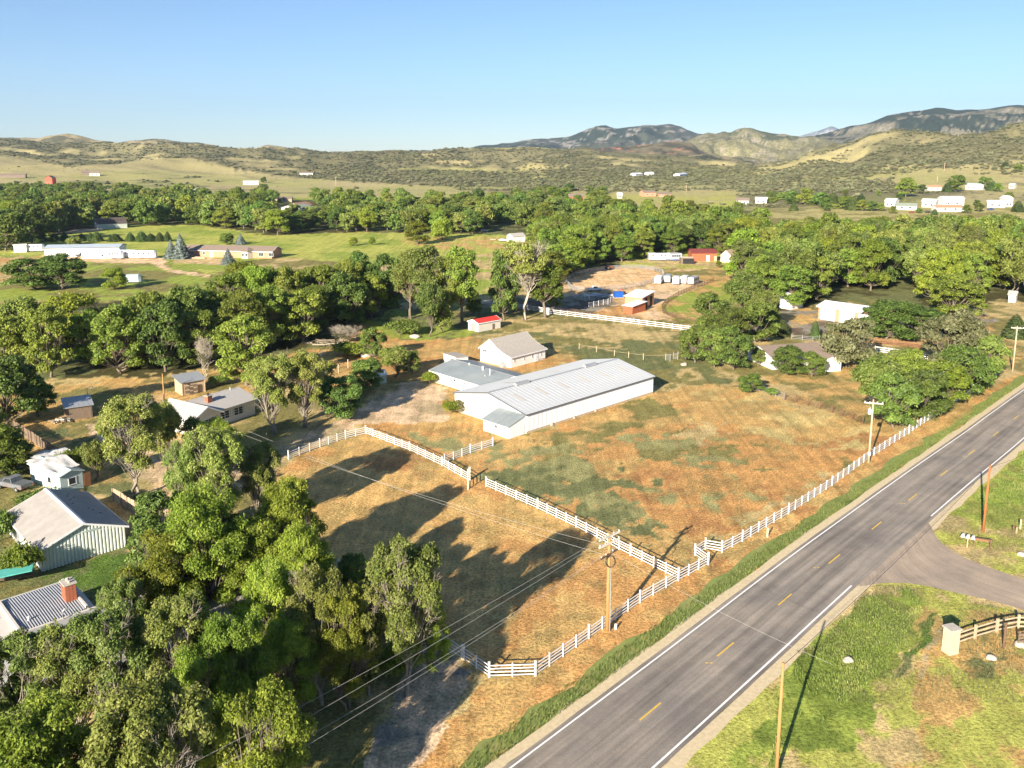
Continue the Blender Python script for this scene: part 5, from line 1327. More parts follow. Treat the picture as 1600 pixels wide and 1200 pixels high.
# --- brick ranch house
A, B = G(288, 401), G(385, 405)
o, rz, L = house(None, None, 10, gable(10, 3.1, 1.7), 'x', 'brick_house', 'long tan brick ranch house with a brown roof and a bay with a hipped cap', 'house', TANB, SHINB, over=.6, A3=A, B3=G(425, 404), trim=WHTM,
      wins=[('F', 4, 1.2, 1.1, 1.2, 2), ('F', 9.5, 1.2, 1.1, 1.2, 2), ('F', 20, 1.2, 1.2, 1.2, 2), ('F', 36.5, 1, 2.2, 1.4, 3), ('F', 41, 1, 2.2, 1.4, 3)], doors=[('F', 13.2, .2, 1.3, 2.3, WHT)])
m = MB(); bx = 30; pts = [(bx - 2.6, -.1), (bx - 1.3, -2.4), (bx + 1.3, -2.4), (bx + 2.6, -.1)]
V = [(x, y, -.2) for x, y in pts] + [(x, y, 3.2) for x, y in pts]
m.raw(V, [(0, 1, 5, 4), (1, 2, 6, 5), (2, 3, 7, 6)]); m.build('bay', CREAM, o)
m = MB(); pts = [(bx - 3.1, .6), (bx - 1.6, -2.9), (bx + 1.6, -2.9), (bx + 3.1, .6)]
m.raw([(x, y, 3.2) for x, y in pts] + [(bx, 1.2, 4.7)], [(0, 1, 4), (1, 2, 4), (2, 3, 4), (0, 3, 2, 1)]); m.build('bay_roof', SHINB, o)
for s in (-.75, .75):
    w = MB().box(bx + s - .5, bx + s + .5, -2.46, -2.41, 1.0, 2.4).build('window', WHTM, o); MB().box(bx + s - .4, bx + s + .4, -2.49, -2.465, 1.1, 2.3).build('pane', GLASS, w)
for r in range(2): MB().box(3 + r * .5, 13 - r, -5.5 + r * 1.4, -5.2 + r * 1.4, -.1, .45 + r * .2).build('garden_wall', TANW, o)
house((792, 378), (806, 380), 8, gable(5.2, 3.2, 1.3), 'y', 'gabled_cottage', 'small white gabled building at the right end of the bright meadow', 'building', WHT, SHINW)
# --- arena sheds
house((970, 480), (985, 481), 7, gable(7, 2.3, .15), 'x', 'low_stable', 'low stable with a white flat roof and red wooden front beside the arena yard', 'stable', WOODR, WHTM, over=.3) if False else None
AS = G(975, 479)
o, rz, L = house((974, 489), (988, 491), 7, [(0, 2.2), (7, 2.7)], 'x', 'low_stable', 'low red stable with a white slanted roof, in front of the tall open shed', 'stable', WOODR, WHTM, over=.4)
o, rz, L = house((976, 480), (1003, 483), 8, [(0, 3.4), (8, 4.2)], 'x', 'open_shed', 'tall open shed with a white roof and dark open end by the arena yard', 'shed', TANB, WHTM, over=.4, doors=[('R', 2.5, 0, 1.8, 3, BLACK), ('R', 6, 0, 1.8, 3, BLACK)])  # the two black sheets are painted shade of the open end
house((1081, 408), (1119, 408), 8, gable(8, 3.6, 1.2), 'x', 'red_barn', 'rusty red wooden barn with a dark red roof behind the horse trailers', 'barn', WOODR, pm('dark_red_roof', (.20, .05, .045), .15, 1, .7), over=.5, doors=[('F', 6.8, 0, 1.4, 2.4, WHT), ('F', 10, 0, 1.2, 2.2, TANW)])
house((1126, 409), (1139, 410), 8, gable(4.3, 3.0, 2.0), 'y', 'gabled_shed', 'white gabled shed right of the red barn', 'shed', WHT, TANW)
house((1064, 412.5), (1082, 412.5), 4, [(0, 2.8), (4, 2.3)], 'x', 'run_in_shed', 'open fronted run-in shed left of the red barn', 'shelter', WOODW, WHTM, over=.2, doors=[('F', 3.1, .1, 4.6, 2.1, BLACK)])  # black front sheet stands for the shade inside, painted on
FARW = pm('dull_white_siding', (.62, .60, .57), .1, .3, .8)
# --- distant houses
for A, B, d, pr, ax, nm, lb, cat, w, r in (
    ((71, 288), (82, 288), 10, gable(9, 8, 3), 'y', 'red_house', 'bright red house above the trees on the far left', 'house', pm('bright_red', (.60, .12, .07), .1, 1, .8), SHINB),
    ((128, 274), (140, 274), 10, gable(10, 4.5, 3), 'x', 'far_house', 'dark roofed house on the yellow slope, left of its neighbour', 'house', SHINB, SHINB),
    ((140, 275), (156, 275), 9, gable(9, 4.5, 3), 'x', 'far_house', 'white gabled house on the yellow slope, right of its neighbour', 'house', FARW, SHINB),
    ((0, 278), (40, 279), 10, gable(10, 4, 2), 'x', 'far_building', 'long brown roofed building behind the trees at the far left edge', 'building', SHINB, SHINB),
    ((380, 289), (404, 289), 12, gable(12, 4, 1.5), 'x', 'far_white_building', 'long low white building at the foot of the yellow slope', 'building', FARW, WHTM),
    ((286, 306), (304, 306), 9, gable(9, 5, 2), 'x', 'far_white_house', 'white house among the trees behind the left meadow', 'house', FARW, WHTM),
    ((468, 275), (489, 275), 10, gable(10, 4.5, 2), 'x', 'slope_house', 'white house with a brown roof alone on the slope under the scrub hill', 'house', FARW, SHINB),
    ((418, 316), (456, 316), 10, gable(10, 3.2, 1.5), 'x', 'brown_long_shed', 'long brown roofed open shed behind the big white hall', 'shed', TANW, SHINB),
    ((440, 335), (468, 336), 16, gable(14, 5, 2.2), 'y', 'white_hall', 'big white hall with a green roof among the far trees', 'building', FARW, SAGE),
    ((470, 331), (489, 328), 12, gable(12, 4, 2.5), 'x', 'tan_roof_house', 'white house with a tan roof next to the big white hall', 'house', FARW, TANB),
    ((889, 314), (912, 314), 12, gable(12, 4, 2.5), 'x', 'brown_ranch', 'dark brown roofed house at the edge of the far golden field', 'house', WOODR, SHINB),
    ((1006, 307), (1025, 307), 12, gable(12, 4.2, 2), 'x', 'tan_ranch', 'tan house with a brown roof on the far golden field', 'house', TANB, SHINB),
    ((1030, 308), (1050, 308), 10, gable(10, 3, 1.4), 'x', 'pink_long_shed', 'low pinkish shed right of the tan house on the golden field', 'shed', TANB, SHINB),
    ((965, 310), (972, 310), 7, gable(6, 3.5, 2), 'x', 'tiny_white_shed', 'tiny white shed at the left of the golden field', 'shed', FARW, WHTM),
    ((993, 276), (1004, 276), 10, gable(10, 4, 2), 'x', 'valley_house', 'white house in the distant valley, left of two', 'house', FARW, WHTM),
    ((1012, 275), (1022, 275), 10, gable(10, 4, 2), 'x', 'valley_house', 'white house in the distant valley, right of two', 'house', FARW, WHTM),
    ((1062, 277), (1074, 277), 10, gable(10, 4, 2), 'x', 'valley_shed', 'grey white shed in the distant valley by the pines', 'shed', WHTM, WHTM),
    ((1382, 323), (1398, 324), 8, gable(8, 4.5, 1.8), 'x', 'hillside_house', 'white two storey house at the left of the hillside cluster', 'house', FARW, WHTM),
    ((1400, 328), (1432, 329), 9, gable(9, 3.2, 1.8), 'x', 'hillside_house', 'low white house with a sage green roof in the hillside cluster', 'house', FARW, SAGE),
    ((1440, 324), (1462, 325), 9, gable(9, 4.8, 1.6), 'x', 'hillside_house', 'white house with a garage gable behind the sage roofed one', 'house', FARW, WHTM),
    ((1465, 331), (1506, 331), 10, gable(10, 3.2, 1.5), 'x', 'hillside_house', 'wide white house with a pinkish roof, biggest of the hillside cluster', 'house', FARW, TANB),
    ((1472, 322), (1506, 322), 8, gable(8, 6.0, 1.4), 'x', 'hillside_house', 'white upper storey block with a white roof above the pinkish one', 'house', FARW, WHTM),
    ((1542, 324), (1570, 325), 8, gable(8, 4.5, .9), 'x', 'hillside_house', 'white flat fronted house near the right edge of the hillside', 'house', FARW, WHTM),
    ((1570, 323), (1582, 323), 8, gable(7, 6.5, 2), 'y', 'hillside_house', 'tall white gable next to the flat fronted hillside house', 'house', FARW, WHTM),
    ((1450, 298), (1471, 298), 8, gable(8, 3.6, 1.6), 'x', 'upper_house', 'white house high on the slope above the round tree', 'house', FARW, TANB),
    ((1508, 296), (1527, 297), 8, gable(8, 5.0, 1.4), 'x', 'upper_house', 'pale blue white house high on the slope behind dark trees', 'house', FARW, PBLUE),
    ((1576, 295), (1584, 295), 7, gable(7, 4, 1.2), 'x', 'upper_shed', 'small white shed high on the slope near the right edge', 'shed', FARW, WHTM),
    ((1230, 314), (1236, 314), 7, gable(7, 4, 2), 'x', 'knoll_house', 'small white house at the left of the scrub knoll', 'house', FARW, SHINB),
    ((1150, 320), (1170, 320), 9, gable(9, 4, 2), 'x', 'knoll_house', 'white house above the creek wood, centre right', 'house', FARW, SHINB),
    ((1180, 318), (1198, 318), 9, gable(9, 4, 1.5), 'x', 'knoll_house', 'white house with a white roof above the creek wood, left of the knoll', 'house', FARW, WHTM),
):
    o, rz, L = house(A, B, d, pr if ax == 'x' else [(u * frame2(G(*A), G(*B))[1] / pr[-1][0], z) for u, z in pr], ax, nm, lb, cat, w, r, over=.5, wins=[('F', .28 * frame2(G(*A), G(*B))[1], 1.2, 1.6, 1.4, 2), ('F', .68 * frame2(G(*A), G(*B))[1], 1.2, 1.6, 1.4, 2)])
# ------------------------------------------------------------------ fences
VINYL = pm('white_vinyl', (.76, .76, .75), .10, .6, .55, dirt=(.55, .50, .42), dirt_amt=.4)
_fm = {}
def fence(P, label, name='rail_fence', mat=VINYL, h=1.25, rails=4, gap=1.98, pw=.095, rw=.085, rt=.04, per=2, closed=False, group=None, corner=None, thick=0.0, cat='fence', top=0.0, rail_round=False):
    """posts along the line P with rails let in between; every post and every rail is a piece of its own"""
    P = [p if isinstance(p, Vector) else G(*p) for p in P]
    if closed: P.append(P[0].copy())
    o = empty(name, P[0], 0, label, cat, group); base = P[0].copy()
    key = (mat.name, h, pw, thick)
    if key not in _fm:
        _fm[key] = (MB().box(-pw / 2, pw / 2, -pw / 2, pw / 2, -.2, h + .08).mesh('post', mat),
                    MB().box(-pw * .7, pw * .7, -pw * .7, pw * .7, -.2, h + .16).box(-pw * .85, pw * .85, -pw * .85, pw * .85, h + .16, h + .21).mesh('corner_post', mat))
    pm_, cm_ = _fm[key]
    rk = (mat.name, rw, rt, 'rail', rail_round)
    if rk not in _fm:
        _fm[rk] = (MB().cyl((0, 0, 0), (1, 0, 0), rw / 2, 6) if rail_round else MB().box(0, 1, -rt / 2, rt / 2, -rw / 2, rw / 2)).mesh('rail', mat)
    rm = _fm[rk]; rnd = random.Random(len(P) * 7 + int(abs(P[0].x)))
    for i, (a, b) in enumerate(zip(P, P[1:])):
        L = (b - a).length; n = max(1, int(round(L / gap))); d = (b - a) / n; ang = math.atan2(d.y, d.x)
        slope = math.atan2(d.z, math.hypot(d.x, d.y))
        for k in range(n + (1 if i == len(P) - 2 and not closed else 0)):
            p = a + d * k - base
            c = corner and ((k == 0) or (i == len(P) - 2 and k == n))
            q = inst('post', cm_ if c else pm_, o, p, (0, 0, ang)); q.scale = (1, 1, 1 + rnd.uniform(-.02, .03))
        k = 0
        while k < n:
            m_ = min(per, n - k); ln = (d * m_).length
            for r in range(rails):
                z = h * (r + .62) / (rails - .0) + top if rails > 1 else h * .8
                p = a + d * k - base
                q = inst('rail', rm, o, (p.x, p.y, p.z + z + rnd.uniform(-.012, .012)), (0, -slope + rnd.uniform(-.003, .003), ang)); q.scale = (ln, 1, 1)
            k += m_
    return o
S = lambda *p: list(p)
# the roadside fence with its jog
fence([(1106.5, 882.5), (1060, 907.5), (1000, 942), (920, 998), (836.6, 1056)], 'white rail fence along the road, from the corner by the tall pole to the jog', corner=True)
fence([(1106.5, 882.5), (1086, 868), (1102, 858.5), (1128, 863)], 'white rail fence of the jog that steps back from the road', corner=True)
fence([(1128, 863), (1160, 846), (1232, 803), (1300, 759), (1357, 717), (1420, 677), (1472, 642), (1520, 612), (1556, 590)], 'long white rail fence beside the road from the jog to the grove', corner=True)
fence([(836.6, 1056), (764.5, 1058.5)], 'short white fence along the very bottom of the front pasture', corner=True)
fence([(764.5, 1058.5), (724.5, 1031)], 'white fence panel left of the bottom corner', corner=True)
fence([(722, 1029.5), (691, 1009)], 'white gate at the bottom corner, beside the drive', name='field_gate', cat='gate', corner=True)
fence([(680.5, 1014), (662, 1024)], 'white fence stub at the drive, next to the gate', corner=True)
fence([(691, 1009), (640, 962), (590, 930), (530, 893), (490, 866), (420, 822)], 'white fence under the trees on the left of the front pasture', corner=True)
# fence between the pastures
fence([(571.5, 678), (640, 704), (691, 728), (731, 751)], 'white rail fence between yard and front pasture, down to the opening', corner=True)
fence([(759.5, 760), (840, 795), (900, 824), (985, 868), (1060, 906)], 'white rail fence between the two pastures', corner=True)
fence([(451, 718), (500, 699), (540, 685.5), (571.5, 678)], 'white rail fence along the gravel drive', corner=True)
fence([(695, 724), (735, 708), (770, 697)], 'short white rail fence spur pointing at the big barn', corner=True)
# gate standing open in the gap
a, b = G(731, 751), G(731, 765)
g = fence([a, a + (b - a) * 1.0], 'white gate swung open in the gap between the pastures', name='open_gate', cat='gate', h=1.45, corner=True, gap=2.6)
gp = MB().box(-.1, .1, -.1, .1, -.2, 1.9).box(-.13, .13, -.13, .13, 1.9, 1.96).build('gate_post', VINYL, None, label='tall white gate post at the gap between the pastures', cat='post'); gp.location = a + Vector((.25, .1, 0))
# far white fence
fence([(742, 474), (790, 479), (852, 489)], 'white fence passing behind the central cottonwoods', h=1.5, rw=.15, gap=2.3, corner=False, per=2)
fence([(853, 490), (910, 497), (985, 506), (1064, 516), (1110, 522)], 'long white fence between the green field and the arena yard', h=1.5, rw=.13, rails=3, gap=2.3, per=2)
MB_ = MB().box(-.7, .7, -.7, .7, 0, 1.7); q = MB_.box(-.8, .8, -.8, .8, 1.7, 1.8).build('fence_pillar', VINYL, None, label='square white pillar at the start of the long white fence', cat='pillar'); q.location = G(854, 491)
fence([(1367, 550), (1410, 556), (1450, 563)], 'white rail fence beside the hedge behind the roadside grove', h=1.4, rw=.2, rails=3, gap=3)
fence([(1200, 338 + 180), (1210, 521)], 'bit of white fence by the driveway behind the brown roofed house', h=1.3, rails=3) if False else None
# other fences
BRN = pm('dark_fence_wood', (.16, .10, .065), .3, 3, .9)
fence([(1163, 602), (1225, 624)], 'low grey wire and board fence by the tiny bush', mat=GALV, h=1.2, rails=3, gap=2.2, rw=.06, rail_round=True)
fence([(1226, 625), (1262, 634), (1300, 645), (1332, 656), (1348, 663)], 'rust brown pipe fence between the pasture and the dry field', mat=STEEL, h=1.4, rails=5, gap=2.4, rw=.06, pw=.1, rail_round=True, name='pipe_fence')
ar = [(883, 441), (900, 430), (925, 425), (950, 421), (975, 420), (1000, 419.5), (1022, 422.5), (1035, 427), (1037, 433), (1020, 442), (1000, 448), (975, 451.5), (945, 454), (915, 455.5), (893, 453)]
fence(ar, 'grey rail fence around the sandy riding arena', mat=GALV, h=1.6, rails=4, gap=3.0, rw=.14, pw=.14, closed=True, name='arena_fence', per=1)
fence([(1115, 440), (1085, 451), (1060, 462), (1040, 474), (1034, 483), (1036, 490), (1058, 499), (1090, 504), (1120, 508)], 'brown rail fence curving around the oval green lot', mat=BRN, h=1.4, rails=4, gap=3, rw=.12, name='board_fence', per=1)
fence([(868, 489), (905, 495), (945, 500), (985, 500)], 'dark pipe fence in front of the arena yard', mat=STEEL, h=1.5, rails=4, gap=2.4, rw=.06, pw=.1, rail_round=True, name='pipe_fence')
fence([(1043, 424), (1075, 417), (1110, 417), (1180, 424)], 'grey wire fence behind the horse trailers', mat=BRN, h=1.2, rails=2, gap=3.5, rw=.06, name='wire_fence')
fence([(920, 481), (950, 475), (958, 471)], 'white pipe corral panels beside the stable', mat=VINYL, h=1.6, rails=4, gap=2.2, rw=.07, rail_round=True, name='corral_fence')
fence([(1350, 535), (1400, 540), (1450, 545)], 'red brown wooden fence under the wide dark tree', mat=pm('red_brown_rail', (.22, .10, .055), .3, 2, .9), h=1.3, rails=4, gap=2.4, rw=.16, name='board_fence')
fence([(1237, 530), (1270, 533), (1290, 531)], 'thin grey fence at the near side of the paved yard', mat=GALV, h=1.2, rails=3, gap=2.2, rw=.05, name='wire_fence')
# board fences (each board a piece)
def boards(P, label, h, w, mat, name='board_fence', gapw=.02, seed=1, miss=.0, lean=.02):
    P = [p if isinstance(p, Vector) else G(*p) for p in P]; rnd = random.Random(seed)
    o = empty(name, P[0], 0, label, 'fence'); me = MB().box(0, w - gapw, -.012, .012, 0, h).mesh('board', mat)
    pmh = MB().box(-.06, .06, -.06, .06, -.2, h * .95).mesh('post', mat); base = P[0]
    for a, b in zip(P, P[1:]):
        L = (b - a).length; d = (b - a).normalized(); ang = math.atan2(d.y, d.x); n = int(L / w)
        for k in range(n):
            if rnd.random() < miss: continue
            p = a + d * (k * w) - base
            q = inst('board', me, o, p + Vector((0, 0, rnd.uniform(-.05, .04))), (rnd.uniform(-lean, lean), rnd.uniform(-lean, lean), ang)); q.scale = (1, 1, rnd.uniform(.95, 1.04))
        k = 0
        while k < L:
            inst('post', pmh, o, a + d * k - base + Vector((d.y, -d.x, 0)) * .09, (0, 0, ang)); k += 2.4
        for z in (.35, h - .35):
            m = MB().box(0, L, .03, .07, z - .05, z + .05).build('rail', mat, o); m.location = a - base; m.rotation_euler = (0, 0, ang)
    return o
boards([(22, 672), (50, 690), (85, 712), (112, 732)], 'weathered grey board fence running past the pickup to the pale blue trailer', 1.7, .28, WOODW, seed=3, miss=.03, lean=.05)
boards([(178, 782), (200, 796), (225, 812)], 'sunlit brown board fence beside the leaning elm', 1.8, .2, TANW, seed=4)
# split rail fence and pillar on the right
fence([(1489, 1010), (1523, 998), (1557, 988), (1590, 982), (1640, 985)], 'dark split rail fence beyond the white entrance pillar', mat=TANW, h=1.35, rails=3, gap=2.6, rw=.16, pw=.2, rail_round=True, name='split_rail_fence', per=1)
P = G(1484, 1019); pil = empty('entrance_pillar', P, math.radians(18), 'cream stone entrance pillar with a dark side at the end of the split rail fence', 'pillar')
CRM = pm('cream_stone', (.52, .43, .31), .15, 3, .9, bump=.4)
for r in range(6):
    MB().box(-.52 + .01 * (r % 2), .52 - .01 * (r % 2), -.48, .48, r * .4 - (.15 if r == 0 else 0), r * .4 + .385).build('stone_block', CRM, pil)
MB().box(-.62, .62, -.58, .58, 2.4, 2.52).build('capstone', CONC, pil)
P = G(1591, 1012); q = MB(); q.box(-.1, 2.6, -.04, .04, .5, .72).box(-.1, 2.6, -.04, .04, .85, 1.05).box(-.1, 2.6, -.04, .04, 1.2, 1.4).box(0, .12, .04, .14, -.2, 1.6).box(2.3, 2.42, .04, .14, -.2, 1.6)
q = q.build('wooden_gate', WOODW, None, label='grey board gate at the bottom right edge', cat='gate'); q.location = P; q.rotation_euler = (0, 0, .2)
P = G(1568, 1013); q = MB().tube([(0, 0, -.2), (0, 0, 2.6)], .11, 7).build('dark_post', BRN, None, label='dark wooden post between the split rails and the board gate', cat='post'); q.location = P

# ------------------------------------------------------------------ poles and wires
PINEW = pm('pole_wood', (.42, .235, .09), .25, 2, .85, stretch=(6, 6, .4)); PALEW = pm('pale_pole_wood', (.55, .42, .28), .2, 2, .85); PORC = pm('insulator', (.70, .70, .68), .1, 2, .3)
WIRE = pm('aluminium_wire', (.36, .35, .33), .05, 1, .5); BLKW = pm('black_cable', (.03, .03, .03), .1, 1, .5)
def pole(P, h, label, arms=(), mat=PINEW, r=.17, rz=0.0, transformer=False, coil=False, lean=(0, 0)):
    o = empty('utility_pole', P, rz, label, 'utility pole')
    MB().tube([(0, 0, -.5), (lean[0] * .5, lean[1] * .5, h * .5), (lean[0], lean[1], h)], [r, r * .85, r * .62], 10).build('shaft', mat, o, smooth=True)
    for z, w, a, mt in arms:
        am = MB().box(-w / 2, w / 2, -.07, .07, -.08, .08).build('crossarm', mt, o); am.location = (lean[0], lean[1] - .18, z); am.rotation_euler = (0, 0, a)
        for x in (-w * .46, -w * .2, w * .2, w * .46): MB().tube([(x, 0, .06), (x, 0, .13), (x, 0, .16), (x, 0, .26)], [.025, .03, .065, .03], 6).build('insulator', PORC, am)
        for s in (-1, 1): MB().box(0, .02, -.01, .01, 0, 1).build('brace', GALV, am).matrix_local = Matrix.Translation((s * w * .28, 0, -.03)) @ Matrix.Rotation(math.radians(-152 * s), 4, 'Y') @ Matrix.Diagonal((1, 1, .75, 1))
    if transformer:
        t = MB().tube([(0, 0, 0), (0, 0, .06), (0, 0, .75), (0, 0, .84)], [.2, .24, .24, .14], 12).build('transformer', PORC, o, smooth=False); t.location = (-.45, -.1, h - 2.2)
        MB().tube([(0, 0, .84), (0, 0, 1.05)], [.05, .03], 6).build('bushing', PORC, t)
    if coil:
        c = MB(); c.tube([(.46 * math.cos(k * math.pi / 9) + .12, -.24, h - 2.7 + .62 * math.sin(k * math.pi / 9)) for k in range(19)], .035, 5, False)
        c.tube([(.40 * math.cos(k * math.pi / 9) + .13, -.28, h - 2.72 + .56 * math.sin(k * math.pi / 9)) for k in range(19)], .03, 5, False); c.build('cable_coil', BLKW, o)
        MB().tube([(.2, -.08, 0), (.2, -.06, h * .66)], .05, 6).build('conduit', GALV, o)
    return o
PA = G(949, 986)
WHTW = pm('pale_arm_wood', (.62, .57, .48), .15, 3, .8)
pa = pole(PA, 10.0, 'tall orange brown utility pole with three crossarms and a cable coil', [(9.8, 2.9, .75, WHTW), (9.1, 2.9, .75, WHTW), (8.0, 2.8, .85, BRN)], coil=True, r=.21)
pa2 = MB().tube([(0, 0, -.1), (0, 0, .55)], .12, 8).build('marker_stub', PORC, None, label='short white marker stub at the foot of the tall pole', cat='marker'); pa2.location = G(962, 983)
PB = G(1357, 723); pb = pole(PB, 9.7, 'grey utility pole with one crossarm and a white transformer beside the long roadside fence', [(9.2, 2.6, -.3, WHTW)], mat=PALEW, transformer=True, r=.16)
MB().box(-.16, .16, -.2, .16, 1.2, 1.7).build('meter_box', PORC, pb)
PC = G(1582, 580); pc = pole(PC, 9.7, 'utility pole beyond the top end of the roadside fence, right edge', [(9.3, 2.5, -.2, WHTW)], mat=PALEW)
PD = G(1536, 831); pd_ = pole(PD, 8.5, 'leaning reddish pole in the grass right of the road', [], mat=pm('reddish_pole', (.36, .14, .05), .25, 2, .85, stretch=(6, 6, .4)), r=.17, lean=(.0, 0), rz=0)
PE = G(1247, 1086); pole(PE, 4.0 if False else 8.6, 'utility pole at the bottom edge on the right verge', [], mat=PINEW, r=.14) if False else None
_t = G(1289, 970); PE = Vector((_t.x - 9.2 / math.tan(math.radians(SUN_EL)) * math.sin(math.radians(SUN_AZ)), _t.y - 9.2 / math.tan(math.radians(SUN_EL)) * math.cos(math.radians(SUN_AZ)), 0))
pe = pole(PE, 9.2, 'utility pole low on the right verge whose long shadow falls over the green grass', [], mat=PINEW, r=.15)
PF = G(257, 628); pole(PF, top_z(PF, 584), 'plain orange brown pole by the firewood shelter', [], mat=PINEW, r=.14)
PG_ = G(138, 632); h_ = top_z(PG_, 606); pg = pole(PG_, h_, 'yard light pole behind the low weathered shed', [], mat=PALEW, r=.09)
lm = MB().tube([(0, 0, h_ - .3), (.5, -.1, h_ + .2), (.9, -.15, h_ + .25)], .03, 5).build('lamp_arm', GALV, pg); MB().tube([(.85, -.15, h_ + .3), (.95, -.15, h_ + .1), (1.0, -.15, h_ - .1)], [.12, .22, .1], 8).build('lamp_head', PORC, lm)
for i, (x, yb, yt, l) in enumerate(((1475, 271, 254, 'high on the scrub slope'), (1464, 286, 276, 'below the other on the scrub slope'), (1072, 301, 289, 'on the far golden field'), (525, 293, 276, 'in front of the dark hill foot'))):
    P = G(x, yb); pole(P, max(7, top_z(P, yt) - P.z), 'small distant utility pole ' + l, [(max(7, top_z(P, yt) - P.z) - .8, 3, .3, PALEW)], mat=PALEW, r=.3)
P = G(1161, 199.8)
tw = empty('radio_mast', Vector((P.x, P.y, P.z)), 0, 'thin radio mast on the summit of the grassy peak', 'mast')
# summit of the bare mountain
sx = (1161 - 800) / 1350 * 4600; sz = CAM_H - 4600 * math.tan(math.atan((200 - PY0) / F_PX) + PITCH); tw.location = (sx, 4600, sz)
MB().tube([(0, 0, -10), (0, 0, 26)], [1.2, .5], 4).build('tower', GALV, tw); MB().box(-6, -1, 3, 7, -6, 5).build('hut', CONC, tw)
def wire(A, B, sag, label, r=.018, mat=WIRE, group=None):
    n = 22; pts = []
    for k in range(n + 1):
        t = k / n; p = A.lerp(B, t); pts.append((p.x - A.x, p.y - A.y, p.z - A.z - sag * 4 * t * (1 - t)))
    q = MB().tube(pts, r, 4, False).build('power_line', mat, None, label=label, cat='power line', group=group); q.location = A
    return q
def arm_pt(P, z, off, a): return Vector((P.x + off * math.cos(a), P.y + off * math.sin(a) - .18, z))
# lines from the tall pole down to the bottom left
for k, (z, off, a, tx, ty, nm) in enumerate(((10.0, -1.05, .75, 567, 1050, 'uppermost'), (10.0, 1.05, .75, 600, 1050, 'second'), (8.4, -1.1, .85, 650, 1050, 'third'), (8.4, 1.1, .85, 663, 1050, 'lowest'))):
    A = arm_pt(PA, z, off, a); gpt = G(tx, ty, z - .5); B = A + (gpt - A) * 1.9; B.z = z
    wire(A, B, .6, nm + ' of the four wires running from the tall pole to the bottom left', r=.013)
for k, (off, nm) in enumerate(((-.9, 'left'), (.9, 'right'))):
    A = arm_pt(PA, 8.3, off, .85); gpt = G(440, 697 + k * 6, 8); B = A + (gpt - A) * 1.15; B.z = 8.5
    wire(A, B, .7, nm + ' of the two thin wires crossing the front pasture towards the drive', r=.012)
A = arm_pt(PA, 8.3, 0, .85); wire(A, G(1300, 1038, 8), .4, 'thin wire crossing the road from the tall pole to the lower right', r=.011)
for s in (-1, 1): wire(arm_pt(PB, 9.5, s * 1.1, -.3), arm_pt(PC, 9.5, s * 1.1, -.2), .5, ('left' if s < 0 else 'right') + ' wire between the transformer pole and the pole at the right edge', r=.014)
wire(PD + Vector((0, 0, 8.3)), G(1640, 683, 8), .6, 'cable from the reddish pole away along the road', r=.02, mat=BLKW)
wire(PD + Vector((0, 0, 8.3)), PE + Vector((0, 0, 9.0)), .5, 'cable from the reddish pole to the bottom of the view', r=.022, mat=BLKW)
# small posts
def stub(x, y, h, r, mat, label, cat='post', name='marker_post'):
    q = MB().tube([(0, 0, -.2), (0, 0, h)], r, 8).build(name, mat, None, label=label, cat=cat); q.location = G(x, y); return q
stub(1199, 839, 1.15, .10, CREAM, 'cream marker post between the roadside fence and the road')
stub(1312, 742, .5, .2, CONC, 'small stump by the roadside fence', name='stump') if False else None
for i, (x, y) in enumerate(((449, 585), (522, 578), (529, 583), (544, 575), (507, 590))):
    stub(x, y, 1.9, .10, PALEW, 'pale bare fence post of the old corral by the drive, number %s from the left' % ('one two four five three'.split()[i]) if False else ('pale bare post of the old corral ' + ['at its left end', 'with the sandy gap behind', 'at the front edge of the sand', 'at its right end', 'behind the elm row'][i]), name='corral_post')
# mailbox stand, sign frame and small posts right of the road
P = G(1511, 855); mbx = empty('mailbox', P, math.radians(-35), 'white mailboxes on a post beside the side road', 'mailbox')
MB().tube([(0, 0, -.2), (0, 0, 1.15)], .06, 6).build('post', PALEW, mbx); MB().box(-.8, .8, -.22, .22, 1.15, 1.2).build('shelf', PALEW, mbx)
for k in range(3):
    m = MB(); c = -.52 + k * .52; m.prism([(c - .17, 1.2), (c - .17, 1.4)] + [(c - .17 * math.cos(t), 1.4 + .13 * math.sin(t)) for t in [math.pi * q / 6 for q in range(1, 6)]] + [(c + .17, 1.4), (c + .17, 1.2)], -.28, .28, 'y')
    b_ = m.build('box', PORC, mbx); MB().box(c + .18, c + .2, -.1, .12, 1.3, 1.42).build('flag', REDR, b_)
P = G(1534, 857); sg = empty('sign_frame', P, math.radians(-22), 'low dark wooden frame with a narrow board, next to the mailboxes', 'sign')
for s in (-1, 1): MB().box(s * .85 - .06, s * .85 + .06, -.06, .06, -.2, 1.15).build('leg', BRN, sg)
MB().box(-1.05, 1.05, -.13, .13, 1.15, 1.24).build('beam', BRN, sg); MB().box(-.7, .7, -.05, -.02, .93, 1.1).build('sign_board', RUSTM, sg)
for i, (x, y, hh, l) in enumerate(((1583, 832, .9, 'dark short post beside the pale one at the right edge'), (1588, 833, .75, 'orange stump between two posts at the right edge'), (1594, 826, 1.2, 'pale post at the right edge, above the side road'))):
    stub(x, y, hh, .11, (BRN, TANB, PALEW)[i], l)
for i, (x, y, s, l) in enumerate(((1597, 868, .5, 'pale rock at the right edge above the side road'), (1548, 1030, .45, 'pale jagged rock below the split rail fence'), (1595, 1010, .6, 'white rock at the board gate'), (1325, 1034, .5, 'low pale rock on the bottom verge'), (1075, 560, .9, 'grey boulder heap at the edge of the green field'), (1068, 571, .7, 'smaller tan boulder below the grey heap'))):
    rock('rock', G(x, y), (s, s * .8, s * .55), l, mat=CONC, seed=20 + i, cat='rock')
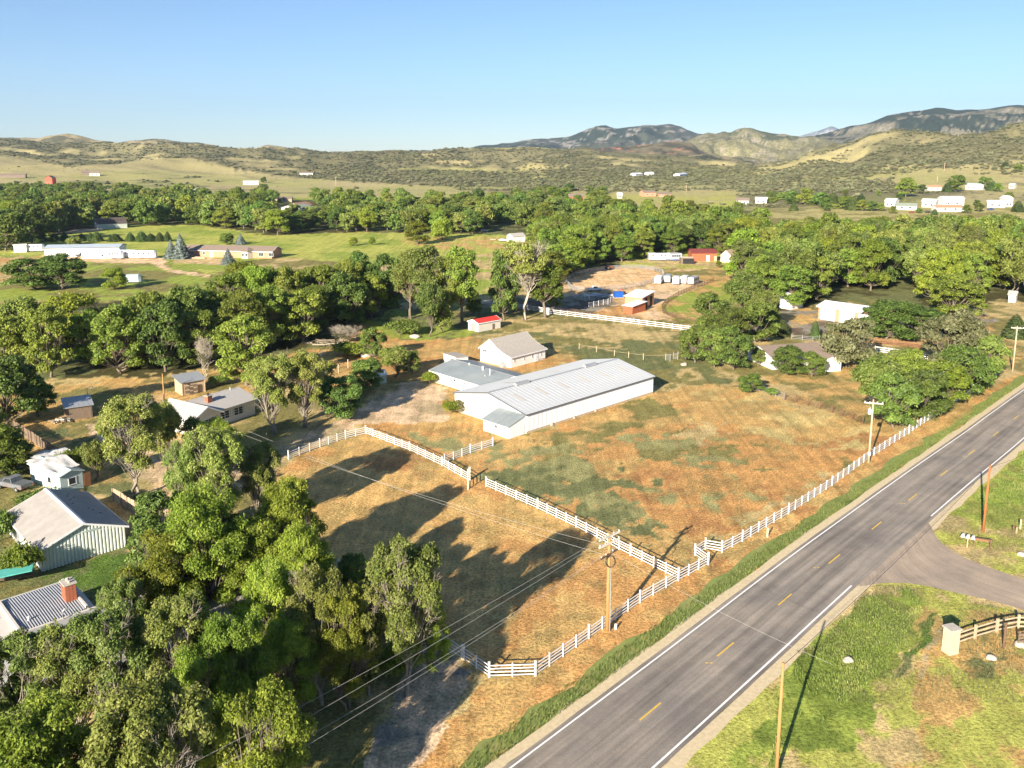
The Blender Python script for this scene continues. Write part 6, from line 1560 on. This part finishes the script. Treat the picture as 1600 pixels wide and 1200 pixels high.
# ------------------------------------------------------------------ vehicles and yard things
RUB = pm('tyre_rubber', (.03, .03, .03), .2, 4, .8); CHR = pm('hub_metal', (.5, .5, .5), .1, 4, .3, .6)
def wheel(par, x, y, r, w=.22):
    t = MB().tube([(x, y - w / 2, r), (x, y + w / 2, r)], r, 14).build('wheel', RUB, par); MB().tube([(x, y - w / 2 - .012, r), (x, y + w / 2 + .012, r)], r * .55, 10).build('rim', CHR, t)
def box_round(m, x0, x1, y0, y1, z0, z1, c=.15):
    m.prism([(y0, z0), (y1, z0), (y1, z1 - c), (y1 - c, z1), (y0 + c, z1), (y0, z1 - c)], x0, x1, 'x'); return m
def trailer(P, rz, L, W, H, label, body=WHTM, name='horse_trailer', cat='trailer', nose=True, wins=3, stripe=None, group=None, z0=.45):
    o = empty(name, P, rz, label, cat, group)
    m = MB(); box_round(m, -L / 2, L / 2, -W / 2, W / 2, z0, H)
    if nose: m.raw([(L / 2, -W / 2, z0), (L / 2, W / 2, z0), (L / 2, W / 2, H - .1), (L / 2, -W / 2, H - .1), (L / 2 + .7, -W / 4, z0), (L / 2 + .7, W / 4, z0), (L / 2 + .5, W / 4, H - .3), (L / 2 + .5, -W / 4, H - .3)], [(0, 4, 7, 3), (1, 2, 6, 5), (4, 5, 6, 7), (3, 7, 6, 2), (0, 1, 5, 4)])
    m.build('body', body, o)
    for s in (-1, 1):
        for k in range(wins):
            x = -L * .38 + L * .76 * (k + .5) / wins
            MB().box(x - .35, x + .35, s * W / 2 + (.002 if s > 0 else -.025), s * W / 2 + (.025 if s > 0 else -.002), H * .58, H * .78).build('window', GLASS, o)
        if stripe: MB().box(-L / 2 + .1, L / 2 - .1, s * W / 2 + (.002 if s > 0 else -.018), s * W / 2 + (.018 if s > 0 else -.002), z0 + .25, z0 + .45).build('stripe', stripe, o)
        wheel(o, -.45, s * (W / 2 - .02), .38); wheel(o, .45, s * (W / 2 - .02), .38)
    MB().box(-L / 2 - .03, -L / 2 - .004, -W / 2 + .1, W / 2 - .1, z0 + .1, H - .25).build('rear_door', GALV, o)
    MB().box(L / 2, L / 2 + 1.7, -.06, .06, z0, z0 + .12).build('hitch', TRIM, o)
    return o
WG = pm('trailer_grey', (.34, .37, .40), .1, 1, .45)
gr = 'horse trailers parked by the arena'
for i, (x, y, a, b, l) in enumerate(((1029, 443, 1.25, WHTM, 'white horse trailer nearest to the arena corner'), (1043, 441, 1.3, WG, 'grey stock trailer second from the arena'), (1056, 444, 1.35, WHTM, 'white horse trailer in the middle of the row'), (1069, 443, 1.2, WHTM, 'pale horse trailer, fourth of the row'), (1083, 444, 1.0, WG, 'grey and white horse trailer at the right end of the row'))):
    trailer(G(x, y), a, 5.2, 2.3, 2.7, l, b, group=gr, wins=3)
for i, (x, y, L, l) in enumerate(((1027, 407, 8, 'white camper left of the pair behind the arena'), (1042, 407, 10, 'long white camper right of the pair behind the arena'), (1055, 407.5, 5, 'small grey trailer beside the run-in shed'))):
    trailer(G(x, y), .1, L, 2.6, 3.3, l, WHTM if i < 2 else WG, 'camper_trailer', 'camper', wins=4, stripe=BLUEP)
for (x, y, L, a, l) in ((52, 393, 9, .1, 'white camper behind the square white shed'), (195, 402.5, 9, .05, 'white camper parked at the end of the flat roofed shed'), (223, 403.5, 11, 0, 'long white camper beside the brown drive loop'), (180, 404.5, 6, .1, 'white box trailer in front of the campers')):
    trailer(G(x, y), a, L, 2.6, 3.4, l, WHTM, 'camper_trailer', 'camper', wins=4)
trailer(G(199, 442), .1, 8.5, 2.6, 3.0, 'pale blue box trailer half hidden by bushes in the field', PBLUE, 'box_trailer', wins=1)
def car(P, rz, label, paint, kind='pickup', name='pickup_truck', s=1.0, group=None, cat=None):
    o = empty(name, P, rz, label, cat or ('pickup truck' if kind == 'pickup' else 'car'), group); o.scale = (s, s, s)
    W = 1.9
    if kind == 'pickup':
        prof = [(-2.7, .55), (-2.7, 1.1), (-.6, 1.12), (1.1, 1.12), (2.55, 1.02), (2.7, .9), (2.7, .55)]
        cab = [(-.75, 1.1), (-.62, 1.75), (.45, 1.78), (1.15, 1.1)]
    else:
        prof = [(-2.2, .45), (-2.25, .85), (-2.1, .98), (1.1, .98), (2.1, .82), (2.25, .65), (2.2, .45)]
        cab = [(-1.9, .97), (-1.35, 1.42), (.35, 1.45), (1.15, .97)]
    b = MB().prism(prof, -W / 2, W / 2, 'y').build('body', paint, o)
    MB().prism(cab, -W / 2 + .12, W / 2 - .12, 'y').build('cab', paint, o)
    cx = [(c[0] * .93 + .01, c[1] - .07) for c in cab]
    for s_ in (-1, 1):
        y0, y1 = sorted((s_ * (W / 2 - .125), s_ * (W / 2 - .105))); MB().prism([(cx[0][0] + .08, cab[0][1] + .06), (cx[1][0] + .05, cx[1][1]), (cx[2][0] - .03, cx[2][1]), (cx[3][0] - .1, cab[0][1] + .06)], y0, y1, 'y').build('side_window', GLASS, o)
    (xa, za), (xb, zb) = cab[2], cab[3]
    MB().raw([(xb - .02, -W / 2 + .2, zb + .08), (xb - .02, W / 2 - .2, zb + .08), (xa + .06, W / 2 - .22, za - .02), (xa + .06, -W / 2 + .22, za - .02)], [(0, 1, 2, 3)]).build('windscreen', GLASS, o)
    if kind == 'pickup': MB().box(-2.6, -.78, -W / 2 + .1, W / 2 - .1, 1.1, 1.125).build('bed', TRIM, o)
    for x in (-1.6, 1.6):
        for s_ in (-1, 1): wheel(o, x * (1 if kind == 'pickup' else .88), s_ * (W / 2 - .1), .37 if kind == 'pickup' else .32)
    e = prof[-1][0]
    for s_ in (-1, 1):
        MB().box(e - .02, e + .02, s_ * .7 - .15, s_ * .7 + .15, .68, .82).build('headlight', PORC, o); MB().box(-e - .02, -e + .03, s_ * .75 - .1, s_ * .75 + .1, .7, .85).build('tail_light', REDR, o)
    MB().box(e, e + .1, -W / 2 + .05, W / 2 - .05, .45, .6).build('bumper', CHR, o)
    return o
DKC = pm('dark_car_paint', (.05, .06, .07), .2, 2, .3); RDC = pm('faded_red_paint', (.30, .10, .06), .3, 2, .5); SLV = pm('silver_paint', (.45, .46, .47), .1, 1, .35, .3)
car(G(22, 763), 2.75, 'old dark pickup with a rusty roof parked under the trees at the left edge', pm('old_blue_grey_paint', (.17, .19, .21), .35, 3, .5, dirt=(.25, .10, .05), dirt_amt=.8))
for x, y, a, c, k, l in ((97, 400, .2, DKC, 'pickup', 'dark pickup parked in front of the long white barn, left one'), (128, 401, .1, DKC, 'pickup', 'dark pickup parked in front of the long white barn, right one'), (787, 377, .1, WHTM, 'car', 'white car outside the small gabled building'), (757, 362, 0, SLV, 'car', 'car under the trees at the back of the bright meadow'), (1425, 333, .2, RDC, 'car', 'red car outside the sage roofed hillside house'),
                       (1450, 333, .3, DKC, 'car', 'dark car between the hillside houses'), (1548, 329, .1, pm('blue_car_paint', (.05, .08, .25), .1, 1, .3), 'pickup', 'blue pickup in front of the flat fronted hillside house'), (1187, 532, .3, SLV, 'car', 'car in the shade behind the brown roofed house'), (929, 455, .2, WHTM, 'pickup', 'white flatbed truck in the shaded yard by the arena')):
    car(G(x, y), a, l, c, k, 'parked_car' if k == 'car' else 'pickup_truck')
# pale blue trailer house and its tarped porch
A, B = G(83, 765), G(128, 774)
A, B = G(96, 773), G(131, 762)
th, rz, L = house(None, None, 8.5, [(0, 2.4), (.5, 2.75), (3.0, 3.0), (5.5, 2.75), (6.0, 2.4)][:] if False else gable((B - A).length, 2.5, .5), 'y', 'trailer_house', 'pale blue trailer house with a crumpled white sheet roof behind the striped barn', 'trailer house', PBLUE, PBLUE, over=.25, A3=A, B3=B, wins=[('F', 1.6, 1.0, 1.0, .9, 1), ('L', 3, 1, 1, .8, 1)], doors=[('F', 3.6, .1, .9, 1.9, RUSTM)])
def tarp(name, P, rz, w, d, z0, z1, mat, seed, label, cat='tarp roof', posts=True):
    rng = np.random.default_rng(seed); nx, ny = 26, 20; xs = np.linspace(0, w, nx); ys = np.linspace(0, d, ny); X, Y = np.meshgrid(xs, ys)
    Z = z0 + (z1 - z0) * np.abs(Y / d - .5) * -2 + (z1 - z0) + .5 * (fbm(X + seed * 9, Y, 1.3, 3, seed) - .5)
    V = np.stack([X, Y, Z], -1).reshape(-1, 3); i, j = np.meshgrid(np.arange(nx - 1), np.arange(ny - 1)); q = (j * nx + i).ravel()
    o = empty(name, P, rz, label, cat); top_ = V.copy(); bot = V.copy(); bot[:, 2] -= .04
    F1 = np.stack([q, q + 1, q + nx + 1, q + nx], -1); n = len(V)
    me = mesh_np('sheet', np.concatenate([top_, bot]), np.concatenate([F1, F1[:, ::-1] + n]), mat, True); inst('sheet', me, o)
    if posts:
        for x in (.15, w - .15):
            for y in (.15, d - .15): MB().box(x - .05, x + .05, y - .05, y + .05, -.1, z0 + .1).build('post', WOODW, o)
    return o
TRP = pm('crumpled_white_sheet', (.66, .64, .60), .15, 1.5, .6, bump=.5, bsc=3)
tarp('tarp_porch', G(70, 752), rz, 5.0, 6.0, 2.2, 2.8, TRP, 3, 'open porch roofed with crumpled white sheets left of the pale blue trailer')
P = G(100, 753); c = tarp('tarp', th.location + Vector((-6.1 * math.sin(rz) - .35 * math.cos(rz), 6.1 * math.cos(rz) * 0 + .2, 0)) * 1 if False else th.matrix_basis @ Vector((-.35, 1.2, 0)), rz, L + .7, 7.6, 2.85, 3.55, TRP, 8, 'crumpled white tarp spread over the pale blue trailer roof', 'tarp', False)
P = G(84, 762); m = empty('yard_clutter', P, .3, 'orange tarp bundle lying beside the tarped porch', 'tarp')
rock('bundle', Vector((0, 0, 0)), (.7, .5, .4), '', pm('orange_tarp', (.60, .25, .05), .2, 3, .7), 41, parent=m)
# log pile beside the low shed
def heap(name, P, n, rx, ry, label, cat, mat, seed, ln=(.6, 1.4), r=(.05, .12)):
    rnd = random.Random(seed); o = empty(name, P, 0, label, cat)
    for k in range(n):
        a = rnd.random() * 6.28; q = rnd.random() ** .6; x, y = math.cos(a) * rx * q, math.sin(a) * ry * q; z = .1 + (1 - q) * .7 * rnd.random(); l = rnd.uniform(*ln); b = rnd.random() * 3.14
        d = Vector((math.cos(b) * l / 2, math.sin(b) * l / 2, rnd.uniform(-.1, .15))); c_ = Vector((x, y, z)); MB().tube([c_ - d, c_ + d], rnd.uniform(*r), 6).build('log', mat[k % len(mat)], o)
    return o
heap('log_pile', G(98, 659), 34, 2.0, 1.0, 'untidy heap of grey logs at the open end of the low weathered shed', 'log pile', [WOODW, BARKP, CONC], 5)
heap('scrap_pile', G(8, 668), 26, 2.2, 1.4, 'dark pile of scrap timber at the left edge by the board fence', 'scrap pile', [WOODW, TRIM, BARK], 6)
heap('branch_pile', G(510, 536), 46, 6.5, 3.0, 'long heap of cut grey branches in the shade of the wood edge', 'branch pile', [BARK, BARKP, WOODW], 7, (1.5, 4), (.04, .10))
heap('branch_pile', G(556, 541), 24, 2.6, 1.3, 'small pile of cut branches beside the white sheet', 'branch pile', [BARKP, WOODW], 8, (1, 2.4), (.04, .09))
heap('lumber_pile', G(780, 375), 22, 6, 3.0, 'scattered lumber at the end of the bright meadow', 'lumber pile', [TANW, WOODW, CONC], 9, (1.5, 3.5), (.1, .25))
heap('scrap_pile', G(982, 500), 22, 5, 1.4, 'pale scrap heap below the stable fence', 'scrap pile', [CONC, WOODW], 10, (1, 2.4), (.1, .25))
heap('pipe_rack', G(935, 462), 24, 5.5, 1.6, 'rack of white pipes and panels in the shaded arena yard', 'pipes', [VINYL, GALV], 11, (3, 6), (.06, .1))
# white covered mound in the middle field, pale shed by the drive
rock('covered_heap', G(576, 556), (2.0, 1.6, 1.1), 'white sheet covered heap under the bushy tree', TRP, 12, 'covered heap')
house((590, 600), (604, 598), 3, gable(3, 1.7, .7), 'x', 'pale_hut', 'small pale green hut half hidden among the elm row', 'hut', pm('pale_green', (.46, .52, .46), .1, 1, .8), WHTM, over=.2)
rock('rubble', G(648, 528), (1.4, .8, .6), 'pale rubble at the foot of the central cottonwoods', CONC, 13, 'rubble')
# tractor in the arena, tanks
def tractor(P, rz, label, paint):
    o = empty('tractor', P, rz, label, 'tractor')
    MB().prism([(.1, .7), (.1, 1.35), (1.7, 1.25), (1.8, 1.1), (1.8, .6)], -.35, .35, 'y').build('bonnet', paint, o); MB().box(-1.0, .3, -.5, .5, .6, .9).build('chassis', TRIM, o)
    for s in (-1, 1): wheel(o, -.6, s * .85, .75, .4); wheel(o, 1.4, s * .7, .42, .25)
    MB().box(-.9, -.4, -.25, .25, .95, 1.1).box(-.95, -.88, -.25, .25, 1.1, 1.5).build('seat', BLACK, o); MB().tube([(.3, 0, 1.2), (.1, 0, 1.6)], .03, 5).build('steering_column', BLACK, o)
    MB().tube([(1.0, .2, 1.3), (1.0, .2, 1.9)], .05, 6).build('exhaust', TRIM, o)
    for s in (-1, 1): MB().box(-1.0, -.95, s * .48 - .03, s * .48 + .03, .9, 2.2).build('roll_bar', TRIM, o)
    MB().box(-1.05, .1, -.6, .6, 2.2, 2.27).build('canopy', paint, o); return o
tractor(G(951, 421), .3, 'small red brown tractor standing at the far fence of the arena', RDC)
tractor(G(972, 462), 1.0, 'red tractor behind the blue tank in the arena yard', REDR)
P = G(966, 465); m = empty('blue_tank', P, .2, 'bright blue box tank beside the open shed in the arena yard', 'tank')
MB().box(-1.4, 1.4, -1.1, 1.1, .2, 1.9).build('tank', BLUEP, m); MB().box(-1.5, 1.5, -1.2, 1.2, 0, .2).build('pallet', TANW, m); MB().cyl((0, 0, 1.9), (0, 0, 2.05), .35, 10).build('lid', BLUEP, m)
P = G(884, 455); m = empty('bleacher', P, .1, 'small grey bleacher at the left end of the arena', 'bleacher')
for k in range(3): MB().box(-1.7, 1.7, k * .6, k * .6 + .35, .3 + k * .35, .36 + k * .35).build('bench', GALV, m)
for s in (-1.5, 1.5): MB().prism([(0, 0), (1.5, 0), (1.5, 1.0), (0, .3)], s - .04, s + .04, 'x').build('side_frame', GALV, m)
# horses in the shaded yard
def horse(P, rz, label, mat):
    import bmesh
    pts = [((-.75, 0, 1.25), .33), ((-.2, 0, 1.2), .34), ((.45, 0, 1.25), .32), ((.75, 0, 1.45), .24), ((1.05, 0, 1.85), .16), ((1.2, 0, 2.0), .15), ((1.5, 0, 1.75), .10), ((1.62, 0, 1.62), .08)]
    edges = [(i, i + 1) for i in range(7)]; V = [p for p, _ in pts]; R = [r for _, r in pts]
    for x, s, root in ((-.75, -1, 0), (-.75, 1, 0), (.55, -1, 2), (.55, 1, 2)):
        b = len(V)
        if x < 0: chain = [((x + .05, s * .2, 1.0), .2), ((x + .12, s * .2, .72), .11), ((x - .1, s * .2, .5), .08), ((x - .02, s * .2, .12), .05), ((x + .05, s * .2, .03), .07)]
        else: chain = [((x, s * .18, 1.0), .15), ((x + .02, s * .18, .72), .09), ((x, s * .18, .45), .07), ((x, s * .18, .12), .05), ((x + .06, s * .18, .03), .065)]
        V += [p for p, _ in chain]; R += [r for _, r in chain]; edges += [(root, b)] + [(b + k, b + k + 1) for k in range(4)]
    b = len(V); V += [(-1.1, 0, 1.3), (-1.22, 0, .8)]; R += [.07, .06]; edges += [(0, b), (b, b + 1)]
    b = len(V); V += [(1.18, .07, 2.2), (1.18, -.07, 2.2)]; R += [.03, .03]; edges += [(5, b), (5, b + 1)]
    me = bpy.data.meshes.new('horse'); me.from_pydata(V, edges, []); me.materials.append(mat)
    o = bpy.data.objects.new('horse', me); link(o); tag(o, label, 'horse'); o.location = P; o.rotation_euler = (0, 0, rz)
    sk = o.modifiers.new('skin', 'SKIN')
    for v, r in zip(me.skin_vertices[0].data, R): v.radius = (r, r)
    me.skin_vertices[0].data[1].use_root = True
    sb_ = o.modifiers.new('sub', 'SUBSURF'); sb_.levels = sb_.render_levels = 1
    return o
horse(G(900, 468), .2, 'pale grey horse standing in the shaded yard, left one', pm('grey_coat', (.45, .43, .40), .2, 2, .8)); horse(G(917, 467), 2.8, 'white horse standing in the shaded yard, right one', pm('white_coat', (.7, .68, .64), .1, 2, .8))
for i, (x, y, l) in enumerate(((1052, 561, 'left'), (1040, 563, 'right'))):
    fence([(x, y), (x + 7, y + 1)], 'grey cattle panel standing in the green field, %s one' % l, mat=GALV, h=1.5, rails=5, gap=3, rw=.06, rail_round=True, name='cattle_panel', cat='panel')
fence([(905, 545), (960, 556), (1005, 562), (1040, 562), (1078, 556)], 'wire fence with thin pale posts crossing the green field', mat=PALEW, h=1.3, rails=1, gap=4.5, rw=.03, pw=.12, name='wire_fence')
fence([(232, 632), (254, 629)], 'wire panel fence beside the plain pole in the paddock', mat=GALV, h=1.5, rails=4, gap=2, rw=.05, rail_round=True, name='wire_fence')

# ------------------------------------------------------------------ tall grass
def road_dist(X, Y):
    d = np.full(X.shape, 1e9)
    for q in centre[::2]: d = np.minimum(d, (X - q.x) ** 2 + (Y - q.y) ** 2)
    return np.sqrt(d)
def tufts(name, polys, n, h, mats, label, seed, w=.03, near=260):
    rng = np.random.default_rng(seed); out = []
    for poly, share in polys:
        W_ = [G(x, y) for x, y in poly]; P2 = [(p.x, p.y) for p in W_]
        x0, x1 = min(p[0] for p in P2), max(p[0] for p in P2); y0, y1 = min(p[1] for p in P2), max(p[1] for p in P2)
        m = int(n * share * 1.0); k = 0; got = []
        while k < m:
            X = x0 + (x1 - x0) * rng.random(m * 2); Y = y0 + (y1 - y0) * rng.random(m * 2); ok = in_poly(X, Y, P2)
            ok &= fbm(X, Y, 3.0, 3, seed) > .42
            ok &= road_dist(X, Y) > ROAD_HALF + 2.2
            ok &= ~in_poly(X, Y, [(q.x, q.y) for q in ST + SB[::-1]])
            got.append(np.stack([X[ok], Y[ok]], 1)); k += int(ok.sum())
            if len(got) > 30: break
        out.append(np.concatenate(got)[:m])
    P = np.concatenate(out); N = len(P); a = rng.random(N) * 3.14; hh = h * (.5 + rng.random(N)); ww = hh * .2
    d = np.stack([np.cos(a), np.sin(a)], 1) * ww[:, None] * .5; ln = rng.normal(size=(N, 2)) * .12 * hh[:, None]
    lean = np.array([.25, .65]) * hh[:, None]; V = np.zeros((N, 4, 3)); V[:, 0, :2] = P - d * .4; V[:, 1, :2] = P + d * .4; V[:, 2, :2] = P + d + ln + lean; V[:, 3, :2] = P - d + ln + lean
    V[:, 0, 2] = -.02; V[:, 1, 2] = -.02; V[:, 2, 2] = hh * (.6 + .4 * rng.random(N)); V[:, 3, 2] = hh
    me = mesh_np(name, V.reshape(-1, 3), np.arange(N * 4).reshape(-1, 4), mats, attr=.6 + .8 * rng.random(N))
    o = bpy.data.objects.new(name, me); link(o); tag(o, label, None, kind='stuff')
GR1 = leaf_mat('verge_grass', (.15, .21, .04), (.21, .28, .06), (.33, .36, .10), .2, .25)
GR2 = leaf_mat('dry_grass', (.48, .30, .14), (.58, .41, .20), (.66, .52, .28), .2, .25)
GR3 = leaf_mat('field_weeds', (.17, .20, .08), (.24, .25, .10), (.36, .33, .15), .2, .2)
tufts('verge_grass', [([(1240, 1045), (1350, 935), (1420, 922), (1450, 945), (1420, 990), (1380, 1050), (1200, 1200)], .6), ([(1600, 690), (1600, 790), (1470, 800)], .4)], 30000, .17, GR1, 'green grass', 3)
tufts('field_weeds', [([(1440, 920), (1600, 960), (1600, 1100), (1300, 1100)], .4), ([(1200, 1050), (1333, 913), (1446, 920), (1420, 1000)], .3), ([(1470, 830), (1600, 700), (1600, 900)], .3)], 24000, .14, GR3, 'field weeds', 5)
# green strip of tall grass along the left shoulder
rng = np.random.default_rng(9); N = 45000; CP = np.array([(q.x, q.y) for q in centre]); ti = rng.integers(0, len(CP) - 1, N); tt = rng.random(N)[:, None]
dirs = CP[1:] - CP[:-1]; dirs /= np.linalg.norm(dirs, axis=1)[:, None]; Pn = CP[ti] * (1 - tt) + CP[ti + 1] * tt; nn = np.stack([dirs[ti, 1], -dirs[ti, 0]], 1)
wd = 1.0 + 1.5 * fbm(Pn[:, 0], Pn[:, 1], 9, 3, 4); off = -(ROAD_HALF + 1.35 + (rng.random(N) ** 1.2) * wd); P = Pn + nn * off[:, None]
keep = Pn[:, 1] < 260; P = P[keep]; N = len(P); a = rng.random(N) * 3.14; hh = .16 * (.5 + rng.random(N)); d = np.stack([np.cos(a), np.sin(a)], 1) * hh[:, None] * .14; ln = rng.normal(size=(N, 2)) * .1 * hh[:, None] + np.array([.2, .5]) * hh[:, None]
V = np.zeros((N, 4, 3)); V[:, 0, :2] = P - d * .4; V[:, 1, :2] = P + d * .4; V[:, 2, :2] = P + d + ln; V[:, 3, :2] = P - d + ln; V[:, 0:2, 2] = -.02; V[:, 2, 2] = hh * .8; V[:, 3, 2] = hh
o = bpy.data.objects.new('roadside_grass', mesh_np('roadside_grass', V.reshape(-1, 3), np.arange(N * 4).reshape(-1, 4), GR1, attr=.6 + .8 * rng.random(N))); link(o); tag(o, 'green grass along the shoulder', None, kind='stuff')
# ------------------------------------------------------------------ air
hz = MB().box(-9000, 9000, -400, 14200, -140, 900).build('haze', None or pm('x', (.5, .5, .5)), None, kind='stuff')
hm = bpy.data.materials.new('haze'); hm.use_nodes = True; nt = hm.node_tree; nt.nodes.clear()
ho = nt.nodes.new('ShaderNodeOutputMaterial'); pv = nt.nodes.new('ShaderNodeVolumePrincipled')
pv.inputs['Color'].default_value = (.62, .80, 1.0, 1); pv.inputs['Density'].default_value = 0.00005; pv.inputs['Anisotropy'].default_value = 0.2
nt.links.new(pv.outputs[0], ho.inputs['Volume'])
hz.data.materials.clear(); hz.data.materials.append(hm)
